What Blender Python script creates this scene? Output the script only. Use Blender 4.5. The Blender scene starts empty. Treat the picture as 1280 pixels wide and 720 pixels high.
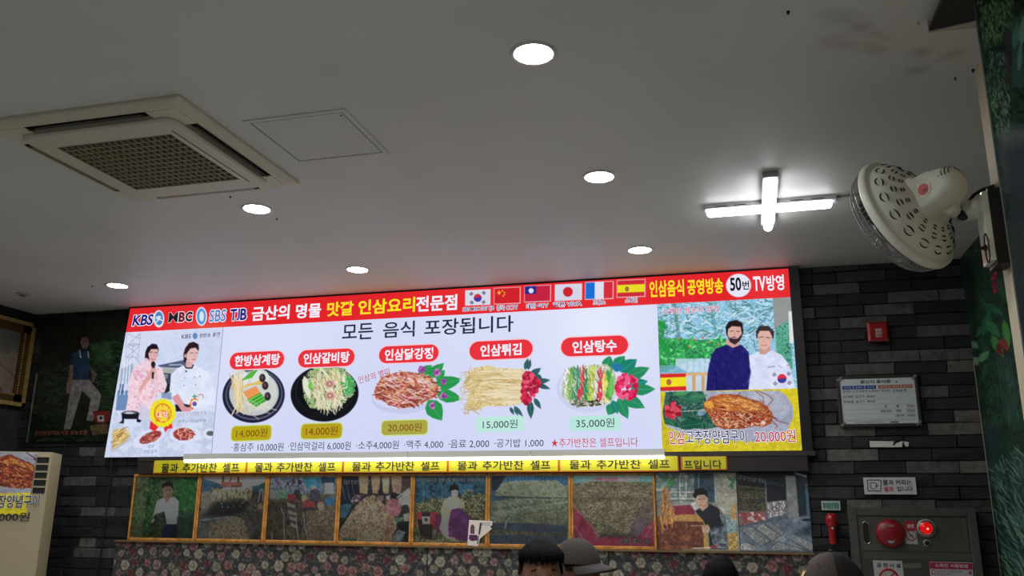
import bpy, bmesh, math, random
import numpy as np
from mathutils import Vector, Matrix

random.seed(7)
SC = bpy.context.scene
COL = SC.collection

# ------------------------------------------------------------------ camera
CAM = np.array([0.0, 0.0, 1.35])
YAW, PIT, ROL, FPX = -0.26400435, 0.25358395, 0.00768335, 1076.03085
_f = np.array([math.sin(YAW) * math.cos(PIT), math.cos(YAW) * math.cos(PIT), math.sin(PIT)])
_r0 = np.array([math.cos(YAW), -math.sin(YAW), 0.0])
_u0 = np.cross(_r0, _f)
_r = _r0 * math.cos(ROL) + _u0 * math.sin(ROL)
_u = np.cross(_r, _f)
cd = bpy.data.cameras.new('camera')
cd.sensor_width = 36.0
cd.lens = FPX * 36.0 / 1280.0
cd.clip_start = 0.02
co = bpy.data.objects.new('camera', cd)
COL.objects.link(co)
co.matrix_world = Matrix(((_r[0], _u[0], -_f[0], CAM[0]), (_r[1], _u[1], -_f[1], CAM[1]), (_r[2], _u[2], -_f[2], CAM[2]), (0, 0, 0, 1)))
SC.camera = co

# ------------------------------------------------------------------ world and exposure
w = bpy.data.worlds.new('world')
w.use_nodes = True
w.node_tree.nodes['Background'].inputs[0].default_value = (0.60, 0.66, 0.75, 1)
w.node_tree.nodes['Background'].inputs[1].default_value = 0.3
SC.world = w
SC.view_settings.view_transform = 'Standard'
SC.view_settings.look = 'None'
SC.view_settings.exposure = 0.0
SC.view_settings.gamma = 1.0
SC.view_settings.use_curve_mapping = False

# light levels
DOWNLIGHT_POWER = 262.0    # emission strength of a downlight diffuser
CROSS_POWER = 14.0
TUBE_POWER = 8.5
SIGN_POWER = 1.0

H = 2.89                   # ceiling height
WY = 5.70                  # back wall (mortar plane)
BY = 5.62                  # face of the light box
LXW = -5.60                # left wall
RXW = 1.36                 # right wall

# ------------------------------------------------------------------ projection helpers (where a point of the photograph lies on a real plane)
def ray(x, y):
    return (_r * (x - 640.0) + _u * (360.0 - y)) / FPX + _f
def at(x, y, Y=BY):
    d = ray(x, y); return CAM + d * (Y / d[1])
def atx(x, y, X):
    d = ray(x, y); return CAM + d * (X / d[0])
def atz(x, y, Z=H):
    d = ray(x, y); return CAM + d * ((Z - CAM[2]) / d[2])
def deep(x, y, t):
    return CAM + ray(x, y) * t
def project(P):
    d = P - CAM
    z = d @ _f
    return 640 + FPX * (d @ _r) / z, 360 - FPX * (d @ _u) / z

# ------------------------------------------------------------------ materials
def lin1(c):
    c = c / 255.0
    return c / 12.92 if c <= 0.04045 else ((c + 0.055) / 1.055) ** 2.4
def lin(c):
    return tuple(lin1(v) for v in c[:3]) + (1.0,)
def linarr(a):
    a = np.clip(a, 0, 255) / 255.0
    return np.where(a <= 0.04045, a / 12.92, ((a + 0.055) / 1.055) ** 2.4)
MATS = {}
def nodes_of(name):
    m = bpy.data.materials.new(name); m.use_nodes = True
    return m, m.node_tree.nodes, m.node_tree.links
def paint(name, c, rough=0.6, metal=0.0, bump=0.0, scale=60.0, var=0.0, coat=0.0, spec=0.5, world=False):
    """plain painted / plastic / metal surface with a little procedural variation"""
    if name in MATS: return MATS[name]
    m, n, l = nodes_of(name)
    b = n['Principled BSDF']
    b.inputs['Base Color'].default_value = lin(c)
    b.inputs['Roughness'].default_value = rough
    b.inputs['Metallic'].default_value = metal
    b.inputs['Coat Weight'].default_value = coat
    b.inputs['Specular IOR Level'].default_value = spec
    if var > 0 or bump > 0:
        tc = n.new('ShaderNodeTexCoord'); ns = n.new('ShaderNodeTexNoise')
        ns.inputs['Scale'].default_value = scale; ns.inputs['Detail'].default_value = 4
        if world: l.new(n.new('ShaderNodeNewGeometry').outputs['Position'], ns.inputs['Vector'])
        else: l.new(tc.outputs['Object'], ns.inputs['Vector'])
        if var > 0:
            r = n.new('ShaderNodeValToRGB')
            c0 = lin([v * (1 - var) for v in c]); c1 = lin([min(255, v * (1 + var)) for v in c])
            r.color_ramp.elements[0].color = c0; r.color_ramp.elements[0].position = 0.3
            r.color_ramp.elements[1].color = c1; r.color_ramp.elements[1].position = 0.7
            l.new(ns.outputs['Fac'], r.inputs['Fac']); l.new(r.outputs['Color'], b.inputs['Base Color'])
        if bump > 0:
            bp = n.new('ShaderNodeBump'); bp.inputs['Strength'].default_value = bump; bp.inputs['Distance'].default_value = 0.01
            l.new(ns.outputs['Fac'], bp.inputs['Height']); l.new(bp.outputs['Normal'], b.inputs['Normal'])
    MATS[name] = m
    return m
def glow(c, s=1.0, key='glow', sample=True):
    k = '%s_%d_%d_%d_%.2f' % ((key,) + tuple(int(v) for v in c[:3]) + (s,))
    if k in MATS: return MATS[k]
    m, n, l = nodes_of(k)
    n.remove(n['Principled BSDF'])
    e = n.new('ShaderNodeEmission'); e.inputs[0].default_value = lin(c); e.inputs[1].default_value = s
    l.new(e.outputs[0], n['Material Output'].inputs[0])
    if not sample: m.cycles.emission_sampling = 'NONE'
    MATS[k] = m
    return m
def ink(c):
    """flat printed colour on an unlit print"""
    return paint('ink_%d_%d_%d' % tuple(int(v) for v in c[:3]), c, 0.55)
def backlit(c):
    return glow(c, SIGN_POWER, 'backlit_print', sample=False)
def attr_mat(name, emissive, rough=0.4, coat=0.0, bump=0.0):
    if name in MATS: return MATS[name]
    m, n, l = nodes_of(name)
    a = n.new('ShaderNodeAttribute'); a.attribute_name = 'print'
    if emissive:
        n.remove(n['Principled BSDF'])
        e = n.new('ShaderNodeEmission'); e.inputs[1].default_value = SIGN_POWER
        l.new(a.outputs['Color'], e.inputs[0]); l.new(e.outputs[0], n['Material Output'].inputs[0])
        m.cycles.emission_sampling = 'NONE'
    else:
        b = n['Principled BSDF']; b.inputs['Roughness'].default_value = rough; b.inputs['Coat Weight'].default_value = coat
        l.new(a.outputs['Color'], b.inputs['Base Color'])
        if bump > 0:
            tc = n.new('ShaderNodeTexCoord'); ns = n.new('ShaderNodeTexNoise'); ns.inputs['Scale'].default_value = 300
            l.new(tc.outputs['Object'], ns.inputs['Vector'])
            bp = n.new('ShaderNodeBump'); bp.inputs['Strength'].default_value = bump; bp.inputs['Distance'].default_value = 0.004
            l.new(ns.outputs['Fac'], bp.inputs['Height']); l.new(bp.outputs['Normal'], b.inputs['Normal'])
    MATS[name] = m
    return m
def glass_mat():
    if 'picture_glass' in MATS: return MATS['picture_glass']
    m, n, l = nodes_of('picture_glass')
    n.remove(n['Principled BSDF'])
    t = n.new('ShaderNodeBsdfTransparent'); g = n.new('ShaderNodeBsdfGlossy'); g.inputs['Roughness'].default_value = 0.03
    f = n.new('ShaderNodeFresnel'); f.inputs[0].default_value = 1.5
    mx = n.new('ShaderNodeMixShader')
    l.new(f.outputs[0], mx.inputs[0]); l.new(t.outputs[0], mx.inputs[1]); l.new(g.outputs[0], mx.inputs[2])
    l.new(mx.outputs[0], n['Material Output'].inputs[0])
    MATS['picture_glass'] = m
    return m

# ------------------------------------------------------------------ objects
def tag(o, label=None, cat=None, group=None, kind=None):
    if label: o['label'] = label
    if cat: o['category'] = cat
    if group: o['group'] = group
    if kind: o['kind'] = kind
    return o
def empty(name, loc, label, cat, group=None):
    o = bpy.data.objects.new(name, None)
    o.empty_display_size = 0.05
    o.location = [float(v) for v in loc]
    COL.objects.link(o)
    return tag(o, label, cat, group)
def root_of(o):
    while o is not None and o.parent is not None: o = o.parent
    return o
def off_of(parent):
    r = root_of(parent)
    return np.array(r.location) if r is not None else np.zeros(3)
def link_mesh(name, me, parent=None, **k):
    o = bpy.data.objects.new(name, me)
    COL.objects.link(o)
    if parent is not None: o.parent = parent
    return tag(o, **k)

class MB:
    """collects faces in world space, links them as one mesh object"""
    def __init__(s): s.v = []; s.f = []; s.m = []; s.cur = 0
    def add(s, vs, fs):
        n = len(s.v); s.v += [tuple(map(float, p)) for p in vs]
        s.f += [[i + n for i in f] for f in fs]; s.m += [s.cur] * len(fs); return s
    def box(s, a, b):
        (x0, y0, z0), (x1, y1, z1) = a, b
        x0, x1 = min(x0, x1), max(x0, x1); y0, y1 = min(y0, y1), max(y0, y1); z0, z1 = min(z0, z1), max(z0, z1)
        return s.add([(x0,y0,z0),(x1,y0,z0),(x1,y1,z0),(x0,y1,z0),(x0,y0,z1),(x1,y0,z1),(x1,y1,z1),(x0,y1,z1)],
                     [(0,3,2,1),(4,5,6,7),(0,1,5,4),(1,2,6,5),(2,3,7,6),(3,0,4,7)])
    def obox(s, c, ax, ay, az):
        """oriented box: centre and three half-axes"""
        c = np.array(c, float); ax = np.array(ax, float); ay = np.array(ay, float); az = np.array(az, float)
        vs = [c + sx*ax + sy*ay + sz*az for sz in (-1,1) for sx, sy in ((-1,-1),(1,-1),(1,1),(-1,1))]
        return s.add(vs, [(0,3,2,1),(4,5,6,7),(0,1,5,4),(1,2,6,5),(2,3,7,6),(3,0,4,7)])
    def bbox(s, a, b, r=0.004):
        """box with chamfered vertical (y-facing) front edges, front towards -y"""
        (x0,y0,z0),(x1,y1,z1) = a, b
        vs = [(x0,y1,z0),(x1,y1,z0),(x1,y1,z1),(x0,y1,z1),(x0,y0+r,z0),(x1,y0+r,z0),(x1,y0+r,z1),(x0,y0+r,z1),
              (x0+r,y0,z0+r),(x1-r,y0,z0+r),(x1-r,y0,z1-r),(x0+r,y0,z1-r)]
        return s.add(vs, [(0,1,2,3),(0,4,5,1),(1,5,6,2),(2,6,7,3),(3,7,4,0),(4,8,9,5),(5,9,10,6),(6,10,11,7),(7,11,8,4),(8,11,10,9)])
    def tube(s, pts, r, n=8, cap=True):
        pts = [Vector([float(q) for q in p]) for p in pts]
        rs = r if isinstance(r, (list, tuple)) else [r]*len(pts)
        rings = []; up = None
        for i, p in enumerate(pts):
            d = (pts[min(i+1, len(pts)-1)] - pts[max(i-1, 0)]).normalized()
            if up is None:
                up = Vector((0,0,1)) if abs(d.z) < 0.9 else Vector((1,0,0))
            a = d.cross(up).normalized(); b = a.cross(d).normalized(); up = b
            rings.append([p + (a*math.cos(t*2*math.pi/n) + b*math.sin(t*2*math.pi/n))*rs[i] for t in range(n)])
        vs = [q for rg in rings for q in rg]; fs = []
        for i in range(len(rings)-1):
            for t in range(n):
                fs.append((i*n+t, i*n+(t+1)%n, (i+1)*n+(t+1)%n, (i+1)*n+t))
        if cap: fs.append(list(range(n))[::-1]); fs.append([(len(rings)-1)*n+t for t in range(n)])
        return s.add(vs, fs)
    def lathe(s, prof, c, axis, n=24, ref=None, closed_ends=True):
        """prof: list of (radius, distance along axis) from centre c"""
        c = Vector([float(q) for q in c]); ax = Vector([float(q) for q in axis]).normalized()
        rf = Vector([float(q) for q in ref]) if ref is not None else (Vector((0,0,1)) if abs(ax.z) < 0.9 else Vector((1,0,0)))
        a = ax.cross(rf).normalized(); b = a.cross(ax).normalized()
        vs = []; fs = []
        for (r_, h_) in prof:
            for t in range(n):
                th = t*2*math.pi/n
                vs.append(c + ax*h_ + (a*math.cos(th) + b*math.sin(th))*r_)
        for i in range(len(prof)-1):
            for t in range(n):
                fs.append((i*n+t, i*n+(t+1)%n, (i+1)*n+(t+1)%n, (i+1)*n+t))
        if closed_ends: fs.append(list(range(n))[::-1]); fs.append([(len(prof)-1)*n+t for t in range(n)])
        return s.add(vs, fs)
    def poly(s, pts): return s.add(pts, [list(range(len(pts)))])
    def slab(s, pts, d):
        """polygon pts extruded by vector d"""
        n = len(pts); d = np.array(d, float)
        vs = [np.array(p, float) for p in pts] + [np.array(p, float) + d for p in pts]
        return s.add(vs, [list(range(n))] + [[n+i for i in range(n)][::-1]] + [(i, (i+1) % n + 0, (i+1) % n + n, i+n)[::-1] for i in range(n)])
    def build(s, name, mat, parent=None, smooth=False, fix=False, **k):
        o3 = off_of(parent)
        me = bpy.data.meshes.new(name)
        me.from_pydata([(p[0]-o3[0], p[1]-o3[1], p[2]-o3[2]) for p in s.v], [], s.f)
        mats = mat if isinstance(mat, list) else [mat]
        for mm in mats: me.materials.append(mm)
        if len(mats) > 1: me.polygons.foreach_set('material_index', s.m)
        if smooth: me.polygons.foreach_set('use_smooth', [True]*len(me.polygons))
        me.update()
        if fix:
            bm = bmesh.new(); bm.from_mesh(me); bmesh.ops.recalc_face_normals(bm, faces=bm.faces); bm.to_mesh(me); bm.free()
        return link_mesh(name, me, parent, **k)

# ------------------------------------------------------------------ lettering
_tc = {}
def glyphs(txt, bold):
    k = (txt, bold)
    if k not in _tc:
        c = bpy.data.curves.new('lettering', 'FONT'); c.body = txt; c.offset = bold; c.resolution_u = 3
        o = bpy.data.objects.new('lettering', c); COL.objects.link(o)
        bpy.context.view_layer.update()
        me = bpy.data.meshes.new_from_object(o.evaluated_get(bpy.context.evaluated_depsgraph_get()))
        v = np.zeros(len(me.vertices)*3); me.vertices.foreach_get('co', v); v = v.reshape(-1, 3)
        f = [list(p.vertices) for p in me.polygons]
        bpy.data.objects.remove(o); bpy.data.curves.remove(c); bpy.data.meshes.remove(me)
        _tc[k] = (v, f)
    return _tc[k]
def lettering(txt, a, b, h, mat, parent, P=None, bold=0.012, outline=None, ow=0.05, lift=0.0, slant=0.0, name='lettering', up=None):
    """text whose box runs from left-centre a to right-centre b (photo pixels on plane P), h pixels tall"""
    if P is None: P = lambda x, y: at(x, y, BY - 0.002)
    A = np.array(P(*a)); Bp = np.array(P(*b))
    mx, my = (a[0]+b[0])/2, (a[1]+b[1])/2
    hv = np.array(P(mx, my - h/2)) - np.array(P(mx, my + h/2))
    ux = Bp - A; L = np.linalg.norm(ux); ux /= L
    upv = np.array([0, 0, 1.0]) if up is None else np.array(up, float)
    upv = upv - ux*(upv @ ux); upv /= np.linalg.norm(upv)
    hh = abs(hv @ upv)
    nrm = np.cross(ux, upv)
    v, f = glyphs(txt, bold)
    lo = v.min(0); hi = v.max(0)
    def put(v, dz, m):
        x = (v[:, 0]-lo[0])/(hi[0]-lo[0])*L; z = ((v[:, 1]-lo[1])/(hi[1]-lo[1])-0.5)*hh
        W = A + np.outer(x + slant*z, ux) + np.outer(z, upv) + nrm*(lift+dz)
        mb = MB(); mb.add([tuple(q) for q in W], f)
        return mb.build(name, m, parent)
    if outline is not None:
        vo, fo = glyphs(txt, bold+ow)
        x = (vo[:, 0]-lo[0])/(hi[0]-lo[0])*L; z = ((vo[:, 1]-lo[1])/(hi[1]-lo[1])-0.5)*hh
        W = A + np.outer(x + slant*z, ux) + np.outer(z, upv) + nrm*(lift)
        mb = MB(); mb.add([tuple(q) for q in W], fo); mb.build('lettering_outline', outline, parent)
    return put(v, 0.0012, mat)

# ------------------------------------------------------------------ painted prints: a fine grid mesh whose point colours are drawn with numpy
def vnoise(x, y, s, seed=0):
    x = x/s; y = y/s
    xi = np.floor(x).astype(np.int64); yi = np.floor(y).astype(np.int64)
    fx = x-xi; fy = y-yi; fx = fx*fx*(3-2*fx); fy = fy*fy*(3-2*fy)
    def hsh(i, j):
        n = (i*374761393 + j*668265263 + seed*974634777) & 0x7fffffff
        n = ((n ^ (n >> 13))*1274126177) & 0x7fffffff
        n = (n ^ (n >> 16)) & 0xffff
        return n/65535.0
    return (hsh(xi, yi)*(1-fx)+hsh(xi+1, yi)*fx)*(1-fy) + (hsh(xi, yi+1)*(1-fx)+hsh(xi+1, yi+1)*fx)*fy
class Canvas:
    def __init__(s, TL, TR, BL, BR, nu, nv, bg, lift=0.0, pix=None):
        TL, TR, BL, BR = [np.array(q, float) for q in (TL, TR, BL, BR)]
        u = np.linspace(0, 1, nu)[None, :, None]; v = np.linspace(0, 1, nv)[:, None, None]
        s.P = (TL*(1-u)+TR*u)*(1-v) + (BL*(1-u)+BR*u)*v
        n = np.cross(TR-TL, TL-BL); n /= np.linalg.norm(n)
        s.P = s.P + n*lift
        if pix is None:
            s.PX, s.PY = project(s.P)
        else:
            s.PX = pix[0]+(pix[2]-pix[0])*u[..., 0]+0*v[..., 0]; s.PY = pix[1]+(pix[3]-pix[1])*v[..., 0]+0*u[..., 0]
        s.C = np.zeros(s.PX.shape+(3,)); s.C[:] = bg
        s.o = (0.0, 0.0, 1.0); s.rng = np.random.RandomState(3)
    def frame(s, ox=0, oy=0, k=1.0): s.o = (ox, oy, k); return s
    def t(s, p): return (s.o[0]+p[0]/s.o[2], s.o[1]+p[1]/s.o[2])
    def sl(s, x0, y0, x1, y1):
        m = (s.PX > x0) & (s.PX < x1) & (s.PY > y0) & (s.PY < y1)
        r = np.where(m.any(1))[0]; c = np.where(m.any(0))[0]
        if len(r) == 0: return None
        return slice(r[0], r[-1]+1), slice(c[0], c[-1]+1)
    def put(s, S, cov, col, a=1.0):
        cov = (np.clip(cov, 0, 1)*a)[..., None]
        c = np.array(col, float)
        s.C[S] = s.C[S]*(1-cov) + c*cov
    def ell(s, c, rx, ry, col, rot=0.0, a=1.0, soft=0.5):
        cx, cy = s.t(c); rx = rx/s.o[2]; ry = ry/s.o[2]; R = max(rx, ry)+2
        S = s.sl(cx-R, cy-R, cx+R, cy+R)
        if S is None: return s
        dx = s.PX[S]-cx; dy = s.PY[S]-cy; q = math.radians(rot)
        X = dx*math.cos(q)+dy*math.sin(q); Y = -dx*math.sin(q)+dy*math.cos(q)
        d = (np.sqrt((X/rx)**2+(Y/ry)**2)-1)*min(rx, ry)
        s.put(S, 0.5-d/(2*soft), col, a); return s
    def sdf(s, S, pts):
        X = s.PX[S]; Y = s.PY[S]; ins = np.zeros(X.shape, bool); dm = np.full(X.shape, 1e9)
        n = len(pts)
        for i in range(n):
            (x0, y0), (x1, y1) = pts[i], pts[(i+1) % n]
            ex, ey = x1-x0, y1-y0; L2 = ex*ex+ey*ey+1e-12
            h = np.clip(((X-x0)*ex+(Y-y0)*ey)/L2, 0, 1)
            dm = np.minimum(dm, (X-x0-ex*h)**2+(Y-y0-ey*h)**2)
            if y0 != y1:
                ins ^= ((y0 > Y) != (y1 > Y)) & (X < ex*(Y-y0)/(ey)+x0)
        d = np.sqrt(dm); return np.where(ins, -d, d)
    def poly(s, pts, col, a=1.0, soft=0.5, tex=None):
        """tex = (list of colours, noise scale in photo pixels, seed)"""
        p = [s.t(q) for q in pts]; xs = [q[0] for q in p]; ys = [q[1] for q in p]
        S = s.sl(min(xs)-1.5, min(ys)-1.5, max(xs)+1.5, max(ys)+1.5)
        if S is None: return s
        cov = 0.5-s.sdf(S, p)/(2*soft)
        if tex is not None: col = s.texcol(S, *tex)
        s.put(S, cov, col, a); return s
    def texcol(s, S, cols, sc, seed=0):
        n = 0.6*vnoise(s.PX[S], s.PY[S], sc, seed)+0.4*vnoise(s.PX[S], s.PY[S], sc*0.45, seed+9)
        n = np.clip((n-0.25)/0.5, 0, 0.9999)*(len(cols)-1)
        i = np.floor(n).astype(int); f = (n-i)[..., None]
        cc = np.array(cols, float)
        return cc[i]*(1-f)+cc[np.minimum(i+1, len(cols)-1)]*f
    def fill(s, cols, sc, seed=0, a=1.0):
        S = (slice(None), slice(None)); s.put(S, np.ones(s.PX.shape), s.texcol(S, cols, sc, seed), a); return s
    def line(s, pts, w, col, a=1.0, soft=0.4):
        p = [s.t(q) for q in pts]; w = w/s.o[2]/2; xs = [q[0] for q in p]; ys = [q[1] for q in p]
        S = s.sl(min(xs)-w-1, min(ys)-w-1, max(xs)+w+1, max(ys)+w+1)
        if S is None: return s
        X = s.PX[S]; Y = s.PY[S]; dm = np.full(X.shape, 1e9)
        for i in range(len(p)-1):
            (x0, y0), (x1, y1) = p[i], p[i+1]; ex, ey = x1-x0, y1-y0
            h = np.clip(((X-x0)*ex+(Y-y0)*ey)/(ex*ex+ey*ey+1e-12), 0, 1)
            dm = np.minimum(dm, (X-x0-ex*h)**2+(Y-y0-ey*h)**2)
        s.put(S, 0.5-(np.sqrt(dm)-w)/(2*soft), col, a); return s
    def strokes(s, n, region, length, ang, w, cols, a=1.0, bend=0.3):
        """n short curved strokes in a region: ('ell',cx,cy,rx,ry) or ('poly',pts), in the current frame"""
        k = s.o[2]
        if region[0] == 'poly':
            P = region[1]; xs = [q[0] for q in P]; ys = [q[1] for q in P]
        for _ in range(n):
            if region[0] == 'ell':
                th = s.rng.rand()*6.283; rr = math.sqrt(s.rng.rand())
                x = region[1]+math.cos(th)*rr*region[3]; y = region[2]+math.sin(th)*rr*region[4]
            else:
                for _t in range(20):
                    x = min(xs)+s.rng.rand()*(max(xs)-min(xs)); y = min(ys)+s.rng.rand()*(max(ys)-min(ys))
                    if inside(P, x, y): break
            an = math.radians(ang[0]+s.rng.rand()*(ang[1]-ang[0])); L = length*(0.6+0.8*s.rng.rand())/2
            bx, by = math.cos(an), math.sin(an); q = (s.rng.rand()-0.5)*bend*L*2
            c = cols[s.rng.randint(len(cols))]
            s.line([(x-bx*L, y-by*L), (x-by*q, y+bx*q), (x+bx*L, y+by*L)], w, c, a)
        return s
    def dots(s, n, region, r, cols, a=1.0):
        for _ in range(n):
            if region[0] == 'ell':
                th = s.rng.rand()*6.283; rr = math.sqrt(s.rng.rand())
                x = region[1]+math.cos(th)*rr*region[3]; y = region[2]+math.sin(th)*rr*region[4]
            else:
                P = region[1]; xs = [q[0] for q in P]; ys = [q[1] for q in P]
                for _t in range(20):
                    x = min(xs)+s.rng.rand()*(max(xs)-min(xs)); y = min(ys)+s.rng.rand()*(max(ys)-min(ys))
                    if inside(P, x, y): break
            q = r*(0.6+0.8*s.rng.rand())
            s.ell((x, y), q, q*(0.7+0.5*s.rng.rand()), cols[s.rng.randint(len(cols))], s.rng.rand()*180, a)
        return s
    def leaf(s, a, b, w, col, vein=None):
        ax, ay = a; bx, by = b; dx, dy = bx-ax, by-ay; L = math.hypot(dx, dy); nx, ny = -dy/L*w/2, dx/L*w/2
        P = []
        for t in (0, .2, .45, .7, .88, 1): q = math.sin(math.pi*min(1, t**0.8)); P.append((ax+dx*t+nx*q, ay+dy*t+ny*q))
        for t in (.88, .7, .45, .2): q = math.sin(math.pi*min(1, t**0.8)); P.append((ax+dx*t-nx*q, ay+dy*t-ny*q))
        s.poly(P, col)
        if vein: s.line([a, b], 0.6*s.o[2]*0.6, vein, 0.7)
        return s
    def build(s, name, mat, parent=None, gain=1.0, sat=1.0, grain=0.0, **k):
        if grain > 0:
            g = vnoise(s.PX, s.PY, 1.1, 31)+vnoise(s.PX, s.PY, 2.6, 77)+.8*vnoise(s.PX, s.PY, 7, 5)-1.4
            s.C = s.C*(1+grain*g[..., None])
        if sat != 1.0:
            L_ = (s.C*np.array((.3, .59, .11))).sum(-1, keepdims=True); s.C = L_+sat*(s.C-L_)
        nv, nu = s.PX.shape; o3 = off_of(parent)
        me = bpy.data.meshes.new(name)
        V = (s.P-o3).reshape(-1, 3)
        idx = np.arange(nu*nv).reshape(nv, nu)
        F = np.stack([idx[:-1, :-1], idx[1:, :-1], idx[1:, 1:], idx[:-1, 1:]], -1).reshape(-1, 4)
        me.vertices.add(len(V)); me.vertices.foreach_set('co', V.ravel())
        me.loops.add(F.size); me.loops.foreach_set('vertex_index', F.ravel())
        me.polygons.add(len(F)); me.polygons.foreach_set('loop_start', np.arange(0, F.size, 4)); me.polygons.foreach_set('loop_total', np.full(len(F), 4))
        me.update(calc_edges=True)
        at_ = me.attributes.new('print', 'FLOAT_COLOR', 'POINT')
        c = np.ones((len(V), 4), np.float32); c[:, :3] = np.clip(linarr(s.C.reshape(-1, 3))*gain, 0, 0.95 if gain != 1.0 else 1.0)
        at_.data.foreach_set('color', c.ravel())
        me.materials.append(mat)
        return link_mesh(name, me, parent, **k)
def inside(P, x, y):
    r = False; n = len(P)
    for i in range(n):
        (x0, y0), (x1, y1) = P[i], P[(i+1) % n]
        if (y0 > y) != (y1 > y) and x < (x1-x0)*(y-y0)/(y1-y0)+x0: r = not r
    return r
# ================================================================== the setting
def ceiling_mat():
    m, n, l = nodes_of('ceiling_paint')
    b = n['Principled BSDF']; b.inputs['Roughness'].default_value = 0.5
    tc = n.new('ShaderNodeTexCoord')
    ns = n.new('ShaderNodeTexNoise'); ns.inputs['Scale'].default_value = 1.3; ns.inputs['Detail'].default_value = 3
    l.new(tc.outputs['Object'], ns.inputs['Vector'])
    r = n.new('ShaderNodeValToRGB')
    r.color_ramp.elements[0].color = lin((204, 203, 196)); r.color_ramp.elements[0].position = 0.35
    r.color_ramp.elements[1].color = lin((212, 211, 206)); r.color_ramp.elements[1].position = 0.65
    l.new(ns.outputs['Fac'], r.inputs['Fac'])
    # old damp stains near the right wall: soft blotches with a shape of their own
    col = r.outputs['Color']
    n2 = n.new('ShaderNodeTexNoise'); n2.inputs['Scale'].default_value = 22; n2.inputs['Detail'].default_value = 5
    l.new(tc.outputs['Object'], n2.inputs['Vector'])
    for (px, py, rad, st) in ((1040, 20, .07, .5), (1063, 23, .06, .5), (1077, 34, .05, .7), (1042, 51, .07, .5), (1062, 56, .05, .5), (1082, 60, .05, .45), (1098, 63, .04, .6),
                              (1150, 66, .05, .8), (1148, 87, .055, .9), (1191, 68, .05, .7), (1172, 76, .03, .5), (1093, 42, .04, .5), (1107, 47, .03, .4)):
        c = atz(px, py)
        d = n.new('ShaderNodeVectorMath'); d.operation = 'DISTANCE'; d.inputs[1].default_value = (c[0], c[1], H)
        l.new(tc.outputs['Object'], d.inputs[0])
        mr = n.new('ShaderNodeMapRange'); mr.inputs['From Min'].default_value = rad; mr.inputs['From Max'].default_value = 0
        mr.inputs['To Min'].default_value = 0; mr.inputs['To Max'].default_value = st*1.1
        l.new(d.outputs['Value'], mr.inputs['Value'])
        mu = n.new('ShaderNodeMath'); mu.operation = 'MULTIPLY'; l.new(mr.outputs[0], mu.inputs[0]); l.new(n2.outputs['Fac'], mu.inputs[1])
        mx = n.new('ShaderNodeMix'); mx.data_type = 'RGBA'; l.new(mu.outputs[0], mx.inputs['Factor']); l.new(col, mx.inputs['A'])
        mx.inputs['B'].default_value = lin((120, 112, 98)); col = mx.outputs['Result']
    l.new(col, b.inputs['Base Color'])
    return m
M_wall = paint('far_wall_paint', (176, 177, 172), 0.8)
M_mortar = paint('dark_mortar', (16, 16, 18), 0.9, bump=0.4, scale=90, var=0.3)
YN = -3.2
MB().box((LXW-.1, YN-.1, H), (RXW+.3, WY+.1, H+.08)).build('ceiling', ceiling_mat(), kind='structure')
MB().box((LXW-.1, YN-.1, -.08), (RXW+.3, WY+.1, 0)).build('floor', paint('floor_tile', (168, 170, 168), 0.5, var=0.08, scale=8), kind='structure')
wall_back = MB().box((LXW-.1, WY, 0), (RXW+.3, WY+.1, H)).build('wall_back', M_mortar, kind='structure')
MB().box((LXW-.1, YN, 0), (LXW, WY, H)).build('wall_left', paint('left_wall_stone', (24, 24, 26), 0.85, bump=0.5, scale=14, var=0.35), kind='structure')
MB().box((LXW-.1, YN-.1, 0), (RXW+.3, YN, H)).build('wall_front', M_wall, kind='structure')
wall_right = MB().box((RXW, YN, 0), (RXW+.1, WY, H)).build('wall_right', M_wall, kind='structure')

# ---- slate bricks of the back wall
BRM = []
for i, (c, v) in enumerate((((20, 21, 24), .35), ((26, 27, 30), .3), ((34, 34, 37), .25), ((48, 48, 48), .25), ((74, 73, 71), .2), ((88, 86, 82), .2))):
    BRM.append(paint('slate_%d' % i, c, 0.75, bump=0.5, scale=24.0, var=v, world=True))
def brick_mesh(mat, k):
    rr = random.Random(k); e = lambda: 1 + rr.uniform(-.12, .12)
    r = .06
    vs = [(0,1,0),(1,1,0),(1,1,1),(0,1,1)] + [(0,.18,0),(1,.18,0),(1,.18,1),(0,.18,1)] + \
         [(.012, 0.0+rr.uniform(0,.25), r),(1-.012, rr.uniform(0,.25), r),(1-.012, rr.uniform(0,.25), 1-r),(.012, rr.uniform(0,.25), 1-r)]
    me = bpy.data.meshes.new('brick')
    me.from_pydata(vs, [], [(0,4,5,1),(1,5,6,2),(2,6,7,3),(3,7,4,0),(4,8,9,5),(5,9,10,6),(6,10,11,7),(7,11,8,4),(8,11,10,9)])
    me.materials.append(mat); me.update()
    return me
BRICKS = {(i, j): brick_mesh(BRM[i], i*7+j) for i in range(6) for j in range(3)}
DZ = 0.0745
def row_top(k): return 2.775 - DZ*(k-2)
nb = 0
def brick(x0, x1, k, tone):
    """one brick of row k; long thin joints stay open around it"""
    global nb
    z1 = min(row_top(k), H); z0 = row_top(k+1)
    g = .0022
    o = bpy.data.objects.new('brick', BRICKS[(tone, nb % 3)]); COL.objects.link(o); o.parent = wall_back
    pr = random.uniform(.028, .042)
    o.location = (x0+g, WY-pr, z0+g); o.scale = (x1-x0-2*g, pr+.004, z1-z0-2*g); nb += 1
    return o
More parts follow.
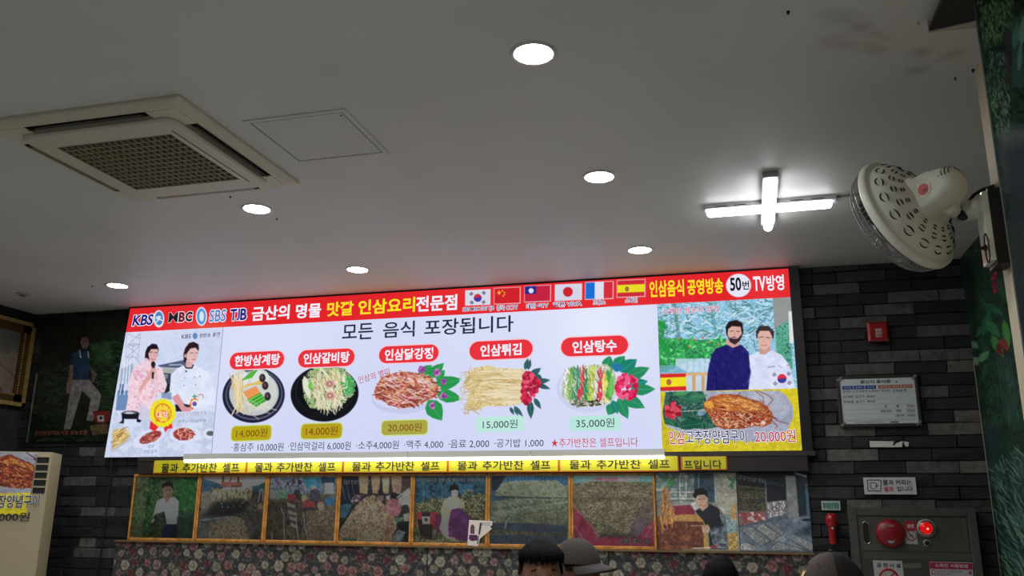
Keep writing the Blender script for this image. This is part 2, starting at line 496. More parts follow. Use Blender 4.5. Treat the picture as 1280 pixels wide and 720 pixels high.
# right-hand zone: joints read off the photograph in photo pixels along each row; tone 0 (darkest) .. 5 (lightest)
D_, N_, G_, L_, X_ = 0, 1, 2, 4, 5
def R2(k, lst, ox=1005, oy=325, s=5.538, yy=None):
    zc = row_top(k)-DZ/2
    out = []
    for (a, b, t) in lst:
        # X of both joints, read at the height of the row
        def X(v):
            px = ox+v/s; py = 360
            for _ in range(4):
                p = at(px, py, 5.665); py += (p[2]-zc)/0.0053*0.98
            return at(px, py, 5.665)[0]
        out.append((X(a), X(b), t))
    return out
rows = {
 1: R2(1, [(-40,55,N_),(55,225,N_),(225,565,3),(565,740,D_),(740,910,D_),(910,1065,3)]),
 0: R2(0, [(-40,55,D_),(55,380,3),(380,700,D_),(700,930,D_),(930,1075,N_)]),
 2: R2(2, [(-40,60,N_),(60,387,L_),(387,740,D_),(740,1080,D_)]),
 3: R2(3, [(-40,235,N_),(235,580,N_),(580,935,L_),(935,1085,X_)]),
 4: R2(4, [(-40,75,L_),(75,415,N_),(415,765,L_),(765,1090,D_)]),
 5: R2(5, [(-40,245,G_),(245,580,L_),(580,785,D_),(785,1100,N_)]),
 6: R2(6, [(-40,100,N_),(100,430,G_),(430,590,G_),(590,785,G_),(785,1120,L_)]),
 7: R2(7, [(-40,105,N_),(105,260,G_),(260,605,G_),(605,975,N_),(975,1140,N_)]),
 8: R2(8, [(-40,105,G_),(105,445,N_),(445,805,L_),(805,1155,L_)]),
 9: R2(9, [(-30,0,N_),(0,245,G_),(245,545,L_),(545,860,N_),(860,1012,X_)], 1005, 440, 4.8),
 10: R2(10, [(-30,120,G_),(120,400,G_),(400,700,N_),(700,1020,N_)], 1005, 440, 4.8),
 11: R2(11, [(-30,205,L_),(205,500,G_),(500,872,L_),(872,1036,G_)], 1005, 440, 4.8),
 12: R2(12, [(-20,115,N_),(115,400,N_),(400,730,G_),(730,1045,G_)], 1005, 440, 4.8),
 13: R2(13, [(-10,200,G_),(200,500,N_),(500,900,N_),(900,1056,X_)], 1005, 440, 4.8),
 14: R2(14, [(0,125,N_),(125,430,X_),(430,745,N_),(745,1070,X_)], 1005, 440, 4.8),
 15: R2(15, [(0,290,G_),(290,600,N_),(600,920,N_),(920,1085,G_)], 1005, 440, 4.8),
 16: R2(16, [(10,135,G_),(135,450,X_),(450,770,N_),(770,1095,N_)], 1005, 440, 4.8),
 17: R2(17, [(15,300,3),(300,615,N_),(615,935,L_),(935,1108,X_)], 1005, 440, 4.8),
 18: R2(18, [(55,400,N_),(400,755,N_),(755,1072,G_)], 1000, 560, 4.5),
 19: R2(19, [(60,310,3),(310,620,N_),(620,900,N_),(900,1082,N_)], 1000, 560, 4.5),
 20: R2(20, [(65,262,N_),(262,465,X_),(465,765,L_),(765,1090,3)], 1000, 560, 4.5),
 21: R2(21, [(65,270,G_),(270,600,G_),(600,1000,N_),(1000,1098,G_)], 1000, 560, 4.5),
 22: R2(22, [(70,120,N_),(120,500,N_),(500,1005,N_),(1005,1105,N_)], 1000, 560, 4.5),
 23: R2(23, [(70,280,N_),(280,600,G_),(600,1008,N_),(1008,1115,G_)], 1000, 560, 4.5),
 24: R2(24, [(78,280,L_),(280,600,G_),(600,1012,N_),(1012,1125,N_)], 1000, 560, 4.5),
 25: R2(25, [(78,180,N_),(180,500,N_),(500,1015,N_),(1015,1130,G_)], 1000, 560, 4.5),
}
RMAX = RXW
for k, lst in rows.items():
    for i, (a, b, t) in enumerate(lst):
        if i == len(lst)-1: b = RMAX
        if i == 0: a = .26
        if b-a > .01: brick(a, min(b, RMAX), k, t)
# left-hand zone: plain running bond, the paler stones where the photograph has them
pale = [(102, 567, L_), (130, 567, 3), (116, 604, L_), (150, 604, 3), (82, 630, 3), (124, 643, L_), (146, 643, 3), (105, 681, X_), (115, 694, L_), (133, 694, L_), (85, 716, 3), (51, 437, 3),
        (52, 527, 3), (8, 545, 3), (38, 527, G_), (100, 400, 2), (150, 392, 2)]
palew = [(at(x, y, 5.665), t) for x, y, t in pale]
for k in range(0, 26):
    x = LXW-random.uniform(0, .3)
    while x < -4.36:
        L = random.choice((.30, .30, .15, .30))
        a, b = max(x, LXW), min(x+L, -4.36)
        tone = random.choice((0, 0, 1, 1, 1, 2))
        z1, z0 = row_top(k), row_top(k+1)
        for p, t in palew:
            if a < p[0] < b and z0 < p[2] < z1: tone = t
        if b-a > .02: brick(a, b, k, tone)
        x += L
# lower courses and the stretch behind the sign: one mass
m = MB()
for k in list(range(26, 40)):
    x = LXW
    while x < RXW:
        L = random.choice((.30, .30, .15)); b = min(x+L, RXW); z0 = max(row_top(k+1), 0)
        if row_top(k) > .02: m.bbox((x+.002, WY-.035+random.uniform(-.006, .004), z0+.002), (b-.002, WY+.004, row_top(k)-.002), .003)
        x += L
m.build('lower_bricks', BRM[1], wall_back, kind='stuff')
# thin dark cable down the left bricks
c0, c1 = at(141, 566, 5.64), at(122, 720, 5.64)
mb = MB(); mb.tube([c0, (c0+c1)/2+np.array((.005, 0, 0)), c1, (c1[0], 5.64, .02)], .006, 6)
tag(mb.build('wall_cable', paint('black_rubber', (14, 14, 15), .5)), 'thin black cable running down the slate bricks left of the floral panel', 'cable')

# ================================================================== right side: mural on the right wall, partition with a second mural
far_mural = empty('wall_mural', (RXW-.006, 4.5, 1.4), 'green leafy forest mural with red berries on the far right wall beside the slate bricks', 'mural')
c = Canvas((RXW-.014, 5.655, H-.003), (RXW-.014, 3.2, H-.003), (RXW-.014, 5.655, 0.75), (RXW-.014, 3.2, 0.75), 150, 330, (10, 30, 18))
c.fill([(6, 20, 14), (12, 38, 24), (20, 58, 36), (10, 30, 22)], 14, 1)
c.fill([(14, 40, 26), (30, 80, 50), (8, 22, 16)], 3.2, 5, .5)
c.frame(1195, 330, 3.6)
c.poly([(40, 0), (75, 0), (100, 480), (110, 560)], (10, 24, 20), .6)
for a, b, w, col in (((100,130),(165,250),34,(20,70,40)),((130,180),(215,230),40,(22,86,52)),((185,60),(235,180),46,(18,66,38)),((150,210),(120,330),40,(26,88,52)),((130,250),(200,330),46,(34,104,56)),
                     ((160,320),(215,420),44,(46,128,44)),((215,250),(240,380),36,(50,130,40)),((110,330),(150,430),40,(20,64,36)),((100,440),(150,390),34,(70,130,84)),((65,350),(100,380),34,(78,120,84)),((72,420),(100,455),38,(92,132,98)),((120,280),(90,330),30,(30,84,58))):
    c.leaf(a, b, w, col, (90, 140, 90))
c.dots(26, ('ell', 176, 84, 14, 46), 7, [(120, 22, 34), (80, 14, 24), (150, 40, 50)])
c.dots(30, ('ell', 210, 370, 22, 34), 8, [(110, 20, 30), (84, 12, 22), (140, 40, 44)])
for x in (205, 218, 232, 245, 262): c.line([(x-20, 420), (x+20, 720)], 4, (70, 84, 96), .7)
c.strokes(120, ('poly', [(110, 450), (290, 450), (306, 720), (150, 720)]), 40, (70, 110), 4, [(30, 84, 56), (20, 60, 44), (50, 110, 70)], .7)
c.frame(1200, 500, 3.275)
c.poly([(90, 100), (150, 110), (160, 300), (130, 300)], (40, 46, 76), .5, 8)
c.strokes(300, ('poly', [(130, 290), (262, 200), (262, 720), (180, 720)]), 60, (35, 75), 5, [(66, 108, 92), (36, 70, 60), (90, 130, 112), (22, 46, 42)], .8)
c.build('mural_print', attr_mat('mural_print', False, .5), far_mural, gain=1.3, sat=.85)
MB().box((RXW-.012, 3.2, .75), (RXW-.001, 5.655, H-.003)).build('mural_board', paint('mural_back', (30, 50, 38), .7), far_mural)
# cream bead along the corner
p0, p1 = at(1203, 420, 5.64), at(1257, 720, 5.64)
tag(MB().box((RXW-.016, 5.652, .3), (RXW-.001, 5.664, 2.25)).build('trim_1', paint('cream_bead', (150, 140, 118), .5)), kind='structure')

EX, EY = .742, 2.58
MB().box((.867, EY+.016, 0), (RXW, 3.121, H)).build('wall_partition', paint('partition_cream', (188, 176, 150), .7), kind='structure')
near_mural = empty('wall_mural', (EX, EY, 0), 'tall narrow green foliage mural board at the right edge, in front of the fan bracket', 'mural')
c = Canvas((EX, EY-.001, H-.002), (1.16, EY-.001, H-.002), (EX, EY-.001, .8), (1.16, EY-.001, .8), 200, 420, (20, 34, 30))
c.fill([(10, 22, 18), (20, 44, 34), (30, 66, 46), (14, 30, 26)], 10, 2)
c.frame(1200, 0, 6.55)
c.poly([(130, 0), (440, 0), (400, 420), (190, 420)], (14, 34, 18), .6)
c.strokes(420, ('poly', [(140, 0), (440, 0), (420, 300), (200, 420)]), 34, (60, 120), 7, [(44, 84, 44), (70, 120, 60), (24, 60, 30), (120, 150, 110)], .8)
c.strokes(160, ('poly', [(200, 420), (400, 420), (400, 720), (230, 720)]), 26, (60, 120), 9, [(60, 92, 62), (100, 130, 104), (30, 46, 40), (40, 60, 50)], .8)
c.poly([(430, 150), (524, 100), (524, 720), (420, 720)], (40, 78, 66), .85, 2)
c.leaf((440, 400), (470, 180), 60, (56, 110, 90)); c.leaf((500, 380), (524, 120), 60, (80, 130, 112)); c.leaf((480, 590), (500, 330), 40, (70, 120, 100))
c.poly([(360, 260), (420, 200), (430, 720), (370, 720)], (44, 46, 52), .75, 2)
c.frame(1200, 0, 3)
c.strokes(200, ('poly', [(100, 320), (185, 320), (190, 520), (150, 540)]), 16, (60, 120), 4, [(50, 90, 54), (84, 120, 84), (28, 50, 38), (110, 140, 110)], .8)
c.poly([(140, 500), (200, 470), (260, 480), (300, 700), (160, 720)], (96, 98, 106), .8, 8)
c.poly([(160, 560), (260, 520), (320, 1700), (190, 1500)], (44, 50, 58), .8, 10)
c.build('mural_print', attr_mat('mural_print', False, .5), near_mural, gain=2.5, sat=.8)
MB().box((EX, EY, 0), (RXW, EY+.014, H-.001)).build('mural_board', paint('mural_back', (30, 50, 38), .7), near_mural)
# ================================================================== the light box menu
SX0T, SX0B, SX1 = -4.648, -4.715, .326
ZT, ZB, ZBAN, ZMID = 2.878, 1.722, 2.687, 2.103
def sxl(z): return SX0B+(SX0T-SX0B)*(z-ZB)/(ZT-ZB)
sign = empty('menu_light_box', ((SX0T+SX1)/2, BY+.03, ZB), 'long backlit menu light box with red header across the slate wall', 'sign')
mb = MB(); F = BY+.004
mb.slab([(sxl(ZB)+.004, F, ZB+.004), (SX1, F, ZB+.004), (SX1, F, ZT), (sxl(ZT)+.004, F, ZT)], (0, WY-.045-F, 0))
M_blk = paint('black_metal', (12, 12, 14), .45)
mb.build('housing', M_blk, sign, fix=True)
mb = MB()
mb.box((SX1+.001, BY-.012, ZB-.004), (SX1+.062, WY-.045, H-.002))
mb.box((SX0T-.01, BY-.004, ZT+.002), (SX1, WY-.045, H-.002))
mb.build('bezel', M_blk, sign)
MBAR = paint('brushed_bar', (120, 120, 122), .35, .8)
PIXL = lambda X, z: None
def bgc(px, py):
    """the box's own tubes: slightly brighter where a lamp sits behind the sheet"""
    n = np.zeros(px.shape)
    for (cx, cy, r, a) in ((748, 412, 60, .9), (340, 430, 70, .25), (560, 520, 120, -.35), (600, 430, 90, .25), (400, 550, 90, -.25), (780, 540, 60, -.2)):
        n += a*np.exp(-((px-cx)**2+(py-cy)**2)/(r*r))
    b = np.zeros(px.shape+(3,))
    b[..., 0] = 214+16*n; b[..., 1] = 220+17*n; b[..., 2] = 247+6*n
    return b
EM = attr_mat('backlit_canvas', True)
# menu sheet
XL, XR = -3.789, -.5195
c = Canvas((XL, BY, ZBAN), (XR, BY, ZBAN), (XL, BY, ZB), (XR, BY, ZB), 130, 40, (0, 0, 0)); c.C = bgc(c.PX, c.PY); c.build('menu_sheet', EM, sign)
mb = MB(); mb.box((XL-.004, BY-.0015, ZB), (XL+.001, BY, ZBAN)); mb.build('sheet_seam', backlit((150, 160, 200)), sign)

# header
c = Canvas((SX0T+.003, BY, ZT), (SX1, BY, ZT), (sxl(ZBAN), BY, ZBAN), (SX1, BY, ZBAN), 1500, 58, (226, 46, 56))
c.C[...] = np.stack([222+10*vnoise(c.PX, c.PY, 60, 3), 34+16*vnoise(c.PX, c.PY, 60, 3), 40+16*vnoise(c.PX, c.PY, 60, 3)], -1)
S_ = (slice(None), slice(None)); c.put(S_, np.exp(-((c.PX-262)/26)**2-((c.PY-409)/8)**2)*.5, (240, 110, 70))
c.frame(130, 360, 4)
W = (235, 238, 250)
c.ell((274, 154), 27, 43, W); c.ell((275, 152), 20, 34, (70, 130, 190)); c.ell((272, 148), 14, 9, (210, 225, 240), -20); c.line([(262, 170), (276, 156), (292, 162)], 6, (225, 235, 245))
c.ell((487, 142), 28, 47, W); c.ell((487, 142), 22, 40, (70, 150, 215)); c.ell((488, 142), 12, 26, (215, 232, 245))
c.frame(560, 330, 4.737)
def fq(x0, y0, x1, y1, dy):   # flag corners (slanting with the sign)
    return [(x0, y0+dy), (x1, y0), (x1-1, y1-dy*.9), (x0-1, y1)]
for (x0, y0, x1, y1, dy) in ((105,152,248,243,7),(275,138,426,236,7),(455,126,606,224,7),(636,118,790,215,7),(815,104,976,208,7),(1003,92,1165,196,7)):
    c.poly(fq(x0-3, y0-3, x1+4, y1+4, dy), (236, 226, 236))
def band(x0, y0, x1, y1, dy, u0, u1, v0, v1, col):
    q = fq(x0, y0, x1, y1, dy)
    def b(u, v):
        tx = q[0][0]*(1-u)+q[1][0]*u; ty = q[0][1]*(1-u)+q[1][1]*u; bx = q[3][0]*(1-u)+q[2][0]*u; by = q[3][1]*(1-u)+q[2][1]*u
        return (tx*(1-v)+bx*v, ty*(1-v)+by*v)
    c.poly([b(u0, v0), b(u1, v0), b(u1, v1), b(u0, v1)], col); return b
K = (105,152,248,243,7)
b = band(*K, 0, 1, 0, 1, (214, 218, 232)); c.ell((176, 200), 23, 23, (205, 44, 64)); c.poly([(153, 200), (199, 196), (198, 210), (188, 222), (170, 223), (156, 214)], (60, 60, 160))
for (x, y, r) in ((138,177,-35),(212,171,35),(141,228,35),(211,226,-35)):
    for d in (-6, 0, 6):
        q = math.radians(r+90); c.line([(x+d*math.cos(q)-8*math.cos(math.radians(r)), y+d*math.sin(q)-8*math.sin(math.radians(r))), (x+d*math.cos(q)+8*math.cos(math.radians(r)), y+d*math.sin(q)+8*math.sin(math.radians(r)))], 4, (60, 70, 90))
band(275,138,426,236,7, 0,1,0,1,(206,34,44)); 
def star(x, y, r, col):
    c.poly([(x+r*(1 if i % 2 == 0 else .42)*math.sin(i*math.pi/5), y-r*(1 if i % 2 == 0 else .42)*math.cos(i*math.pi/5)) for i in range(10)], col)
star(303, 170, 14, (250, 210, 60))
for x, y in ((322,158),(334,168),(334,180),(326,190)): c.ell((x, y), 4, 4, (250, 200, 60))
band(455,126,606,224,7, 0,1,0,1,(196,36,66)); band(455,126,606,224,7, 0,.45,0,.5,(38,44,140)); c.ell((492,158), 15, 15, (225,228,245))
band(636,118,790,215,7, 0,1,0,1,(212,212,232)); c.ell((710,165), 29, 29, (205,36,48))
band(815,104,976,208,7, 0,.34,0,1,(28,110,210)); band(815,104,976,208,7, .34,.67,0,1,(222,222,240)); band(815,104,976,208,7, .67,1,0,1,(214,44,60))
band(1003,92,1165,196,7, 0,1,0,1,(204,44,56)); band(1003,92,1165,196,7, 0,1,.27,.74,(232,220,40)); c.ell((1060,148), 11, 14, (120,90,60)); c.ell((1060,148), 6, 8, (180,120,90))
c.frame(760, 330, 4.737); c.ell((773, 127), 74, 69, (228, 230, 245))
c.line([(-10, 252), (1090, 200)], 3, (245, 170, 170), .7)
c.build('header_banner', EM, sign)

# guest photo on the left
cw = Canvas((sxl(ZBAN), BY, ZBAN), (XL-.004, BY, ZBAN), (SX0B, BY, ZB), (XL-.004, BY, ZB), 200, 300, (206, 214, 236))
c = cw
c.C[...] = np.stack([200+16*vnoise(c.PX, c.PY, 40, 4), 210+12*vnoise(c.PX, c.PY, 40, 4), 238+6*vnoise(c.PX, c.PY, 40, 4)], -1)
c.frame(150, 395, 8.47)
# lighting truss and blue stage
for a, b_ in (((70,190),(60,480)),((215,180),(190,470))): c.line([a, b_], 3, (120, 130, 150), .8)
for p in ([(80,190),(210,240)],[(210,190),(90,300)],[(85,305),(210,305),(150,290),(85,305),(150,322),(210,305)],[(80,320),(205,420)],[(205,320),(75,430)],[(70,440),(110,430),(190,440)],[(140,310),(130,440)],[(60,500),(120,440)],[(160,440),(220,510)]):
    c.line(p, 5, (130, 138, 158), .75)
c.poly([(10, 560), (140, 500), (150, 720), (0, 720)], (150, 166, 196), .8)
for x in (40, 70, 100): c.line([(x+10, 460), (x-10, 720)], 12, (232, 238, 250), .9)
c.frame(130, 480, 7.58)
c.poly([(130, 60), (240, 60), (220, 250), (110, 250)], (110, 140, 184)); c.poly([(150, 0), (190, 0), (180, 90), (140, 90)], (60, 84, 120), .8)
for x in (165, 205, 240): c.line([(x+8, -20), (x-14, 100)], 8, (220, 228, 245))
c.frame(150, 395, 8.47)
# awning behind
c.poly([(400, 522), (680, 465), (690, 535), (590, 552), (420, 540)], (84, 92, 124)); c.line([(525, 518), (650, 515)], 12, (180, 188, 212))
c.poly([(440, 545), (600, 560), (560, 610), (455, 600)], (170, 172, 168)); c.poly([(450, 600), (560, 610), (530, 740), (480, 740)], (60, 66, 84)); c.poly([(466, 616), (510, 616), (505, 660), (475, 660)], (150, 160, 176), .7)
# woman with a microphone
c.frame(150, 395, 8.47)
dress = [(215, 545), (300, 520), (420, 560), (470, 680), (520, 800), (440, 850), (420, 1020), (60, 1260), (90, 900), (110, 650), (140, 570)]
c.poly([(262,450),(268,380),(290,330),(340,292),(390,300),(410,350),(400,420),(340,470),(280,470)], (28, 22, 30))
c.poly([(300, 400), (330, 350), (400, 350), (404, 400), (385, 460), (350, 492), (315, 480)], (222, 176, 178)); c.poly([(270, 440), (320, 470), (330, 540), (270, 560), (240, 530)], (220, 172, 172))
c.line([(318, 385), (345, 380)], 6, (70, 46, 50)); c.line([(368, 384), (392, 386)], 6, (70, 46, 50)); c.line([(335, 455), (366, 462)], 8, (200, 70, 90)); c.line([(358, 395), (362, 428)], 5, (196, 140, 142))
c.frame(130, 360, 4)
c.poly([(215, 350-0), (250, 395), (290, 400), (320, 500), (318, 520), (262, 530), (250, 580), (262, 610), (180, 640), (100, 650), (118, 560), (130, 440), (150, 395), (190, 370)], (236, 206, 216), tex=([(244, 216, 224), (232, 200, 212), (240, 220, 232), (226, 184, 200)], 5, 7))
c.dots(60, ('poly', [(150, 400), (290, 410), (300, 500), (250, 560), (120, 620)]), 5, [(228, 150, 176), (240, 180, 190), (214, 160, 190)], .8)
c.frame(150, 395, 8.47)
c.poly([(240, 700), (330, 560), (370, 545), (366, 610), (300, 690), (230, 790), (190, 800)], (222, 166, 160)); c.ell((352, 560), 26, 30, (224, 170, 164))
c.ell((352, 512), 24, 32, (46, 24, 34)); c.poly([(338, 540), (366, 540), (356, 665), (336, 665)], (50, 28, 34)); c.ell((352, 572), 22, 22, (224, 170, 164))
# chef
c.poly([(690, 545), (780, 540), (880, 600), (930, 760), (960, 900), (640, 1010), (520, 860), (540, 660), (590, 590)], (224, 232, 248))
c.frame(130, 360, 4)
c.poly([(395, 385), (450, 385), (520, 420), (545, 470), (560, 580), (440, 610), (360, 600), (330, 520), (335, 430)], (222, 230, 248), tex=([(226, 234, 250), (216, 224, 244)], 12, 3))
c.frame(150, 395, 8.47)
c.poly([(676, 480), (672, 400), (690, 340), (730, 285), (780, 272), (832, 300), (836, 350), (820, 420), (700, 470), (700, 530)], (48, 26, 34))
c.poly([(705, 400), (745, 345), (800, 335), (830, 370), (826, 420), (800, 480), (770, 500), (720, 480), (700, 440)], (224, 184, 184)); c.poly([(700, 470), (770, 498), (775, 540), (710, 555), (695, 520)], (214, 168, 168))
c.line([(745, 392), (776, 388)], 5, (60, 40, 44)); c.line([(800, 390), (822, 394)], 5, (60, 40, 44)); c.line([(765, 458), (795, 462)], 7, (196, 90, 100)); c.line([(786, 400), (800, 432)], 4, (196, 150, 150)); c.ell((690, 422), 10, 18, (220, 178, 176))
c.line([(682, 520), (700, 550), (760, 552), (776, 520)], 14, (40, 40, 56)); c.ell((700, 585), 9, 9, (30, 30, 44))
for p in ((682,655),(790,648),(676,735),(800,728),(845,640)): c.ell(p, 4, 4, (50, 50, 70))
# forearm, dark apron, crossed arms
c.frame(130, 480, 7.58)
c.poly([(640, 130), (700, 90), (760, 190), (830, 230), (820, 265), (740, 262), (690, 200)], (216, 152, 158)); c.poly([(672, 190), (700, 200), (740, 262), (680, 262)], (40, 34, 48)); c.poly([(750, 185), (820, 200), (830, 225), (770, 215)], (50, 40, 54))
c.poly([(545, 80), (640, 80), (640, 150), (545, 130)], (120, 140, 180), .8); c.poly([(600, 0), (625, 0), (622, 70), (570, 90)], (30, 34, 50))
# table cloth and food
c.poly([(100, 262), (200, 330), (430, 240), (470, 250), (700, 262), (1060, 260), (1020, 700), (50, 700)], (200, 208, 232), tex=([(206, 214, 238), (190, 200, 226), (212, 220, 242)], 9, 5))
c.poly([(350, 180), (440, 250), (430, 330), (330, 340), (330, 250)], (206, 200, 226), .8)
c.ell((250, 282), 84, 28, (30, 30, 40)); c.ell((248, 276), 66, 18, (70, 74, 88)); c.ell((240, 274), 46, 11, (196, 200, 214)); c.poly([(168, 285), (332, 285), (325, 330), (355, 345), (340, 365), (190, 330), (190, 375), (140, 370), (170, 350)], (26, 26, 36)); c.poly([(196, 332), (310, 332), (305, 402), (182, 408)], (210, 220, 244))
c.poly([(86, 430), (180, 420), (262, 490), (210, 560), (80, 640), (62, 620)], (190, 186, 180)); c.poly([(90, 432), (190, 428), (240, 480), (200, 540), (86, 600)], (206, 176, 110)); c.strokes(60, ('poly', [(90, 432), (190, 428), (240, 480), (200, 540), (86, 600)]), 70, (-45, -15), 7, [(222, 196, 130), (180, 144, 74), (236, 214, 160), (150, 112, 50)])
c.ell((430, 510), 170, 75, (216, 222, 244), -24); c.ell((440, 505), 112, 46, (150, 60, 60), -24); c.strokes(60, ('ell', 430, 510, 80, 34), 50, (-50, -10), 7, [(180, 60, 60), (110, 40, 46), (220, 150, 130), (150, 120, 90), (90, 60, 60)])
c.ell((770, 480), 150, 82, (218, 224, 246)); c.ell((755, 475), 100, 60, (170, 70, 66)); c.strokes(70, ('ell', 760, 475, 85, 50), 40, (-180, 180), 8, [(216, 140, 120), (150, 50, 54), (232, 190, 170), (120, 40, 44)])
c.ell((1000, 470), 66, 50, (216, 222, 244)); c.ell((1010, 468), 40, 24, (90, 100, 96))
c.poly([(375, 575), (520, 560), (520, 665), (352, 680)], (214, 222, 248)); c.poly([(765, 545), (905, 560), (905, 660), (750, 660)], (212, 220, 246))
# award rosette
c.poly([(440, 350), (520, 400), (480, 455), (430, 420)], (222, 50, 56)); c.poly([(560, 390), (640, 350), (650, 420), (605, 425), (580, 460)], (222, 50, 56))
for i in range(22): a = i*math.tau/22; c.ell((556+112*math.cos(a), 275+122*math.sin(a)), 15, 15, (236, 226, 40))
c.ell((556, 275), 112, 122, (238, 226, 36)); c.ell((556, 275), 84, 92, (222, 130, 50)); c.ell((556, 275), 70, 78, (240, 210, 60)); c.strokes(36, ('ell', 556, 275, 90, 98), 26, (0, 360), 7, [(226, 120, 50), (244, 230, 60)])
c.frame(130, 480, 7.58)
# small round emblem
for k_ in range(12):
    a = math.radians(120+k_*18); c.ell((856+36*math.cos(a), 190+50*math.sin(a)), 9, 9, ((226, 70, 60), (240, 150, 50), (240, 180, 60))[k_ % 3])
c.ell((858, 185), 28, 34, (236, 240, 250)); c.ell((858, 188), 21, 22, (50, 90, 190)); c.ell((850, 180), 12, 10, (220, 60, 80)); c.line([(858, 100), (858, 138)], 10, (50, 150, 80)); c.line([(842, 118), (878, 118)], 10, (50, 150, 80))
c.line([(888, 110), (910, 96), (936, 104), (940, 128)], 7, (214, 100, 120)); c.line([(890, 120), (892, 160)], 12, (236, 200, 190))
c.frame(130, 360, 4); c.build('guest_photo', EM, sign, grain=.035)

# right photo and ginseng dish poster
c = Canvas((XR, BY, ZBAN), (SX1, BY, ZBAN-.0), (XR, BY, ZMID), (SX1, BY, ZMID), 270, 190, (150, 190, 220))
c.frame(760, 330, 4.737)
c.fill([(160, 205, 232), (120, 180, 214), (190, 222, 240), (96, 150, 170), (176, 214, 236)], 7, 3)
c.strokes(240, ('poly', [(290, 215), (980, 200), (980, 430), (300, 440)]), 46, (-40, 30), 6, [(196, 228, 244), (90, 140, 160), (110, 180, 190), (220, 238, 248), (60, 120, 110)], .8)
c.poly([(975, 200), (1090, 200), (1100, 400), (985, 380)], (146, 150, 150)); c.poly([(990, 380), (1075, 330), (1095, 620), (1000, 620)], (70, 150, 120), tex=([(60, 150, 110), (110, 180, 160), (50, 110, 100)], 3, 4))
c.poly([(1068, 280), (1090, 280), (1100, 470), (1075, 470)], (220, 226, 226)); c.line([(390, 210), (420, 440)], 22, (70, 130, 120), .6); c.line([(600, 210), (640, 420)], 20, (80, 150, 150), .55)
foli = [(295, 330), (340, 340), (330, 440), (420, 440), (560, 450), (700, 440), (700, 560), (520, 560), (420, 600), (340, 640), (300, 640)]
c.poly(foli, (40, 150, 70), .9, tex=([(30, 130, 60), (80, 200, 100), (20, 90, 60), (60, 170, 90)], 3, 8))
for _ in range(70):
    x = 300+c.rng.rand()*400; y = 440+c.rng.rand()*130; a = c.rng.rand()*6.28; c.leaf((x, y), (x+30*math.cos(a), y+26*math.sin(a)), 16, ((60, 190, 90), (30, 140, 60), (110, 220, 130))[c.rng.randint(3)])
for (a, b_, w_) in (((300,340),(350,390),36),((300,450),(370,520),40),((320,480),(380,560),30),((300,560),(350,620),30)): c.leaf(a, b_, w_, (40, 150, 70))
for x in (420, 480, 510, 560, 600, 655): c.ell((x, 434+c.rng.rand()*60), 7, 7, (200, 120, 110))
c.poly([(400, 560), (600, 560), (590, 640), (470, 640), (400, 620)], (200, 222, 240), .8); 
for x in (470, 510, 545, 575): c.line([(x, 560), (x-4, 640)], 3, (130, 170, 190), .7)
c.poly([(300, 600), (400, 600), (470, 640), (300, 650)], (120, 170, 200), .7)
# bench and Spanish flag
c.frame(800, 440, 5.333)
c.poly([(305, 140), (450, 135), (450, 258), (305, 258)], (196, 212, 226)); c.poly([(305, 140), (450, 134), (450, 156), (305, 158)], (216, 176, 130))
for x in (350, 412): c.poly([(x-2, 156), (x+20, 156), (x+20, 258), (x-2, 258)], (206, 160, 110))
c.poly([(133, 146), (306, 142), (308, 258), (135, 260)], (238, 226, 40)); c.poly([(133, 146), (306, 142), (306, 166), (133, 172)], (214, 44, 50)); c.poly([(134, 234), (308, 228), (308, 257), (135, 260)], (214, 44, 50)); c.ell((193, 201), 17, 20, (150, 110, 60)); c.ell((193, 203), 9, 11, (210, 90, 60))
# man in a navy sweater
c.frame(760, 330, 4.737)
c.poly([(640, 500), (700, 478), (790, 478), (832, 520), (850, 640), (835, 760), (580, 760), (590, 640), (612, 540)], (38, 34, 112), tex=([(44, 40, 122), (30, 28, 96), (38, 34, 112)], 8, 2))
c.poly([(690, 470), (710, 440), (780, 440), (776, 482), (740, 496)], (206, 160, 150))
c.poly([(700, 420), (696, 370), (715, 342), (760, 330), (796, 350), (802, 400), (790, 440)], (36, 28, 32)); c.poly([(712, 385), (735, 368), (785, 372), (792, 410), (780, 450), (750, 470), (722, 450), (708, 415)], (220, 172, 160))
c.poly([(706, 420), (722, 440), (745, 430), (770, 440), (790, 415), (784, 452), (752, 478), (722, 462)], (60, 40, 42)); c.line([(738, 440), (764, 440)], 4, (226, 200, 200)); c.line([(725, 398), (742, 396)], 4, (50, 36, 40)); c.line([(762, 398), (778, 400)], 4, (50, 36, 40)); c.line([(750, 404), (752, 424)], 4, (190, 140, 130)); 
c.line([(640, 640), (645, 760)], 6, (14, 14, 60), .8)
# man in white
c.poly([(835, 545), (890, 520), (960, 505), (1030, 540), (1075, 600), (1115, 760), (830, 760), (845, 640)], (216, 222, 246), tex=([(222, 228, 250), (206, 212, 240)], 10, 6))
c.poly([(890, 500), (905, 490), (960, 485), (965, 512), (930, 536), (900, 536)], (200, 156, 150)); c.poly([(878, 440), (876, 395), (900, 366), (950, 366), (985, 400), (980, 440)], (60, 50, 52)); c.poly([(886, 420), (900, 396), (955, 396), (972, 430), (962, 480), (930, 512), (905, 500), (888, 460)], (222, 178, 164))
c.line([(896, 434), (918, 432)], 4, (70, 50, 50)); c.line([(936, 434), (958, 438)], 4, (70, 50, 50)); c.line([(908, 480), (924, 484), (940, 480)], 3, (180, 90, 88)); c.line([(924, 440), (922, 462)], 3, (196, 146, 134))
c.line([(836, 600), (850, 640), (832, 700)], 4, (150, 156, 190), .8); c.line([(945, 612), (985, 606)], 4, (120, 120, 140)); c.line([(1010, 600), (1030, 615)], 3, (140, 120, 150)); c.line([(1060, 602), (1075, 596)], 4, (180, 80, 100))
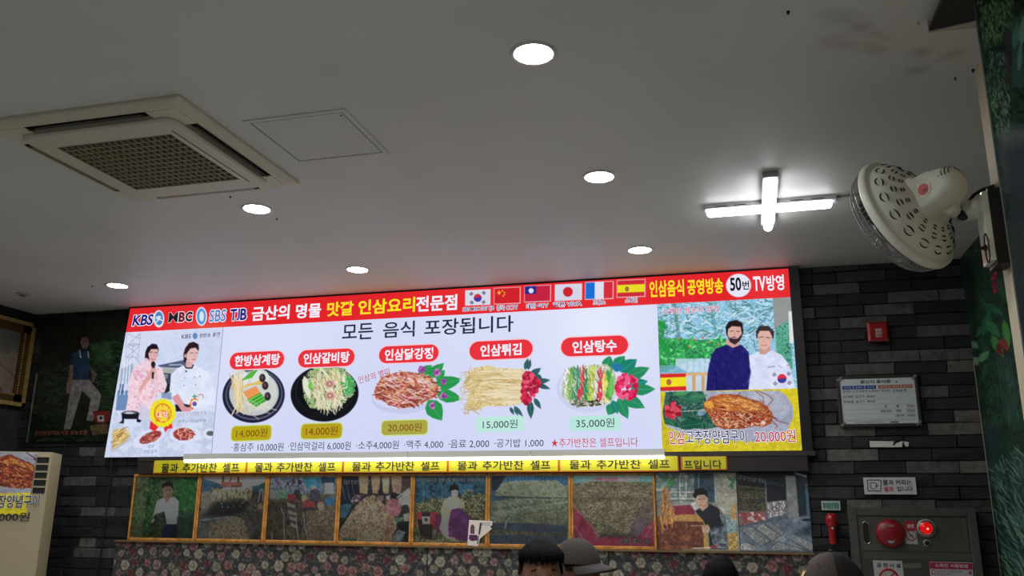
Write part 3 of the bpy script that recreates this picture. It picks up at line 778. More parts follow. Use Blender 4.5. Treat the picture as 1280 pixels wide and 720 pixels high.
c.ell((1030, 678), 27, 27, (214, 50, 70)); c.poly([(1004, 682), (1056, 674), (1054, 692), (1040, 704), (1020, 704), (1008, 696)], (60, 60, 150))
for (x, y, r) in ((985,655,-40),(1070,650,40),(990,708,40),(1074,704,-40)):
    for d in (-7, 0, 7):
        q = math.radians(r+90); qq = math.radians(r); c.line([(x+d*math.cos(q)-9*math.cos(qq), y+d*math.sin(q)-9*math.sin(qq)), (x+d*math.cos(q)+9*math.cos(qq), y+d*math.sin(q)+9*math.sin(qq))], 4, (80, 90, 110))
c.build('guest_photo', EM, sign, grain=.035)

def ginseng_dish(c, sx=1, sh=0):
    """glazed roots heaped on a plate (frame already set, crop of 5.333)"""
    c.poly([(440,330),(470,300),(540,280),(640,282),(700,300),(800,330),(860,370),(890,430),(870,480),(820,500),(740,490),(700,510),(560,515),(500,490),(470,440),(430,380),(425,350)], (170, 84, 44),
           tex=([(150, 60, 40), (196, 116, 60), (120, 44, 36), (210, 150, 90)], 2.2, 6))
    c.poly([(500, 320), (640, 300), (800, 350), (780, 390), (640, 370), (520, 350)], (222, 168, 96), .8, tex=([(236, 190, 120), (210, 140, 70)], 2.4, 3))
    for _ in range(40):
        x = 470+c.rng.rand()*360; y = 330+c.rng.rand()*140; c.line([(x, y), (x+40, y+6+c.rng.rand()*14), (x+90, y+10+c.rng.rand()*30)], 3, (96, 34, 28), .8)
    c.strokes(150, ('poly', [(450, 400), (700, 400), (860, 440), (820, 490), (560, 505), (480, 470)]), 24, (-40, 50), 6, [(196, 76, 48), (140, 44, 36), (216, 140, 90), (226, 190, 150), (110, 36, 34)], .9)
    c.strokes(60, ('poly', [(480, 320), (640, 290), (860, 380), (640, 400), (480, 370)]), 50, (0, 25), 6, [(232, 180, 110), (200, 120, 60), (160, 80, 40)], .9)
    c.dots(120, ('poly', [(460, 400), (700, 400), (860, 440), (820, 490), (560, 505)]), 3.5, [(236, 214, 190), (220, 180, 150)], .8)
    for p in ([(640,300),(670,268),(660,290),(690,300)],[(770,262),(820,300),(826,340),(800,320)],[(780,258),(860,290),(886,320),(850,360)],[(860,420),(920,460),(990,480)],[(880,460),(920,490),(900,510)],[(700,480),(740,500),(760,490)]): c.line(p, 5, (130, 60, 44), .85)
    c.ell((822, 470), 16, 12, (220, 200, 190)); c.ell((460, 352), 34, 24, (222, 160, 70), 20)
c = Canvas((XR, BY, ZMID), (SX1, BY, ZMID), (XR, BY, ZB), (SX1, BY, ZB), 270, 122, (206, 188, 44))
c.frame(800, 440, 5.333)
c.fill([(212, 196, 46), (200, 182, 40)], 30, 4)
c.poly([(172, 262), (930, 258), (985, 300), (1022, 370), (1020, 440), (985, 520), (900, 590), (760, 600), (480, 580), (330, 560), (180, 500), (150, 400)], (168, 172, 190), tex=([(176, 180, 196), (158, 162, 182)], 20, 3))
c.poly([(172, 262), (420, 262), (470, 400), (520, 500), (440, 515), (240, 500), (165, 480), (150, 400)], (50, 92, 78), tex=([(34, 80, 66), (70, 116, 100), (28, 62, 56), (90, 130, 120)], 5, 8))
for a, b_, w_, col in (((220,280),(340,265),40,(70,140,84)),((260,300),(420,330),56,(44,104,80)),((330,300),(450,290),36,(60,128,90)),((300,440),(420,500),60,(26,74,58)),((380,420),(450,380),44,(120,146,170)),((180,450),(230,490),30,(40,104,66)),((250,500),(440,470),60,(30,84,64))): c.leaf(a, b_, w_, col, (120, 170, 140))
c.dots(46, ('ell', 225, 390, 56, 48), 14, [(190, 44, 64), (150, 26, 46), (214, 80, 96)])
c.line([(270, 395), (430, 388)], 5, (190, 190, 170), .8)
ginseng_dish(c)
c.build('dish_poster', EM, sign, grain=.12)

# ---- dish pictures on the menu sheet
def dish(x0, y0, x1, y1, nu, nv):
    TL = at(x0, y0, BY-.001); BR = at(x1, y1, BY-.001)
    TL3 = (TL[0], BY-.001, at((x0+x1)/2, y0)[2]); 
    z0, z1 = at((x0+x1)/2, y0)[2], at((x0+x1)/2, y1)[2]; xa, xb = at(x0, (y0+y1)/2)[0], at(x1, (y0+y1)/2)[0]
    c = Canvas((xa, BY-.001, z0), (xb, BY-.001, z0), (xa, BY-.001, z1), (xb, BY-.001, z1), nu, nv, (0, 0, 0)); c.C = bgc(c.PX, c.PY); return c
c = dish(276, 454, 360, 532, 150, 145); c.frame(270, 400, 4)
c.ell((188, 376), 156, 138, (34, 34, 58), -8); c.ell((190, 373), 143, 126, (96, 98, 120), -8); c.ell((190, 372), 137, 120, (36, 38, 60), -8); c.ell((190, 366), 124, 112, (190, 196, 200), -8); c.ell((195, 360), 108, 96, (206, 210, 208), -8)
c.ell((120, 300), 40, 52, (226, 230, 226), 20, .9); c.ell((215, 285), 50, 40, (222, 228, 226), 0, .9); c.ell((150, 430), 60, 36, (198, 200, 188), 0, .8); c.ell((255, 380), 40, 70, (204, 208, 204), 0, .7)
c.strokes(40, ('poly', [(85, 300), (130, 310), (125, 440), (95, 420)]), 90, (60, 105), 5, [(226, 206, 160), (238, 226, 196), (206, 178, 120)])
for k_ in range(7): c.line([(134+k_*7, 300-k_*2), (175+k_*5, 262-k_*2)], 6, ((60, 160, 50), (110, 200, 80))[k_ % 2])
for k_ in range(8): c.line([(128+k_*4, 342-k_*3), (225+k_*1, 300+k_*3)], 5, ((232, 206, 120), (214, 180, 90))[k_ % 2])
for k_ in range(8): c.line([(140+k_*3, 362+k_*5), (200+k_*3, 334+k_*5)], 6, ((230, 130, 60), (240, 160, 90))[k_ % 2])
for k_ in range(10): c.line([(160+k_*4, 400+k_*4), (222+k_*3, 366+k_*4)], 6, ((60, 170, 50), (120, 210, 90), (40, 130, 40))[k_ % 3])
for p in ((232,290),(246,328),(258,382)): c.ell(p, 16, 21, (52, 40, 48)); c.ell((p[0]-2, p[1]-3), 7, 9, (96, 78, 86))
c.strokes(16, ('ell', 190, 440, 80, 40), 60, (-30, 80), 4, [(222, 222, 200), (190, 190, 170)], .8)
c.build('dish_picture', EM, sign, grain=.0)
c = dish(361, 453, 450, 529, 155, 140); c.frame(270, 400, 4)
c.ell((543, 368), 170, 140, (20, 22, 28), -4); c.ell((545, 350), 150, 120, (34, 36, 42), -4); c.ell((545, 352), 144, 116, (18, 20, 24), -4)
c.poly([(430, 300), (470, 250), (560, 232), (640, 240), (690, 300), (690, 370), (640, 420), (560, 450), (470, 440), (440, 390)], (120, 150, 100), tex=([(60, 96, 60), (190, 206, 150), (110, 150, 90), (206, 210, 180), (50, 60, 50)], 3, 9))
for a, b_, w_, col in (((440,280),(470,400),36,(222,226,206)),((480,240),(560,236),30,(140,200,110)),((590,240),(600,300),40,(160,214,120)),((640,260),(650,380),30,(226,232,206)),((670,290),(680,360),26,(80,170,90)),((470,350),(480,300),28,(110,190,80)),((500,420),(560,440),26,(196,200,170))): c.leaf(a, b_, w_, col)
c.strokes(110, ('ell', 560, 340, 80, 86), 60, (40, 110), 5, [(232, 224, 190), (214, 196, 150), (240, 236, 214), (196, 176, 130)], .9)
c.strokes(40, ('ell', 555, 420, 70, 34), 50, (60, 110), 4, [(228, 222, 196), (206, 196, 160)], .9)
for p in ((568,320),(570,378)): c.ell(p, 25, 20, (206, 160, 150)); c.ell(p, 15, 12, (170, 110, 104)); c.ell(p, 7, 6, (220, 190, 170))
c.strokes(50, ('ell', 660, 330, 34, 50), 12, (0, 180), 7, [(70, 160, 90), (110, 190, 120)])
c.build('dish_picture', EM, sign, grain=.0)
c = dish(462, 452, 580, 529, 200, 135); c.frame(270, 400, 4)
c.ell((930, 400), 152, 68, (198, 202, 234)); c.ell((925, 390), 138, 54, (212, 216, 242))
for a, b_, w_ in (((1010,280),(1080,225),50),((1060,290),(1140,215),56),((1085,330),(1232,296),70),((1100,370),(1232,395),66),((1060,400),(1130,503),90),((1100,300),(1145,250),40),((1120,400),(1150,340),40)): c.leaf(a, b_, w_, (40, 150, 76), (120, 200, 130))
pile = [(800,330),(830,285),(900,262),(960,258),(1020,268),(1080,290),(1120,340),(1100,380),(1060,400),(1010,430),(930,442),(860,425),(840,405),(800,395),(790,360)]
c.poly(pile, (170, 100, 90), tex=([(150, 60, 56), (196, 120, 96), (120, 50, 54), (222, 170, 140), (176, 90, 80)], 2.6, 4))
c.strokes(150, ('poly', pile), 34, (-30, 60), 5, [(216, 150, 110), (150, 50, 50), (110, 44, 48), (206, 120, 90)], .85)
c.strokes(80, ('poly', [(p[0]*.86+130, p[1]*.86+48) for p in pile]), 50, (-30, 40), 4, [(238, 216, 214), (226, 196, 190)], .85)
c.dots(60, ('poly', pile), 6, [(226, 170, 90), (190, 60, 60), (236, 210, 190)], .8)
for p in ((1030,250),(1105,265),(1137,308),(1135,382),(1082,428)):
    c.dots(12, ('ell', p[0], p[1], 15, 14), 8, [(176, 90, 176), (150, 70, 160), (206, 130, 200)]); c.ell(p, 7, 7, (120, 60, 130))
c.build('dish_picture', EM, sign, grain=.0)
c = dish(574, 446, 692, 528, 200, 145); c.frame(560, 400, 4)
gp = [(90,290),(130,240),(200,225),(250,240),(380,245),(385,300),(370,420),(300,430),(200,430),(130,455),(90,420),(110,360),(85,320)]
c.poly(gp, (226, 208, 160), tex=([(232, 216, 170), (206, 182, 124), (240, 228, 192), (190, 164, 104)], 3, 5))
for _ in range(26):
    x = 150+c.rng.rand()*120; y = 250+c.rng.rand()*165; w_ = 9+c.rng.rand()*8; c.leaf((x-60, y+c.rng.rand()*16-8), (375, y+c.rng.rand()*30-15), w_+4, (196, 170, 112)); c.leaf((x-56, y-2), (372, y+c.rng.rand()*14-7), w_, (232, 218, 180))
c.strokes(110, ('poly', [(120, 250), (300, 245), (360, 300), (330, 420), (140, 440)]), 40, (-22, 22), 3, [(196, 168, 108), (240, 230, 196), (212, 186, 126), (176, 146, 86)], .8)
c.poly([(230, 250), (375, 250), (375, 300), (300, 290)], (236, 226, 196), .6); c.poly([(220, 350), (365, 320), (365, 420), (300, 425)], (236, 224, 196), .5)
c.strokes(46, ('poly', [(80, 260), (150, 240), (150, 460), (80, 460)]), 60, (100, 200), 4, [(206, 180, 120), (226, 208, 160), (184, 156, 100)], .9, 1.2)
for a, b_, w_ in (((385,250),(400,190),24),((400,250),(412,195),22),((410,280),(465,240),34),((430,310),(512,300),30),((440,320),(512,345),26),((420,360),(470,300),24),((430,390),(465,445),26),((410,400),(415,495),36),((330,430),(375,483),22),((310,435),(330,475),18),((330,440),(350,480),12),((440,270),(470,310),30)): c.leaf(a, b_, w_, (44, 90, 92), (110, 150, 150))
c.dots(95, ('poly', [(375, 250), (400, 250), (450, 290), (470, 310), (440, 370), (400, 420), (365, 410), (375, 340)]), 10, [(214, 50, 84), (180, 30, 60), (234, 90, 116), (160, 30, 60)])
c.build('dish_picture', EM, sign, grain=.0)
c = dish(690, 443, 822, 526, 225, 145); c.frame(560, 400, 4)
c.ell((690, 350), 148, 112, (202, 208, 238), 8); c.ell((695, 340), 138, 98, (214, 220, 246), 8)
for a, b_, w_ in (((790,250),(810,178),60),((830,240),(885,180),60),((860,260),(945,196),70),((890,290),(1008,238),64),((900,330),(1000,305),54),((910,350),(1038,345),60),((870,380),(985,440),66),((850,390),(900,495),60),((830,420),(800,475),60),((820,400),(850,470),40)): c.leaf(a, b_, w_, ((30,130,110),(24,110,120),(40,140,96),(40,120,150))[int(a[0]) % 4], (130, 200, 190))
c.leaf((840, 260), (850, 210), 60, (40, 120, 170))
cb = [(570,320),(600,250),(680,228),(790,220),(830,250),(850,330),(820,400),(770,430),(690,435),(610,415),(570,380)]
c.poly(cb, (200, 200, 180), tex=([(220, 222, 206), (160, 170, 140), (236, 236, 226)], 3, 3))
for i, (x, col) in enumerate(((600,(210,214,200)),(620,(120,170,80)),(645,(70,150,120)),(672,(214,70,90)),(700,(60,150,90)),(722,(190,206,70)),(745,(210,214,196)),(768,(206,60,84)),(792,(222,220,110)),(812,(60,150,70)))):
    c.strokes(34, ('poly', [(x-13, 245), (x+13, 240), (x+4, 400), (x-22, 400)]), 26, (50, 110), 6, [col, tuple(min(255, int(v*1.15)) for v in col), tuple(int(v*.8) for v in col)], .9)
c.leaf((812, 390), (820, 270), 34, (110, 190, 90), (200, 230, 160))
c.strokes(50, ('poly', [(600, 405), (760, 400), (760, 430), (650, 436)]), 14, (-20, 20), 6, [(90, 96, 84), (40, 44, 40), (140, 140, 120)])
c.dots(80, ('ell', 893, 335, 50, 66), 11, [(226, 48, 100), (196, 28, 76), (240, 96, 140)])
c.build('dish_picture', EM, sign, grain=.0)

# ---- pills and price tags
def capsule(a, b, h, col, rad=.5, rim=None, name='name_pill', lift=.004):
    """rounded bar from a to b (left and right ends, photo pixels), h pixels tall"""
    A, B_ = at(*a, BY), at(*b, BY); hh = abs(at(a[0], a[1]-h/2)[2]-at(a[0], a[1]+h/2)[2])/2
    ux = (B_-A); L = np.linalg.norm(ux); ux /= L; up = np.array((-ux[2], 0, ux[0])); r = hh*2*rad
    def ring(gr, y):
        pts = []
        for (cx, cz, a0) in ((L-r, hh-r, 0), (r, hh-r, 90), (r, -hh+r, 180), (L-r, -hh+r, 270)):
            for k_ in range(7):
                t = math.radians(a0+k_*15); P = A+ux*(cx+(r+gr)*math.cos(t))+up*(cz+(r+gr)*math.sin(t)); P[1] = y; pts.append(P)
        return pts
    if rim is not None: MB().poly(ring(.008, BY-lift+.0008)[::-1]).build(name+'_rim', backlit(rim), sign)
    MB().poly(ring(0, BY-lift)[::-1]).build(name, backlit(col), sign)
LP = lambda x, y: at(x, y, BY-.0055)
WH = backlit((240, 240, 252)); RED = (232, 52, 62)
for (a, b_, h, txt, ta, tb, th) in (((287.5,451.8),(355.5,449),21,'한방삼계탕',(293.5,451.5),(350,448.8),14),((373,449),(443.5,446.3),21.5,'인삼갈비탕',(379.5,448.6),(437,446.2),14),
        ((474,444),(548.5,441),21,'인삼닭강정',(481,444),(541.5,441.3),14.5),((587,439),(666,435.6),23,'인삼튀김',(600.5,438.8),(652,436.2),15),((701.5,434.3),(785.3,431),23.5,'인삼탕수',(715.5,434.2),(771,431.8),15.5)):
    capsule(a, b_, h, RED, .5, (244, 200, 214)); lettering(txt, ta, tb, th, WH, sign, LP, .03)
for (a, b_, h, col, rim, txt, ta, tb, th, tc_) in (((290,542.3),(339,540.5),17.5,(184,166,28),(196,214,120),'14,000원',(295.5,542.2),(334,540.6),11,(120,62,20)),((377,539.6),(427.5,538.2),18,(182,160,32),(196,214,120),'14,000원',(382.5,539.5),(422,538.5),11.5,(120,62,20)),
        ((477.5,535.3),(534.5,533.6),17.5,(170,166,70),(204,222,150),'20,000원',(485,535),(527,533.8),11,(130,60,30)),((594.5,531),(655,529.3),19,(190,232,222),None,'15,000원',(603.5,531),(647,529.8),11.5,(40,50,64)),((712,529.8),(776,528.2),18.5,(184,230,218),None,'35,000원',(720,529.6),(768,528.4),12,(40,50,64))):
    capsule(a, b_, h, col, .28, rim, 'price_tag'); lettering(txt, ta, tb, th, backlit(tc_), sign, LP, .0)
DK = backlit((42, 42, 66))
for (txt, a, b_, h) in (('모든', (428, 415.5), (466.5, 413.5), 20), ('음식', (479, 412.8), (518.5, 410.6), 20), ('포장됩니다', (530.5, 409.8), (642, 404.2), 20.5)):
    lettering(txt, a, b_, h, DK, sign, LP, .014)
for (txt, a, b_) in (('·홍삼주 10,000원', (289.5,559.3), (354.5,558.6)), ('·인삼막걸리 6,000원', (360.5,558), (438.5,557.2)), ('·소주4,000원', (445.5,556.9), (498.5,556.2)), ('·맥주 4,000', (505.5,556), (554,555.4)), ('·음료 2,000', (560.5,555.2), (611.5,554.6)), ('·공기밥 1,000', (618,554.4), (679.5,553.6))):
    lettering(txt, a, b_, 11, DK, sign, LP, .0)
lettering('★추가반찬은 셀프입니다', (689, 553.8), (797.5, 552.4), 11.5, backlit((206, 50, 70)), sign, LP, .0)
lettering('인삼의 별미', (448, 475.5), (487, 464), 9.5, backlit((196, 84, 100)), sign, LP, .004, up=None)
# header lettering
HP = lambda x, y: at(x, y, BY-.003)
NAVY = backlit((30, 26, 130)); YEL = backlit((250, 226, 40))
lettering('KBS', (166.5, 400.8), (191.5, 399.2), 13.5, NAVY, sign, HP, .03, WH, .05, slant=.12)
lettering('M', (211, 397), (222.5, 396.4), 12.5, backlit((30, 28, 36)), sign, HP, .012, WH, .02); lettering('B', (223.5, 396.4), (231.5, 396), 12.5, backlit((120, 24, 36)), sign, HP, .05, WH, .05); lettering('C', (232, 396), (240.5, 395.6), 12.5, backlit((30, 28, 36)), sign, HP, .05, WH, .05)
lettering('SBS', (262, 395.2), (282.5, 394), 15, backlit((92, 136, 200)), sign, HP, .02, WH, .05)
lettering('T', (288, 393.8), (296, 393.3), 14.5, NAVY, sign, HP, .03, WH, .05); lettering('J', (295.5, 393.4), (300, 393.1), 14.5, backlit((60, 60, 170)), sign, HP, .03, WH, .05); lettering('B', (300.5, 393.1), (308.5, 392.6), 14.5, NAVY, sign, HP, .03, WH, .05)
for (txt, a, b_, h, m_) in (('금산의', (315, 392.6), (362, 389.6), 18, WH), ('명물', (370, 389.3), (401.5, 387.5), 18, WH), ('맛깔', (409, 387), (442, 385), 18, YEL), ('인삼요리', (448, 384.5), (519, 380.3), 18.5, YEL), ('전문점', (520, 380.2), (571.5, 377.4), 19.5, WH)):
    lettering(txt, a, b_, h, m_, sign, HP, .028)
for (txt, a, b_, h) in (('인삼음식', (812, 361.6), (855, 359.4), 21), ('공영방송', (859, 359.2), (904, 356.8), 19.5)): lettering(txt, a, b_, h, YEL, sign, HP, .028)
lettering('50', (912.5, 355.6), (926.5, 354.8), 17, backlit((24, 22, 40)), sign, HP, .03); lettering('번', (928, 356.8), (936.5, 356.4), 11, backlit((24, 22, 40)), sign, HP, .02)
lettering('TV', (941.5, 355), (957, 354.2), 18.5, WH, sign, HP, .03); lettering('방영', (958, 354), (980, 352.8), 19.5, WH, sign, HP, .024)
CAP = backlit((50, 60, 120)); CW_ = backlit((232, 236, 250))
for (txt, a, b_, h) in (('KBS MBC SBS TJB', (578.5, 387.5), (617.5, 385.5), 6), ('중국 CCTV', (621, 385.2), (647, 383.8), 6.5), ('대만 GTV', (658, 383), (685, 381.4), 6.5), ('일본 VIVA', (691.5, 381), (727, 379), 6.5), ('프랑스', (741.5, 378), (756.5, 377.4), 6.5), ('스페인', (781.5, 375.6), (796.5, 374.8), 6.5)):
    lettering(txt, a, b_, h, CAP, sign, HP, .01, CW_, .07)
# small lettering on the photos
lettering('KBS', (227.2, 421), (238.8, 420.2), 5.2, backlit((60, 66, 90)), sign, HP, .01); lettering('생방송 출연', (249, 419.5), (275, 417.6), 5.4, DK, sign, HP, .008)
MB().poly([HP(243.8+3.1*math.cos(t*.5236), 419.9+4*math.sin(t*.5236)) for t in range(12)][::-1]).build('print_mark', backlit((96, 140, 190)), sign)
lettering('인삼', (185.3, 557.9), (193, 557.3), 4, backlit((70, 80, 130)), sign, HP, 0); lettering('갯말김치', (178.5, 565.2), (196.5, 564), 4.6, backlit((90, 100, 150)), sign, HP, 0)
lettering('금산 인삼한방축제', (223, 518.5), (258, 515.5), 4, backlit((110, 110, 140)), sign, HP, 0, CW_, .05); lettering('세계 금산인삼축제', (222, 527), (257, 525.5), 3.6, backlit((120, 120, 150)), sign, HP, 0)
lettering('대상', (195.5, 519), (210.5, 517.5), 8.5, backlit((248, 236, 220)), sign, HP, .01, backlit((222, 110, 60)), .06)
lettering('스페인 방송국 방영', (828, 389.5), (897.5, 385.6), 8, backlit((206, 70, 110)), sign, HP, .006, CW_, .05)
lettering('인삼', (836, 547), (856, 546.6), 17, backlit((190, 30, 60)), sign, HP, .006, WH, .04)
lettering('고추장양념구이', (857, 546.4), (933.5, 545.4), 17.5, backlit((40, 40, 80)), sign, HP, .006, WH, .04)
lettering('20,000원', (943.5, 546), (994.5, 545), 16.5, backlit((190, 30, 60)), sign, HP, .006, WH, .04)

# ================================================================== lamps under the sign, yellow notice strips, rail
rail = MB(); rail.box((-4.4, BY-.02, 1.690), (.40, WY-.05, 1.718))
tag(rail.build('support_rail', paint('rail_grey', (60, 58, 56), .5, .3)), 'dull grey metal rail under the light box', 'rail')
TY = 5.52
joints = [230, 365, 510, 664, 831.5]
XJ = [at(px, 572, TY)[0] for px in joints]
tube_labels = ['first glowing linear lamp under the light box, at its left end', 'second glowing linear lamp from the left under the light box', 'third glowing linear lamp from the left under the light box', 'glowing linear lamp under the light box, nearest its yellow dish poster']
M_tube = glow((250, 250, 240), TUBE_POWER, 'tube')
M_house = paint('lamp_housing', (214, 214, 206), .35)
for i in range(4):
    a, b_ = XJ[i]+.003, XJ[i+1]-.003
    t = empty('tube_lamp', ((a+b_)/2, TY, 1.70), tube_labels[i], 'lamp', 'linear lamps under the light box')
    MB().box((a, TY-.014, 1.694), (b_, TY+.03, 1.7335)).build('lamp_housing', M_house, t)
    mb = MB(); mb.lathe([(.001, 0), (.008, .002), (.010, .01), (.010, b_-a-.01), (.008, b_-a-.002), (.001, b_-a)], (a, TY+.002, 1.683), (1, 0, 0), 10); mb.build('diffuser', M_tube, t, smooth=True)
    for x in (a+.05, b_-.05): MB().box((x-.012, TY+.028, 1.708), (x+.012, BY-.021, 1.728)).build('bracket', M_house, t)
vy = 5.60
tag(MB().box((-4.40, vy+.004, 1.598), (.352, WY-.05, 1.690)).build('valance_board', paint('valance_brown', (38, 32, 28), .6)), 'dark brown board behind the yellow notice strips', 'board')
SP = lambda x, y: at(x, y, vy-.0035)
xs = [192, 308.5, 429, 560, 699, 849]
nl = ['yellow notice strip at the left end of the row under the light box', 'second yellow notice strip from the left under the light box', 'third yellow notice strip from the left, above the root heap photo', 'fourth yellow notice strip from the left, above the green mound photo', 'yellow notice strip above the photo of roots on red cloth']
M_y = paint('notice_yellow', (222, 212, 44), .45); M_o = paint('notice_orange', (206, 110, 30), .5); M_k = ink((30, 28, 20))
for i in range(5):
    xa, xb = at(xs[i], 582, vy)[0], at(xs[i+1], 582, vy)[0]
    t = empty('notice_strip', ((xa+xb)/2, vy, 1.603), nl[i], 'notice', 'yellow notice strips')
    MB().box((xa, vy, 1.599), (xb-.003, vy+.004, 1.694)).build('strip_border', M_o, t)
    MB().box((xa+.008, vy-.002, 1.606), (xb-.010, vy, 1.694)).build('strip', M_y, t)
    x0, x1 = xs[i], xs[i+1]; w = x1-x0; y0 = 585.2-(x0-192)*.0085; y1 = 585.2-(x1-192)*.0085
    f = lambda q: (x0+w*q, y0+(y1-y0)*q)
    lettering('물과', f(.085), f(.265), 11.5, M_k, t, SP, .012); lettering('추가반찬', f(.31), f(.68), 11.5, M_k, t, SP, .012); lettering('셀프', f(.74), f(.92), 11.5, M_k, t, SP, .012)
xa, xb = at(851, 582, vy-.006)[0], at(909, 582, vy-.006)[0]
t = empty('notice_strip', ((xa+xb)/2, vy, 1.603), 'short yellow notice scrap at the right end of the strip row, away from the lamps', 'notice')
MB().box((xa, vy-.004, 1.606), (xb, vy+.004, 1.69)).build('strip_border', M_o, t); MB().box((xa+.012, vy-.006, 1.612), (xb-.008, vy-.004, 1.688)).build('strip', M_y, t)
lettering('프입니다', (855, 580.6), (902, 580.2), 11, M_k, t, lambda x, y: at(x, y, vy-.0075), .012)
# ================================================================== photographs in the row below
FY = 5.655
ZF1, ZF0 = 1.596, 1.122
PIC = attr_mat('photo_print', False, .45)
FXS = [-4.452, -3.886, -3.330, -2.768, -2.218, -1.682, -1.121, -.575, -.074, .348]
row_lab = ['framed photo of a man in a white shirt holding plants before greenery', 'framed photo of a festival gate behind a heap of roots', 'framed photo of a crowded root market with a striped ramp', 'framed photo of people beside a tall heap of small roots',
           'framed photo of a woman in a purple skirt squatting by roots', 'framed photo of long pale green mounds of ginseng', 'framed photo of a heap of roots wrapped in red cloth', 'unframed photo of a man in black beside a large glass jar', 'unframed photo of a shop front with crates of roots on the ground']
M_fr = paint('orange_wood', (194, 134, 62), .45, bump=.2, scale=30, var=.18, coat=.3)
def picture(i):
    x0, x1 = FXS[i], FXS[i+1]
    t = empty('wall_picture', ((x0+x1)/2, FY, ZF0), row_lab[i], 'picture', 'pictures in the row under the light box')
    fr = i < 7
    w = .016 if fr else .002
    if fr:
        mb = MB()
        for a, b_ in (((x0+.001, FY-.012, ZF0), (x0+w, FY+.012, ZF1)), ((x1-w, FY-.012, ZF0), (x1-.001, FY+.012, ZF1)), ((x0+w, FY-.012, ZF0), (x1-w, FY+.012, ZF0+w*1.2)), ((x0+w, FY-.012, ZF1-w*1.1), (x1-w, FY+.012, ZF1))): mb.bbox(a, b_, .003)
        mb.build('picture_frame', M_fr, t)
        MB().box((x0+w, FY-.0045, ZF0+w), (x1-w, FY-.003, ZF1-w)).build('glass_pane', glass_mat(), t)
    MB().box((x0+w, FY+.004, ZF0+.002), (x1-w, FY+.012, ZF1-.002)).build('backing_board', paint('backing', (50, 42, 34), .8), t)
    a, b_ = x0+w, x1-w
    return t, Canvas((a, FY+.003, ZF1-w), (b_, FY+.003, ZF1-w), (a, FY+.003, ZF0+w), (b_, FY+.003, ZF0+w), 145, 130, (60, 60, 50))
G_PIC = 4.2
# 1 man with plants
t, c = picture(0); c.frame(155, 590, 6.737)
c.fill([(14, 34, 16), (30, 62, 26), (44, 74, 36), (20, 44, 20)], 6, 1); c.strokes(320, ('poly', [(90, 50), (620, 50), (600, 330), (80, 560)]), 34, (20, 160), 6, [(40, 90, 40), (20, 50, 24), (60, 104, 50), (26, 70, 34)], .8)
c.poly([(440, 60), (620, 60), (600, 320), (460, 320)], (20, 84, 34), .5, 6); c.poly([(440, 345), (600, 345), (590, 560), (420, 560)], (34, 54, 46), .8, 4); c.poly([(300, 60), (360, 60), (300, 200), (280, 200)], (70, 60, 40), .5, 4)
c.poly([(280, 240), (340, 215), (430, 210), (462, 250), (455, 360), (440, 440), (330, 440), (250, 430), (240, 400), (262, 300)], (120, 140, 144), tex=([(136, 156, 160), (96, 116, 122), (150, 166, 168)], 6, 2))
c.poly([(320, 130), (345, 95), (385, 85), (412, 120), (405, 190), (390, 230), (355, 260), (332, 210)], (100, 74, 60)); c.poly([(318, 150), (325, 100), (370, 78), (414, 100), (416, 150), (390, 120), (345, 120)], (22, 18, 18)); c.line([(350, 150), (366, 150)], 4, (40, 26, 22)); c.line([(380, 150), (394, 150)], 4, (40, 26, 22)); c.line([(360, 205), (385, 205)], 4, (70, 40, 36))
c.poly([(330, 440), (450, 440), (440, 565), (310, 565)], (20, 28, 50)); c.poly([(260, 360), (340, 330), (360, 430), (300, 520), (220, 500), (220, 420)], (24, 40, 24), tex=([(20, 34, 20), (44, 60, 36), (30, 24, 22)], 3, 7)); c.strokes(40, ('ell', 280, 420, 60, 60), 26, (0, 180), 4, [(50, 66, 40), (70, 62, 44), (24, 30, 20)])
c.line([(250, 400), (235, 420)], 12, (140, 150, 150)); c.build('photo_print', PIC, t, G_PIC*(1.45 if t.location.x < -2.8 else 1.1), .72, .26)
# 2 festival gate
t, c = picture(1); c.frame(155, 590, 6.737); c.fill([(60, 56, 50), (84, 78, 68), (44, 42, 42)], 5, 2)
c.poly([(660, 40), (1200, 40), (1200, 160), (660, 160)], (150, 160, 160), tex=([(156, 168, 170), (130, 144, 150)], 14, 3)); c.poly([(660, 55), (760, 80), (830, 110), (830, 160), (660, 165)], (36, 66, 86)); c.poly([(1080, 120), (1190, 100), (1190, 170), (1080, 165)], (40, 76, 96)); c.poly([(1150, 100), (1200, 80), (1195, 140), (1150, 140)], (36, 60, 36))
c.line([(834, 45), (832, 120)], 22, (96, 50, 46)); c.line([(962, 45), (962, 110)], 22, (100, 52, 46)); c.poly([(820, 85), (990, 85), (1000, 120), (810, 125)], (120, 64, 54)); c.line([(905, 45), (890, 85)], 12, (120, 40, 40)); c.line([(840, 125), (985, 120)], 12, (70, 40, 40))
c.ell((800, 200), 70, 60, (130, 116, 84)); c.ell((870, 210), 60, 62, (116, 104, 76)); c.ell((960, 210), 70, 66, (122, 112, 84)); c.ell((1050, 190), 30, 50, (110, 96, 70)); c.ell((700, 240), 80, 76, (96, 92, 80)); c.strokes(90, ('poly', [(740, 140), (1070, 140), (1060, 250), (750, 250)]), 40, (60, 120), 7, [(150, 132, 92), (90, 80, 56), (60, 56, 44)], .8)
c.poly([(780, 240), (1000, 230), (1040, 330), (900, 380), (660, 370), (700, 320)], (34, 38, 36), .95, 4); c.poly([(620, 400), (880, 370), (870, 395), (640, 415)], (84, 100, 116)); c.poly([(1120, 180), (1170, 140), (1175, 240), (1110, 290)], (70, 50, 46)); c.line([(1130, 250), (1150, 150), (1168, 150), (1168, 240)], 9, (150, 156, 160)); c.ell((1150, 290), 26, 26, (140, 100, 70))
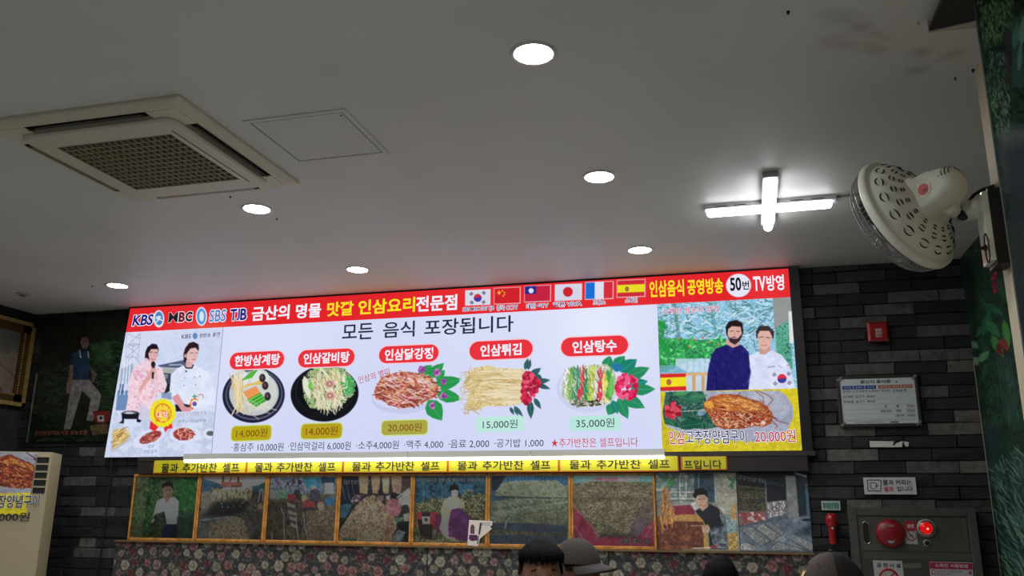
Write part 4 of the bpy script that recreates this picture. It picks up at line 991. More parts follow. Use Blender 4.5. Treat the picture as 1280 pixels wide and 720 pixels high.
c.poly([(740, 430), (900, 370), (1000, 390), (1060, 520), (1050, 570), (700, 570)], (110, 96, 72), tex=([(134, 116, 86), (76, 66, 52), (150, 134, 104), (60, 54, 44)], 2.2, 5)); c.poly([(1000, 380), (1100, 330), (1190, 360), (1160, 570), (1060, 570)], (58, 56, 56), .9, 4, tex=([(70, 66, 64), (46, 46, 48)], 3, 2)); c.poly([(630, 430), (740, 430), (700, 570), (620, 570)], (90, 88, 84), .8, 4)
c.strokes(260, ('poly', [(740, 430), (900, 380), (1000, 390), (1050, 520), (1050, 565), (700, 565)]), 18, (0, 180), 4, [(150, 130, 94), (90, 76, 56), (120, 90, 60), (64, 54, 42)], .9)
c.dots(10, ('poly', [(660, 130), (1020, 130), (1020, 330), (670, 330)]), 4, [(190, 200, 190)]); c.line([(1035, 95), (1055, 80), (1060, 90)], 9, (225, 235, 235)); c.build('photo_print', PIC, t, G_PIC*(1.45 if t.location.x < -2.8 else 1.1), .72, .26)
# 3 market
t, c = picture(2); c.frame(330, 588, 6.737); c.fill([(62, 56, 46), (84, 76, 62), (48, 44, 38)], 5, 12)
c.poly([(30, 250), (200, 260), (180, 600), (20, 600)], (50, 46, 38), tex=([(40, 38, 32), (74, 68, 54), (56, 50, 42)], 2.5, 4)); c.poly([(50, 50), (610, 50), (600, 200), (40, 200)], (60, 76, 86), tex=([(50, 66, 80), (110, 124, 124), (60, 50, 74), (70, 110, 130)], 3, 8)); c.poly([(340, 60), (480, 60), (470, 140), (350, 140)], (30, 96, 132)); c.poly([(480, 60), (600, 60), (600, 110), (480, 110)], (24, 44, 66))
c.poly([(510, 105), (585, 105), (585, 195), (512, 195)], (130, 134, 116)); c.poly([(100, 165), (200, 165), (200, 240), (100, 240)], (56, 94, 70), tex=([(50, 100, 70), (100, 130, 110)], 2, 3)); c.poly([(45, 170), (100, 170), (100, 240), (45, 240)], (110, 110, 100)); c.poly([(510, 230), (600, 225), (590, 290), (520, 295)], (34, 86, 120))
for (x, y, r, col) in ((110,90,14,(80,60,100)),(150,100,16,(110,100,110)),(200,110,14,(50,50,70)),(250,90,18,(70,40,50)),(300,100,16,(30,36,60)),(420,150,22,(120,116,100)),(450,90,16,(60,80,100)),(280,200,30,(44,44,50)),(340,235,26,(120,112,70)),(430,210,46,(56,54,66)),(480,300,30,(140,96,76)),(235,240,36,(128,40,50))): c.ell((x, y), r, r*1.25, col)
c.poly([(320, 280), (350, 245), (420, 260), (435, 310), (410, 345), (330, 345)], (128, 44, 54)); c.poly([(380, 230), (440, 180), (490, 240), (440, 260)], (54, 52, 66)); c.poly([(325, 320), (440, 310), (400, 350), (330, 352)], (50, 46, 54))
c.poly([(190, 250), (262, 250), (285, 580), (220, 500)], (70, 60, 50)); 
for (a, b_) in (((195, 270), (262, 320)), ((205, 335), (268, 380)), ((215, 385), (272, 430)), ((225, 440), (280, 490))): c.poly([a, (b_[0], b_[1]-25), b_, (a[0], a[1]+28)], (150, 140, 122))
for p in ([(270,360),(275,460),(292,600)],[(330,360),(345,480),(375,600)],[(140,310),(170,380),(165,440),(175,600)],[(66,520),(72,590)]): c.line(p, 7, (140, 130, 112))
c.poly([(350, 340), (600, 330), (590, 600), (370, 600)], (92, 82, 66), .9, tex=([(104, 94, 78), (78, 68, 54), (112, 100, 82)], 4, 4)); c.strokes(180, ('poly', [(440, 340), (600, 330), (590, 590), (460, 590)]), 14, (0, 180), 3.5, [(60, 52, 40), (110, 98, 78), (84, 74, 58)]); c.build('photo_print', PIC, t, G_PIC*(1.45 if t.location.x < -2.8 else 1.1), .72, .26)
# 4 heap
t, c = picture(3); c.frame(330, 588, 6.737); c.fill([(50, 44, 40), (30, 34, 44)], 8, 12)
c.poly([(630, 40), (800, 40), (800, 250), (620, 300)], (26, 32, 46)); 
for x in (660, 700, 745): c.line([(x-10, 90), (x+24, 250)], 4, (110, 116, 124), .8)
for (x0, x1, col) in ((795,880,(150,112,80)),(900,980,(140,104,78)),(990,1060,(120,96,70)),(1070,1165,(128,100,80))): c.poly([(x0, 40), (x1, 40), (x1-10, 200), (x0+15, 190)], col)
c.poly([(1000, 70), (1050, 70), (1045, 180), (1000, 180)], (140, 126, 90)); c.poly([(1165, 40), (1245, 40), (1240, 200), (1150, 200)], (60, 50, 48)); c.poly([(1130, 240), (1220, 150), (1235, 170), (1230, 330), (1160, 300)], (128, 128, 126)); c.line([(1120, 230), (1220, 155)], 9, (160, 160, 156))
c.poly([(620, 300), (700, 280), (740, 290), (690, 400), (620, 400)], (36, 84, 104)); c.poly([(730, 260), (760, 200), (820, 210), (800, 260), (750, 280)], (130, 110, 116), tex=([(150, 130, 130), (60, 44, 56)], 2, 3))
hp = [(610, 590), (640, 500), (720, 380), (780, 290), (850, 230), (920, 205), (960, 230), (1010, 290), (1090, 380), (1120, 480), (1060, 600), (700, 605)]
c.poly(hp, (124, 104, 78), tex=([(150, 128, 98), (96, 76, 56), (136, 112, 84), (160, 138, 106)], 2.4, 5)); c.poly([(960, 260), (1090, 380), (1110, 480), (1060, 590), (1000, 590), (1000, 400)], (120, 70, 48), .45, 4)
c.strokes(420, ('poly', hp), 12, (20, 120), 4, [(172, 148, 112), (84, 64, 48), (150, 122, 90), (110, 84, 62)], .9)
c.ell((980, 185), 20, 28, (40, 30, 32)); c.poly([(955, 215), (1010, 210), (1000, 260), (970, 260)], (110, 84, 90)); c.ell((1095, 210), 30, 26, (34, 28, 30)); c.poly([(1030, 260), (1070, 235), (1140, 250), (1160, 330), (1130, 390), (1060, 380), (1020, 320)], (150, 88, 92), tex=([(164, 100, 104), (126, 68, 76)], 4, 3)); c.poly([(1030, 215), (1065, 205), (1060, 245), (1030, 250)], (130, 116, 120))
c.ell((1190, 325), 34, 38, (40, 40, 38)); c.poly([(1170, 370), (1220, 360), (1225, 430), (1180, 430)], (130, 116, 110)); c.poly([(1095, 400), (1180, 390), (1160, 440), (1110, 440)], (70, 100, 74)); c.poly([(1130, 430), (1210, 430), (1200, 590), (1160, 560)], (24, 30, 34)); c.poly([(1060, 600), (1130, 500), (1190, 520), (1160, 600)], (94, 100, 104), tex=([(110, 116, 120), (70, 74, 80)], 3, 3)); c.poly([(670, 565), (780, 570), (780, 605), (660, 605)], (64, 84, 64)); c.ell((612, 555), 22, 42, (16, 14, 16))
c.build('photo_print', PIC, t, G_PIC*(1.45 if t.location.x < -2.8 else 1.1), .72, .26)
lettering('금산 인삼약초시장', (429.5, 602.3), (463, 602.5), 5.5, ink((200, 196, 190)), t, lambda x, y: at(x, y, FY+.0005), .01)
# 5 woman in purple skirt
t, c = picture(4); c.frame(508, 588, 6.095); c.fill([(80, 80, 50), (50, 54, 34), (100, 98, 64)], 3, 12)
c.poly([(55, 40), (610, 40), (610, 180), (400, 200), (200, 220), (55, 250)], (22, 52, 68), tex=([(20, 50, 66), (34, 80, 100), (16, 38, 50)], 7, 4)); 
for x in (130, 270, 350): c.line([(x, 90), (x, 230)], 8, (40, 110, 130), .8)
c.poly([(400, 100), (520, 110), (500, 160), (400, 170)], (30, 90, 120), .8)
c.strokes(420, ('poly', [(420, 200), (470, 140), (610, 200), (610, 380), (480, 350), (400, 250)]), 14, (0, 180), 5, [(120, 118, 74), (60, 60, 34), (150, 144, 96), (40, 44, 28)]); c.strokes(320, ('poly', [(55, 250), (260, 200), (260, 480), (55, 560)]), 14, (0, 180), 5, [(110, 112, 74), (60, 64, 38), (134, 134, 92), (44, 48, 30)]); c.strokes(200, ('poly', [(55, 520), (460, 510), (460, 565), (50, 565)]), 14, (0, 180), 5, [(130, 116, 60), (70, 70, 40), (150, 140, 90)])
c.poly([(75, 320), (235, 320), (260, 380), (250, 440), (90, 440)], (140, 30, 38)); c.poly([(120, 320), (180, 320), (180, 352), (120, 352)], (24, 26, 40)); c.poly([(120, 352), (178, 352), (178, 408), (124, 408)], (190, 190, 190)); c.ell((150, 376), 14, 14, (40, 44, 60)); c.poly([(85, 370), (120, 380), (122, 410), (200, 410), (200, 530), (110, 520)], (44, 26, 26), tex=([(50, 30, 28), (30, 20, 18), (80, 56, 40)], 3, 2))
c.poly([(210, 340), (270, 330), (280, 470), (230, 480)], (96, 30, 76))
c.poly([(330, 300), (400, 285), (480, 350), (545, 420), (545, 500), (520, 540), (420, 535), (320, 500), (310, 400)], (94, 36, 96), tex=([(106, 42, 108), (80, 28, 84)], 7, 3))
c.poly([(262, 300), (280, 235), (330, 200), (390, 205), (440, 240), (445, 290), (400, 285), (340, 300), (320, 400), (320, 500), (280, 500), (250, 440), (270, 370)], (150, 152, 104), tex=([(164, 166, 118), (134, 136, 90)], 6, 3)); c.poly([(275, 380), (315, 360), (318, 500), (280, 500)], (150, 154, 142)); c.poly([(300, 500), (380, 520), (370, 535), (310, 515)], (160, 160, 130))
c.poly([(340, 150), (390, 145), (392, 190), (370, 212), (345, 200)], (190, 150, 130)); c.poly([(325, 165), (332, 120), (370, 100), (398, 125), (398, 160), (375, 145), (345, 155)], (18, 16, 20)); c.line([(350, 168), (360, 168)], 3, (50, 36, 34)); c.line([(376, 168), (386, 168)], 3, (50, 36, 34)); c.line([(358, 192), (378, 192)], 4, (220, 200, 196))
c.build('photo_print', PIC, t, G_PIC*(1.45 if t.location.x < -2.8 else 1.1), .72, .26)
lettering('금산인삼시장 진품 1등 홍삼제조 상품직매장', (521.2, 599.6), (605.5, 599.8), 4.6, ink((206, 206, 210)), t, lambda x, y: at(x, y, FY+.0005), .012)
# 6 green mounds
t, c = picture(5); c.frame(508, 588, 6.095); c.fill([(90, 104, 84), (70, 84, 68), (104, 118, 96)], 4, 12)
c.poly([(650, 40), (1230, 40), (1230, 110), (650, 240)], (30, 84, 120)); 
for x in range(760, 1230, 26): c.line([(x, 40), (x, 95)], 6, (50, 110, 150), .8)
c.poly([(650, 40), (760, 40), (690, 150), (650, 150)], (20, 30, 50))
c.poly([(680, 160), (740, 90), (860, 78), (1150, 76), (1215, 130), (1225, 210), (1000, 205), (670, 200)], (112, 126, 96), tex=([(126, 140, 108), (96, 110, 80), (134, 148, 118)], 3, 4)); c.line([(670, 198), (900, 206), (1225, 214)], 12, (50, 52, 40), .8)
c.poly([(645, 230), (900, 215), (1225, 215), (1225, 400), (640, 400)], (100, 114, 90), tex=([(120, 134, 108), (84, 98, 76), (106, 120, 96)], 4, 6)); c.line([(640, 330), (800, 310), (1000, 260), (1225, 240)], 20, (130, 146, 122), .6); c.line([(640, 300), (820, 280), (1225, 225)], 14, (70, 80, 62), .6); c.line([(660, 380), (900, 340), (1100, 300), (1225, 290)], 14, (76, 84, 66), .6)
c.poly([(640, 370), (900, 330), (1225, 310), (1225, 410), (640, 400)], (84, 84, 62), .6, 4, tex=([(104, 100, 72), (66, 68, 50)], 2, 5)); c.strokes(500, ('poly', [(690, 100), (1200, 100), (1225, 400), (640, 390)]), 12, (-30, 90), 3.5, [(140, 154, 124), (80, 92, 70), (116, 130, 100), (64, 70, 52)], .7)
c.poly([(640, 400), (900, 400), (1225, 420), (1225, 480), (900, 470), (640, 450)], (46, 60, 76)); c.poly([(640, 450), (1225, 480), (1225, 500), (640, 490)], (70, 72, 52), tex=([(90, 88, 62), (50, 54, 44)], 2, 3)); c.poly([(635, 490), (1225, 498), (1225, 560), (635, 560)], (44, 58, 74)); c.line([(763, 380), (752, 440)], 6, (190, 200, 200)); c.build('photo_print', PIC, t, G_PIC*(1.45 if t.location.x < -2.8 else 1.1), .72, .26)
# 7 roots in red cloth
t, c = picture(6); c.frame(710, 588, 7.2); c.fill([(100, 92, 66), (70, 64, 46), (124, 114, 84), (84, 76, 54)], 2.4, 12)
c.poly([(40, 45), (770, 45), (770, 115), (740, 105), (400, 98), (180, 100), (40, 120)], (70, 150, 170)); c.poly([(180, 90), (260, 62), (620, 58), (640, 90), (400, 98)], (190, 80, 96)); c.poly([(440, 60), (520, 70), (500, 90), (460, 90)], (220, 200, 206)); c.poly([(520, 64), (640, 66), (640, 88), (530, 88)], (196, 130, 136))
c.strokes(700, ('poly', [(50, 120), (400, 100), (770, 130), (760, 500), (560, 590), (260, 560), (60, 300)]), 20, (-40, 40), 4, [(150, 138, 100), (64, 56, 40), (124, 112, 80), (90, 78, 56), (170, 156, 118)], .85)
c.line([(45, 275), (400, 250), (760, 270)], 22, (54, 46, 34), .5, 3); c.poly([(640, 330), (770, 280), (770, 500), (620, 600), (560, 560)], (70, 50, 60), .5, 8); c.poly([(560, 500), (720, 420), (700, 540), (600, 590)], (90, 70, 130), .4, 8)
c.poly([(36, 300), (90, 370), (220, 500), (270, 600), (300, 660), (300, 690), (90, 690), (36, 460)], (150, 34, 66), tex=([(166, 44, 78), (130, 26, 54)], 8, 3)); c.poly([(270, 600), (400, 590), (560, 610), (640, 590), (700, 510), (770, 440), (770, 690), (240, 690)], (156, 40, 72), tex=([(176, 56, 84), (130, 28, 56)], 7, 5)); c.poly([(280, 570), (420, 570), (600, 590), (600, 606), (300, 600)], (40, 36, 44), .8, 3)
for p in ([(50,320),(140,420),(230,520),(265,610)],[(40,470),(110,580),(190,670)],[(750,500),(700,600)]): c.line(p, 5, (206, 110, 130))
c.build('photo_print', PIC, t, G_PIC*(1.45 if t.location.x < -2.8 else 1.1), .72, .26)
lettering('1등 홍미삼', (776, 676.3), (812.5, 677), 7, ink((226, 216, 220)), t, lambda x, y: at(x, y, FY+.0005), .004, ink((60, 30, 40)), .05)
# 8 man in black
t, c = picture(7); c.frame(815, 585, 6.095); c.fill([(90, 96, 88), (110, 112, 100)], 12, 12)
c.poly([(30, 40), (320, 40), (320, 260), (30, 260)], (96, 106, 92), tex=([(120, 128, 112), (60, 84, 90), (90, 98, 86)], 6, 4)); c.poly([(320, 40), (480, 40), (480, 260), (400, 260), (320, 180)], (34, 56, 68)); c.poly([(470, 40), (640, 40), (640, 360), (560, 360), (480, 250)], (124, 122, 108)); c.line([(355, 40), (355, 150)], 8, (90, 110, 116)); c.line([(482, 40), (485, 240)], 10, (120, 130, 134))
for y in (130, 210, 290): c.line([(490, y), (640, y+8)], 3, (100, 98, 86))
for y in (185, 235): c.line([(130, y), (330, y)], 16, (134, 134, 124), .8); c.line([(150, y+10), (320, y+10)], 5, (50, 50, 50))
c.line([(210, 60), (212, 230)], 5, (160, 160, 150)); c.line([(258, 60), (260, 230)], 5, (160, 160, 150))
for a, b_ in (((130,100),(70,60)),((130,100),(110,160)),((130,95),(180,60)),((140,100),(190,130)),((140,100),(150,150)),((620,100),(570,70)),((620,110),(580,150)),((610,120),(640,60)),((600,120),(620,165))): c.leaf(a, b_, 26, (40, 100, 54))
c.poly([(160, 290), (300, 280), (325, 320), (330, 370), (160, 370)], (110, 24, 44)); c.poly([(290, 270), (350, 250), (360, 310), (320, 320)], (150, 140, 140))
c.poly([(36, 380), (70, 360), (330, 352), (390, 380), (410, 420), (430, 620), (36, 625)], (86, 40, 26), tex=([(96, 48, 28), (70, 30, 24), (110, 60, 30)], 6, 3)); c.poly([(60, 362), (330, 352), (395, 385), (400, 410), (60, 400)], (140, 96, 38)); c.poly([(390, 400), (412, 420), (432, 620), (395, 620)], (134, 96, 36)); c.strokes(50, ('poly', [(40, 480), (390, 480), (390, 620), (40, 620)]), 60, (-6, 6), 5, [(70, 28, 28), (100, 50, 30)], .6)
c.poly([(75, 160), (100, 140), (120, 180), (120, 260), (165, 330), (180, 380), (140, 430), (80, 430), (66, 330), (72, 230)], (140, 84, 34), tex=([(160, 100, 44), (110, 62, 26), (180, 120, 60)], 3, 3)); c.strokes(50, ('poly', [(80, 160), (120, 160), (180, 420), (60, 480)]), 80, (70, 110), 4, [(190, 130, 70), (110, 60, 26), (160, 104, 50)], .9)
c.poly([(330, 330), (420, 265), (500, 300), (560, 380), (570, 470), (580, 620), (440, 620), (430, 480), (390, 400)], (22, 26, 32)); c.poly([(440, 480), (470, 450), (560, 450), (580, 620), (470, 610)], (64, 80, 92), tex=([(90, 104, 116), (40, 50, 60)], 3, 3)); c.strokes(20, ('poly', [(520, 330), (570, 400), (570, 480), (540, 470)]), 40, (50, 90), 6, [(80, 96, 108)])
c.poly([(330, 240), (345, 195), (400, 190), (425, 230), (420, 300), (385, 330), (350, 290)], (150, 112, 92)); c.poly([(310, 215), (325, 165), (375, 150), (420, 175), (428, 225), (400, 205), (350, 205), (332, 235)], (16, 16, 20)); c.line([(352, 238), (368, 238)], 4, (40, 26, 24)); c.line([(388, 236), (404, 236)], 4, (40, 26, 24)); c.line([(362, 284), (386, 284)], 4, (110, 60, 56)); c.poly([(380, 300), (425, 260), (430, 290), (395, 320)], (140, 104, 88))
c.poly([(380, 440), (430, 430), (445, 470), (430, 500), (385, 490)], (150, 120, 104)); c.line([(295, 440), (385, 438)], 6, (150, 124, 104)); c.poly([(560, 360), (640, 370), (640, 500), (575, 490)], (70, 110, 124), tex=([(60, 104, 124), (120, 130, 120)], 3, 3)); c.poly([(570, 500), (650, 490), (655, 625), (585, 625)], (140, 112, 50), tex=([(160, 130, 60), (110, 84, 36)], 3, 3)); c.poly([(610, 280), (640, 270), (640, 400), (600, 390)], (150, 110, 50)); c.line([(310, 612), (470, 606)], 7, (200, 180, 140)); c.ell((470, 600), 26, 14, (120, 34, 50)); c.build('photo_print', PIC, t, 2.9, .72, .22)
# 9 shop front
t, c = picture(8); c.frame(815, 585, 6.095); c.fill([(56, 66, 78), (70, 80, 92)], 8, 12)
c.poly([(650, 30), (1195, 30), (1190, 180), (650, 150)], (14, 20, 28)); c.poly([(650, 130), (860, 150), (870, 330), (650, 330)], (40, 40, 32), tex=([(30, 34, 32), (84, 76, 44), (24, 26, 28), (60, 56, 40)], 2.4, 4)); 
for y in (175, 245, 262): c.line([(655, y-10), (860, y)], 5, (18, 22, 28))
c.poly([(650, 345), (860, 325), (870, 395), (650, 440)], (120, 60, 60), tex=([(150, 140, 136), (140, 30, 36), (90, 80, 80)], 4.5, 6)); c.poly([(870, 150), (1020, 140), (1025, 300), (870, 300)], (20, 24, 32)); c.poly([(875, 260), (1020, 245), (1025, 350), (885, 380)], (130, 138, 142), tex=([(160, 166, 170), (80, 66, 70), (140, 146, 150)], 4, 6)); c.line([(866, 110), (876, 390)], 8, (80, 86, 92))
c.poly([(1015, 60), (1100, 60), (1110, 140), (1120, 400), (1075, 415), (1040, 385)], (92, 96, 96)); c.poly([(1090, 40), (1190, 50), (1200, 350), (1120, 370)], (16, 32, 46)); c.poly([(1165, 120), (1210, 120), (1215, 380), (1180, 380)], (50, 74, 90)); c.poly([(1080, 30), (1180, 60), (1170, 72), (1090, 45)], (110, 130, 124))
c.poly([(655, 460), (1040, 385), (1220, 370), (1235, 630), (655, 630)], (80, 94, 108), tex=([(90, 104, 118), (66, 80, 96)], 12, 4))
for P, col in (([(670,470),(760,448),(905,555),(830,600)],(106,110,112)),([(785,450),(850,425),(975,510),(920,560)],(110,112,112)),([(860,420),(900,408),(1010,490),(985,520)],(100,106,110)),([(1010,525),(1070,500),(1230,570),(1235,620),(1200,630)],(112,118,124)),([(880,630),(960,560),(1190,630)],(108,114,120)),([(668,580),(720,565),(800,600),(790,630),(665,630)],(120,124,126))):
    c.poly(P, col, 1, tex=([tuple(v+14 for v in col), tuple(v-26 for v in col), col], 1.6, 9)); c.line(P+[P[0]], 5, (40, 48, 58), .8)
c.poly([(1090, 500), (1200, 430), (1230, 440), (1220, 520)], (30, 44, 60), .8, 3); c.ell((1180, 395), 36, 12, (20, 26, 34)); c.ell((1200, 428), 22, 16, (40, 70, 90)); c.build('photo_print', PIC, t, 2.9, .72, .22)
lettering('금양인삼개미', (922, 595.5), (957, 602.5), 6, ink((130, 136, 140)), t, lambda x, y: at(x, y, FY+.0005), .01)
lettering('인삼약초도매', (959, 603), (980, 607), 4.5, ink((96, 104, 110)), t, lambda x, y: at(x, y, FY+.0005), .0)
# patch of light over the frame edge, imitated by a white cut-out shape
t = empty('paper_card', (at(600, 665, FY-.014)[0], FY-.014, at(600, 665, FY)[2]), 'small white cut-out shape imitating a patch of light over the frame edge beside the purple skirt photo', 'card')
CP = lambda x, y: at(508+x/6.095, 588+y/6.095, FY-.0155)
MB().slab([CP(*q) for q in ((478, 378), (656, 385), (652, 420), (636, 425), (652, 445), (560, 520), (545, 578), (464, 572), (470, 488))][::-1], (0, .003, 0)).build('card', paint('light_patch_white', (232, 222, 214), .7), t, fix=True)  # cut-out shape standing in for the patch of light
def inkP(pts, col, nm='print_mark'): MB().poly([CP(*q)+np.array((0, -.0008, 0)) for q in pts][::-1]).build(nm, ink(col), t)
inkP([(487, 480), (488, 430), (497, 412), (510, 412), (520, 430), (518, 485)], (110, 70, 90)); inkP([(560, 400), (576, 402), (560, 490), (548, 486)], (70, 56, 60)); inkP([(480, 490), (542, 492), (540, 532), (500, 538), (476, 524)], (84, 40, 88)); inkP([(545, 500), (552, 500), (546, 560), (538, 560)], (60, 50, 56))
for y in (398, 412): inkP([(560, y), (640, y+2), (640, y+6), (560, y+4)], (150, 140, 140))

# ================================================================== floral padded panel
fl = empty('floral_panel', (-2.07, 5.60, .45), 'dark padded bench back covered in rose-patterned fabric below the pictures', 'bench')
X0, X1, Z1, Z0 = -4.505, .35, 1.113, .45
YF = 5.60
c = Canvas((X0, YF, Z1), (X1, YF, Z1), (X0, YF, Z0), (X1, YF, Z0), 900, 124, (44, 42, 44), pix=(0, 0, 900, 124))
c.fill([(38, 38, 42), (50, 50, 52), (44, 44, 46)], 5, 2)
rg = np.random.RandomState(5)
c.rng = rg
for _ in range(5200):
    x = rg.rand()*900; y = rg.rand()*124; a = rg.rand()*6.28; r = 2.5+rg.rand()*2.5
    c.line([(x, y), (x+r*math.cos(a), y+r*math.sin(a))], .9, ((92, 96, 68), (70, 78, 58), (116, 112, 84), (56, 62, 50), (128, 122, 96))[rg.randint(5)], .9)
for row in range(10):
    for k in range(52):
        x = k*17.6+(8 if row % 2 else 0)+rg.rand()*6-3; y = row*13.5+rg.rand()*6-2; m_ = rg.randint(5)
        cols = [((132, 70, 68), (96, 38, 42), (150, 98, 90)), ((140, 126, 100), (104, 86, 70), (160, 146, 120)), ((130, 92, 84), (98, 54, 56), (150, 120, 108)), ((96, 28, 36), (66, 18, 26), (120, 52, 56)), ((110, 104, 80), (84, 76, 58), (134, 126, 100))][m_]
        R = 4.2+rg.rand()*2.6
        for q in range(6): a = q*math.tau/6+row; c.ell((x+R*.6*math.cos(a), y+R*.6*math.sin(a)), R*.46, R*.46, cols[0] if q % 2 else cols[2], 0, .9)
        c.ell((x, y), R*.5, R*.5, cols[1], 0, .9); c.ell((x-.5, y-.5), R*.24, R*.24, cols[2], 0, .8)
for _ in range(900):
    x = rg.rand()*900; y = rg.rand()*124; c.ell((x, y), 1.0, .8, ((140, 128, 100), (110, 44, 50), (90, 96, 70), (150, 138, 110))[rg.randint(4)], 0, .8)
c.build('floral_fabric', attr_mat('fabric_print', False, .85, bump=.3), fl, gain=1.45, sat=.62, grain=.1)
mb = MB()
P = [(X0, Z0), (X1, Z0), (X1, Z1), (X0, Z1)]
mb.slab([(x, YF+.001, z) for x, z in P], (0, .055, 0)); mb.build('padding', paint('floral_edge', (44, 40, 40), .85), fl, fix=True)
for px in (534, 761):
    x = at(px, 700, YF)[0]; MB().box((x-.003, YF-.002, Z0), (x+.003, YF+.002, Z1)).build('seam', paint('seam_dark', (20, 18, 20), .8), fl)
MB().box((X0, YF-.02, Z1), (X1, YF+.05, Z1+.009)).build('top_ledge', paint('ledge_wood', (120, 96, 60), .5), fl)
MB().box((X0, 5.20, .12), (X1, 5.64, .45)).build('bench_seat', paint('bench_dark', (46, 38, 36), .7), fl)
MB().box((X0+.05, 5.26, 0), (X1-.05, 5.64, .12)).build('plinth', M_blk, fl)

# ================================================================== left corner: poster, gilt frame, floor standing air conditioner
t = empty('wall_poster', (-5.05, 5.65, 1.9), 'dark forest poster of a standing man in a blue shirt and pale trousers', 'poster')
PX0, PX1, PZ1, PZ0 = -5.475, -4.700, 2.845, 1.845
MB().box((PX0, 5.652, PZ0), (PX1, 5.664, PZ1)).build('poster_board', paint('poster_back', (20, 24, 20), .6), t)
c = Canvas((PX0, 5.650, PZ1), (PX1, 5.650, PZ1), (PX0-.0, 5.650, PZ0), (PX1, 5.650, PZ0), 170, 240, (14, 24, 16))
c.frame(40, 385, 4.232); c.fill([(8, 14, 10), (18, 34, 20), (12, 22, 14), (24, 44, 26)], 12, 3)
c.strokes(60, ('poly', [(80, 60), (490, 40), (480, 170), (100, 160)]), 60, (80, 100), 7, [(14, 22, 16), (30, 44, 28)], .7)
c.strokes(420, ('poly', [(300, 180), (480, 170), (440, 620), (380, 560), (320, 420), (300, 300)]), 26, (-30, 30), 6, [(34, 66, 34), (20, 40, 24), (46, 84, 40), (12, 22, 14)], .7); c.strokes(400, ('poly', [(40, 330), (200, 300), (180, 640), (20, 620)]), 26, (-60, 40), 6, [(26, 54, 32), (16, 32, 20), (40, 72, 44), (10, 18, 12)], .75)
c.dots(60, ('poly', [(310, 190), (430, 180), (400, 300), (320, 280)]), 12, [(40, 84, 38), (30, 66, 32)], .5)
c.poly([(205, 380), (300, 376), (345, 430), (366, 462), (350, 540), (320, 600), (285, 600), (300, 540), (310, 480), (265, 440), (240, 520), (205, 640), (168, 645), (185, 540), (200, 450)], (116, 112, 110), tex=([(124, 120, 118), (98, 94, 94)], 6, 3))
c.poly([(214, 240), (250, 222), (300, 232), (306, 300), (300, 380), (215, 376), (218, 310), (202, 300)], (20, 50, 84), tex=([(24, 58, 94), (16, 42, 72)], 6, 3)); c.poly([(200, 300), (222, 302), (214, 380), (200, 450), (182, 455), (180, 420), (192, 370)], (112, 88, 76)); c.poly([(300, 300), (345, 350), (330, 390), (312, 400), (318, 350)], (84, 68, 58)); c.line([(252, 225), (258, 262)], 8, (150, 150, 146)); c.line([(296, 230), (300, 262)], 8, (150, 150, 146))
c.poly([(255, 180), (262, 150), (298, 150), (302, 190), (290, 215), (268, 215)], (110, 82, 70)); c.poly([(248, 190), (252, 145), (285, 128), (306, 150), (302, 170), (290, 152), (264, 156)], (12, 10, 12)); c.line([(266, 176), (276, 176)], 3, (30, 20, 20)); c.line([(286, 176), (296, 176)], 3, (30, 20, 20))
c.poly([(322, 545), (412, 545), (415, 585), (390, 612), (335, 605)], (120, 24, 30)); c.poly([(345, 568), (382, 568), (380, 600), (350, 600)], (170, 160, 156)); c.ell((364, 582), 9, 9, (40, 40, 50)); c.poly([(302, 620), (405, 612), (400, 665), (320, 672)], (96, 78, 44), tex=([(110, 90, 50), (70, 54, 30)], 3, 2)); c.poly([(285, 595), (330, 600), (330, 618), (280, 615)], (16, 14, 16))
c.strokes(20, ('poly', [(20, 690), (300, 680), (300, 705), (20, 705)]), 30, (-5, 5), 4, [(60, 80, 50)], .7)
c.build('poster_print', attr_mat('poster_print', False, .35), t, gain=.8, sat=.8, grain=.2)
lettering('금산인삼약초시장 영농조합', (43, 541.5), (109.5, 540.5), 6, ink((110, 66, 54)), t, lambda x, y: at(x, y, 5.648), .02)
MB().box((PX0-.012, 5.646, PZ0-.0), (PX0, 5.664, PZ0+.55)).build('edge_strip', paint('glass_edge_glint', (150, 150, 146), .3, .8), t)  # pale strip standing in for the reflection along the poster's glass edge

t = empty('gilt_frame', (LXW, 5.2, 2.1), 'gilt picture frame with beaded inner edge on the left wall', 'picture')
fx = LXW+.04
zt_, zb_ = 2.80, 2.125; yr = 5.645; yl = 4.55
M_gold = paint('gilt', (176, 148, 90), .35, .6, bump=.2, scale=40, var=.15); M_gd = paint('gilt_dark', (84, 62, 30), .4, .6)
mb = MB()
for a, b_ in (((LXW+.001, yr-.03, zb_), (fx+.012, yr, zt_)), ((LXW+.001, yl, zb_), (fx+.012, yl+.03, zt_)), ((LXW+.001, yl, zb_), (fx+.012, yr, zb_+.03)), ((LXW+.001, yl, zt_-.03), (fx+.012, yr, zt_))): mb.box(a, b_)
mb.build('outer_moulding', M_gold, t)
mb = MB()
for a, b_ in (((LXW+.001, yr-.11, zb_+.03), (fx, yr-.03, zt_-.03)), ((LXW+.001, yl+.03, zb_+.03), (fx, yl+.1, zt_-.03)), ((LXW+.001, yl+.03, zb_+.03), (fx, yr-.03, zb_+.09)), ((LXW+.001, yl+.03, zt_-.09), (fx, yr-.03, zt_-.03))): mb.box(a, b_)
mb.build('inner_moulding', M_gd, t)
mb = MB()
z = zb_+.1
while z < zt_-.09: mb.lathe([(.0005, -.007), (.005, -.005), (.007, 0), (.005, .005), (.0005, .007)], (fx+.002, yr-.085, z), (0, 0, 1), 6); z += .02
y = yl+.1
while y < yr-.1: mb.lathe([(.0005, -.007), (.005, -.005), (.007, 0), (.005, .005), (.0005, .007)], (fx+.002, y, zb_+.085), (0, 1, 0), 6); y += .02
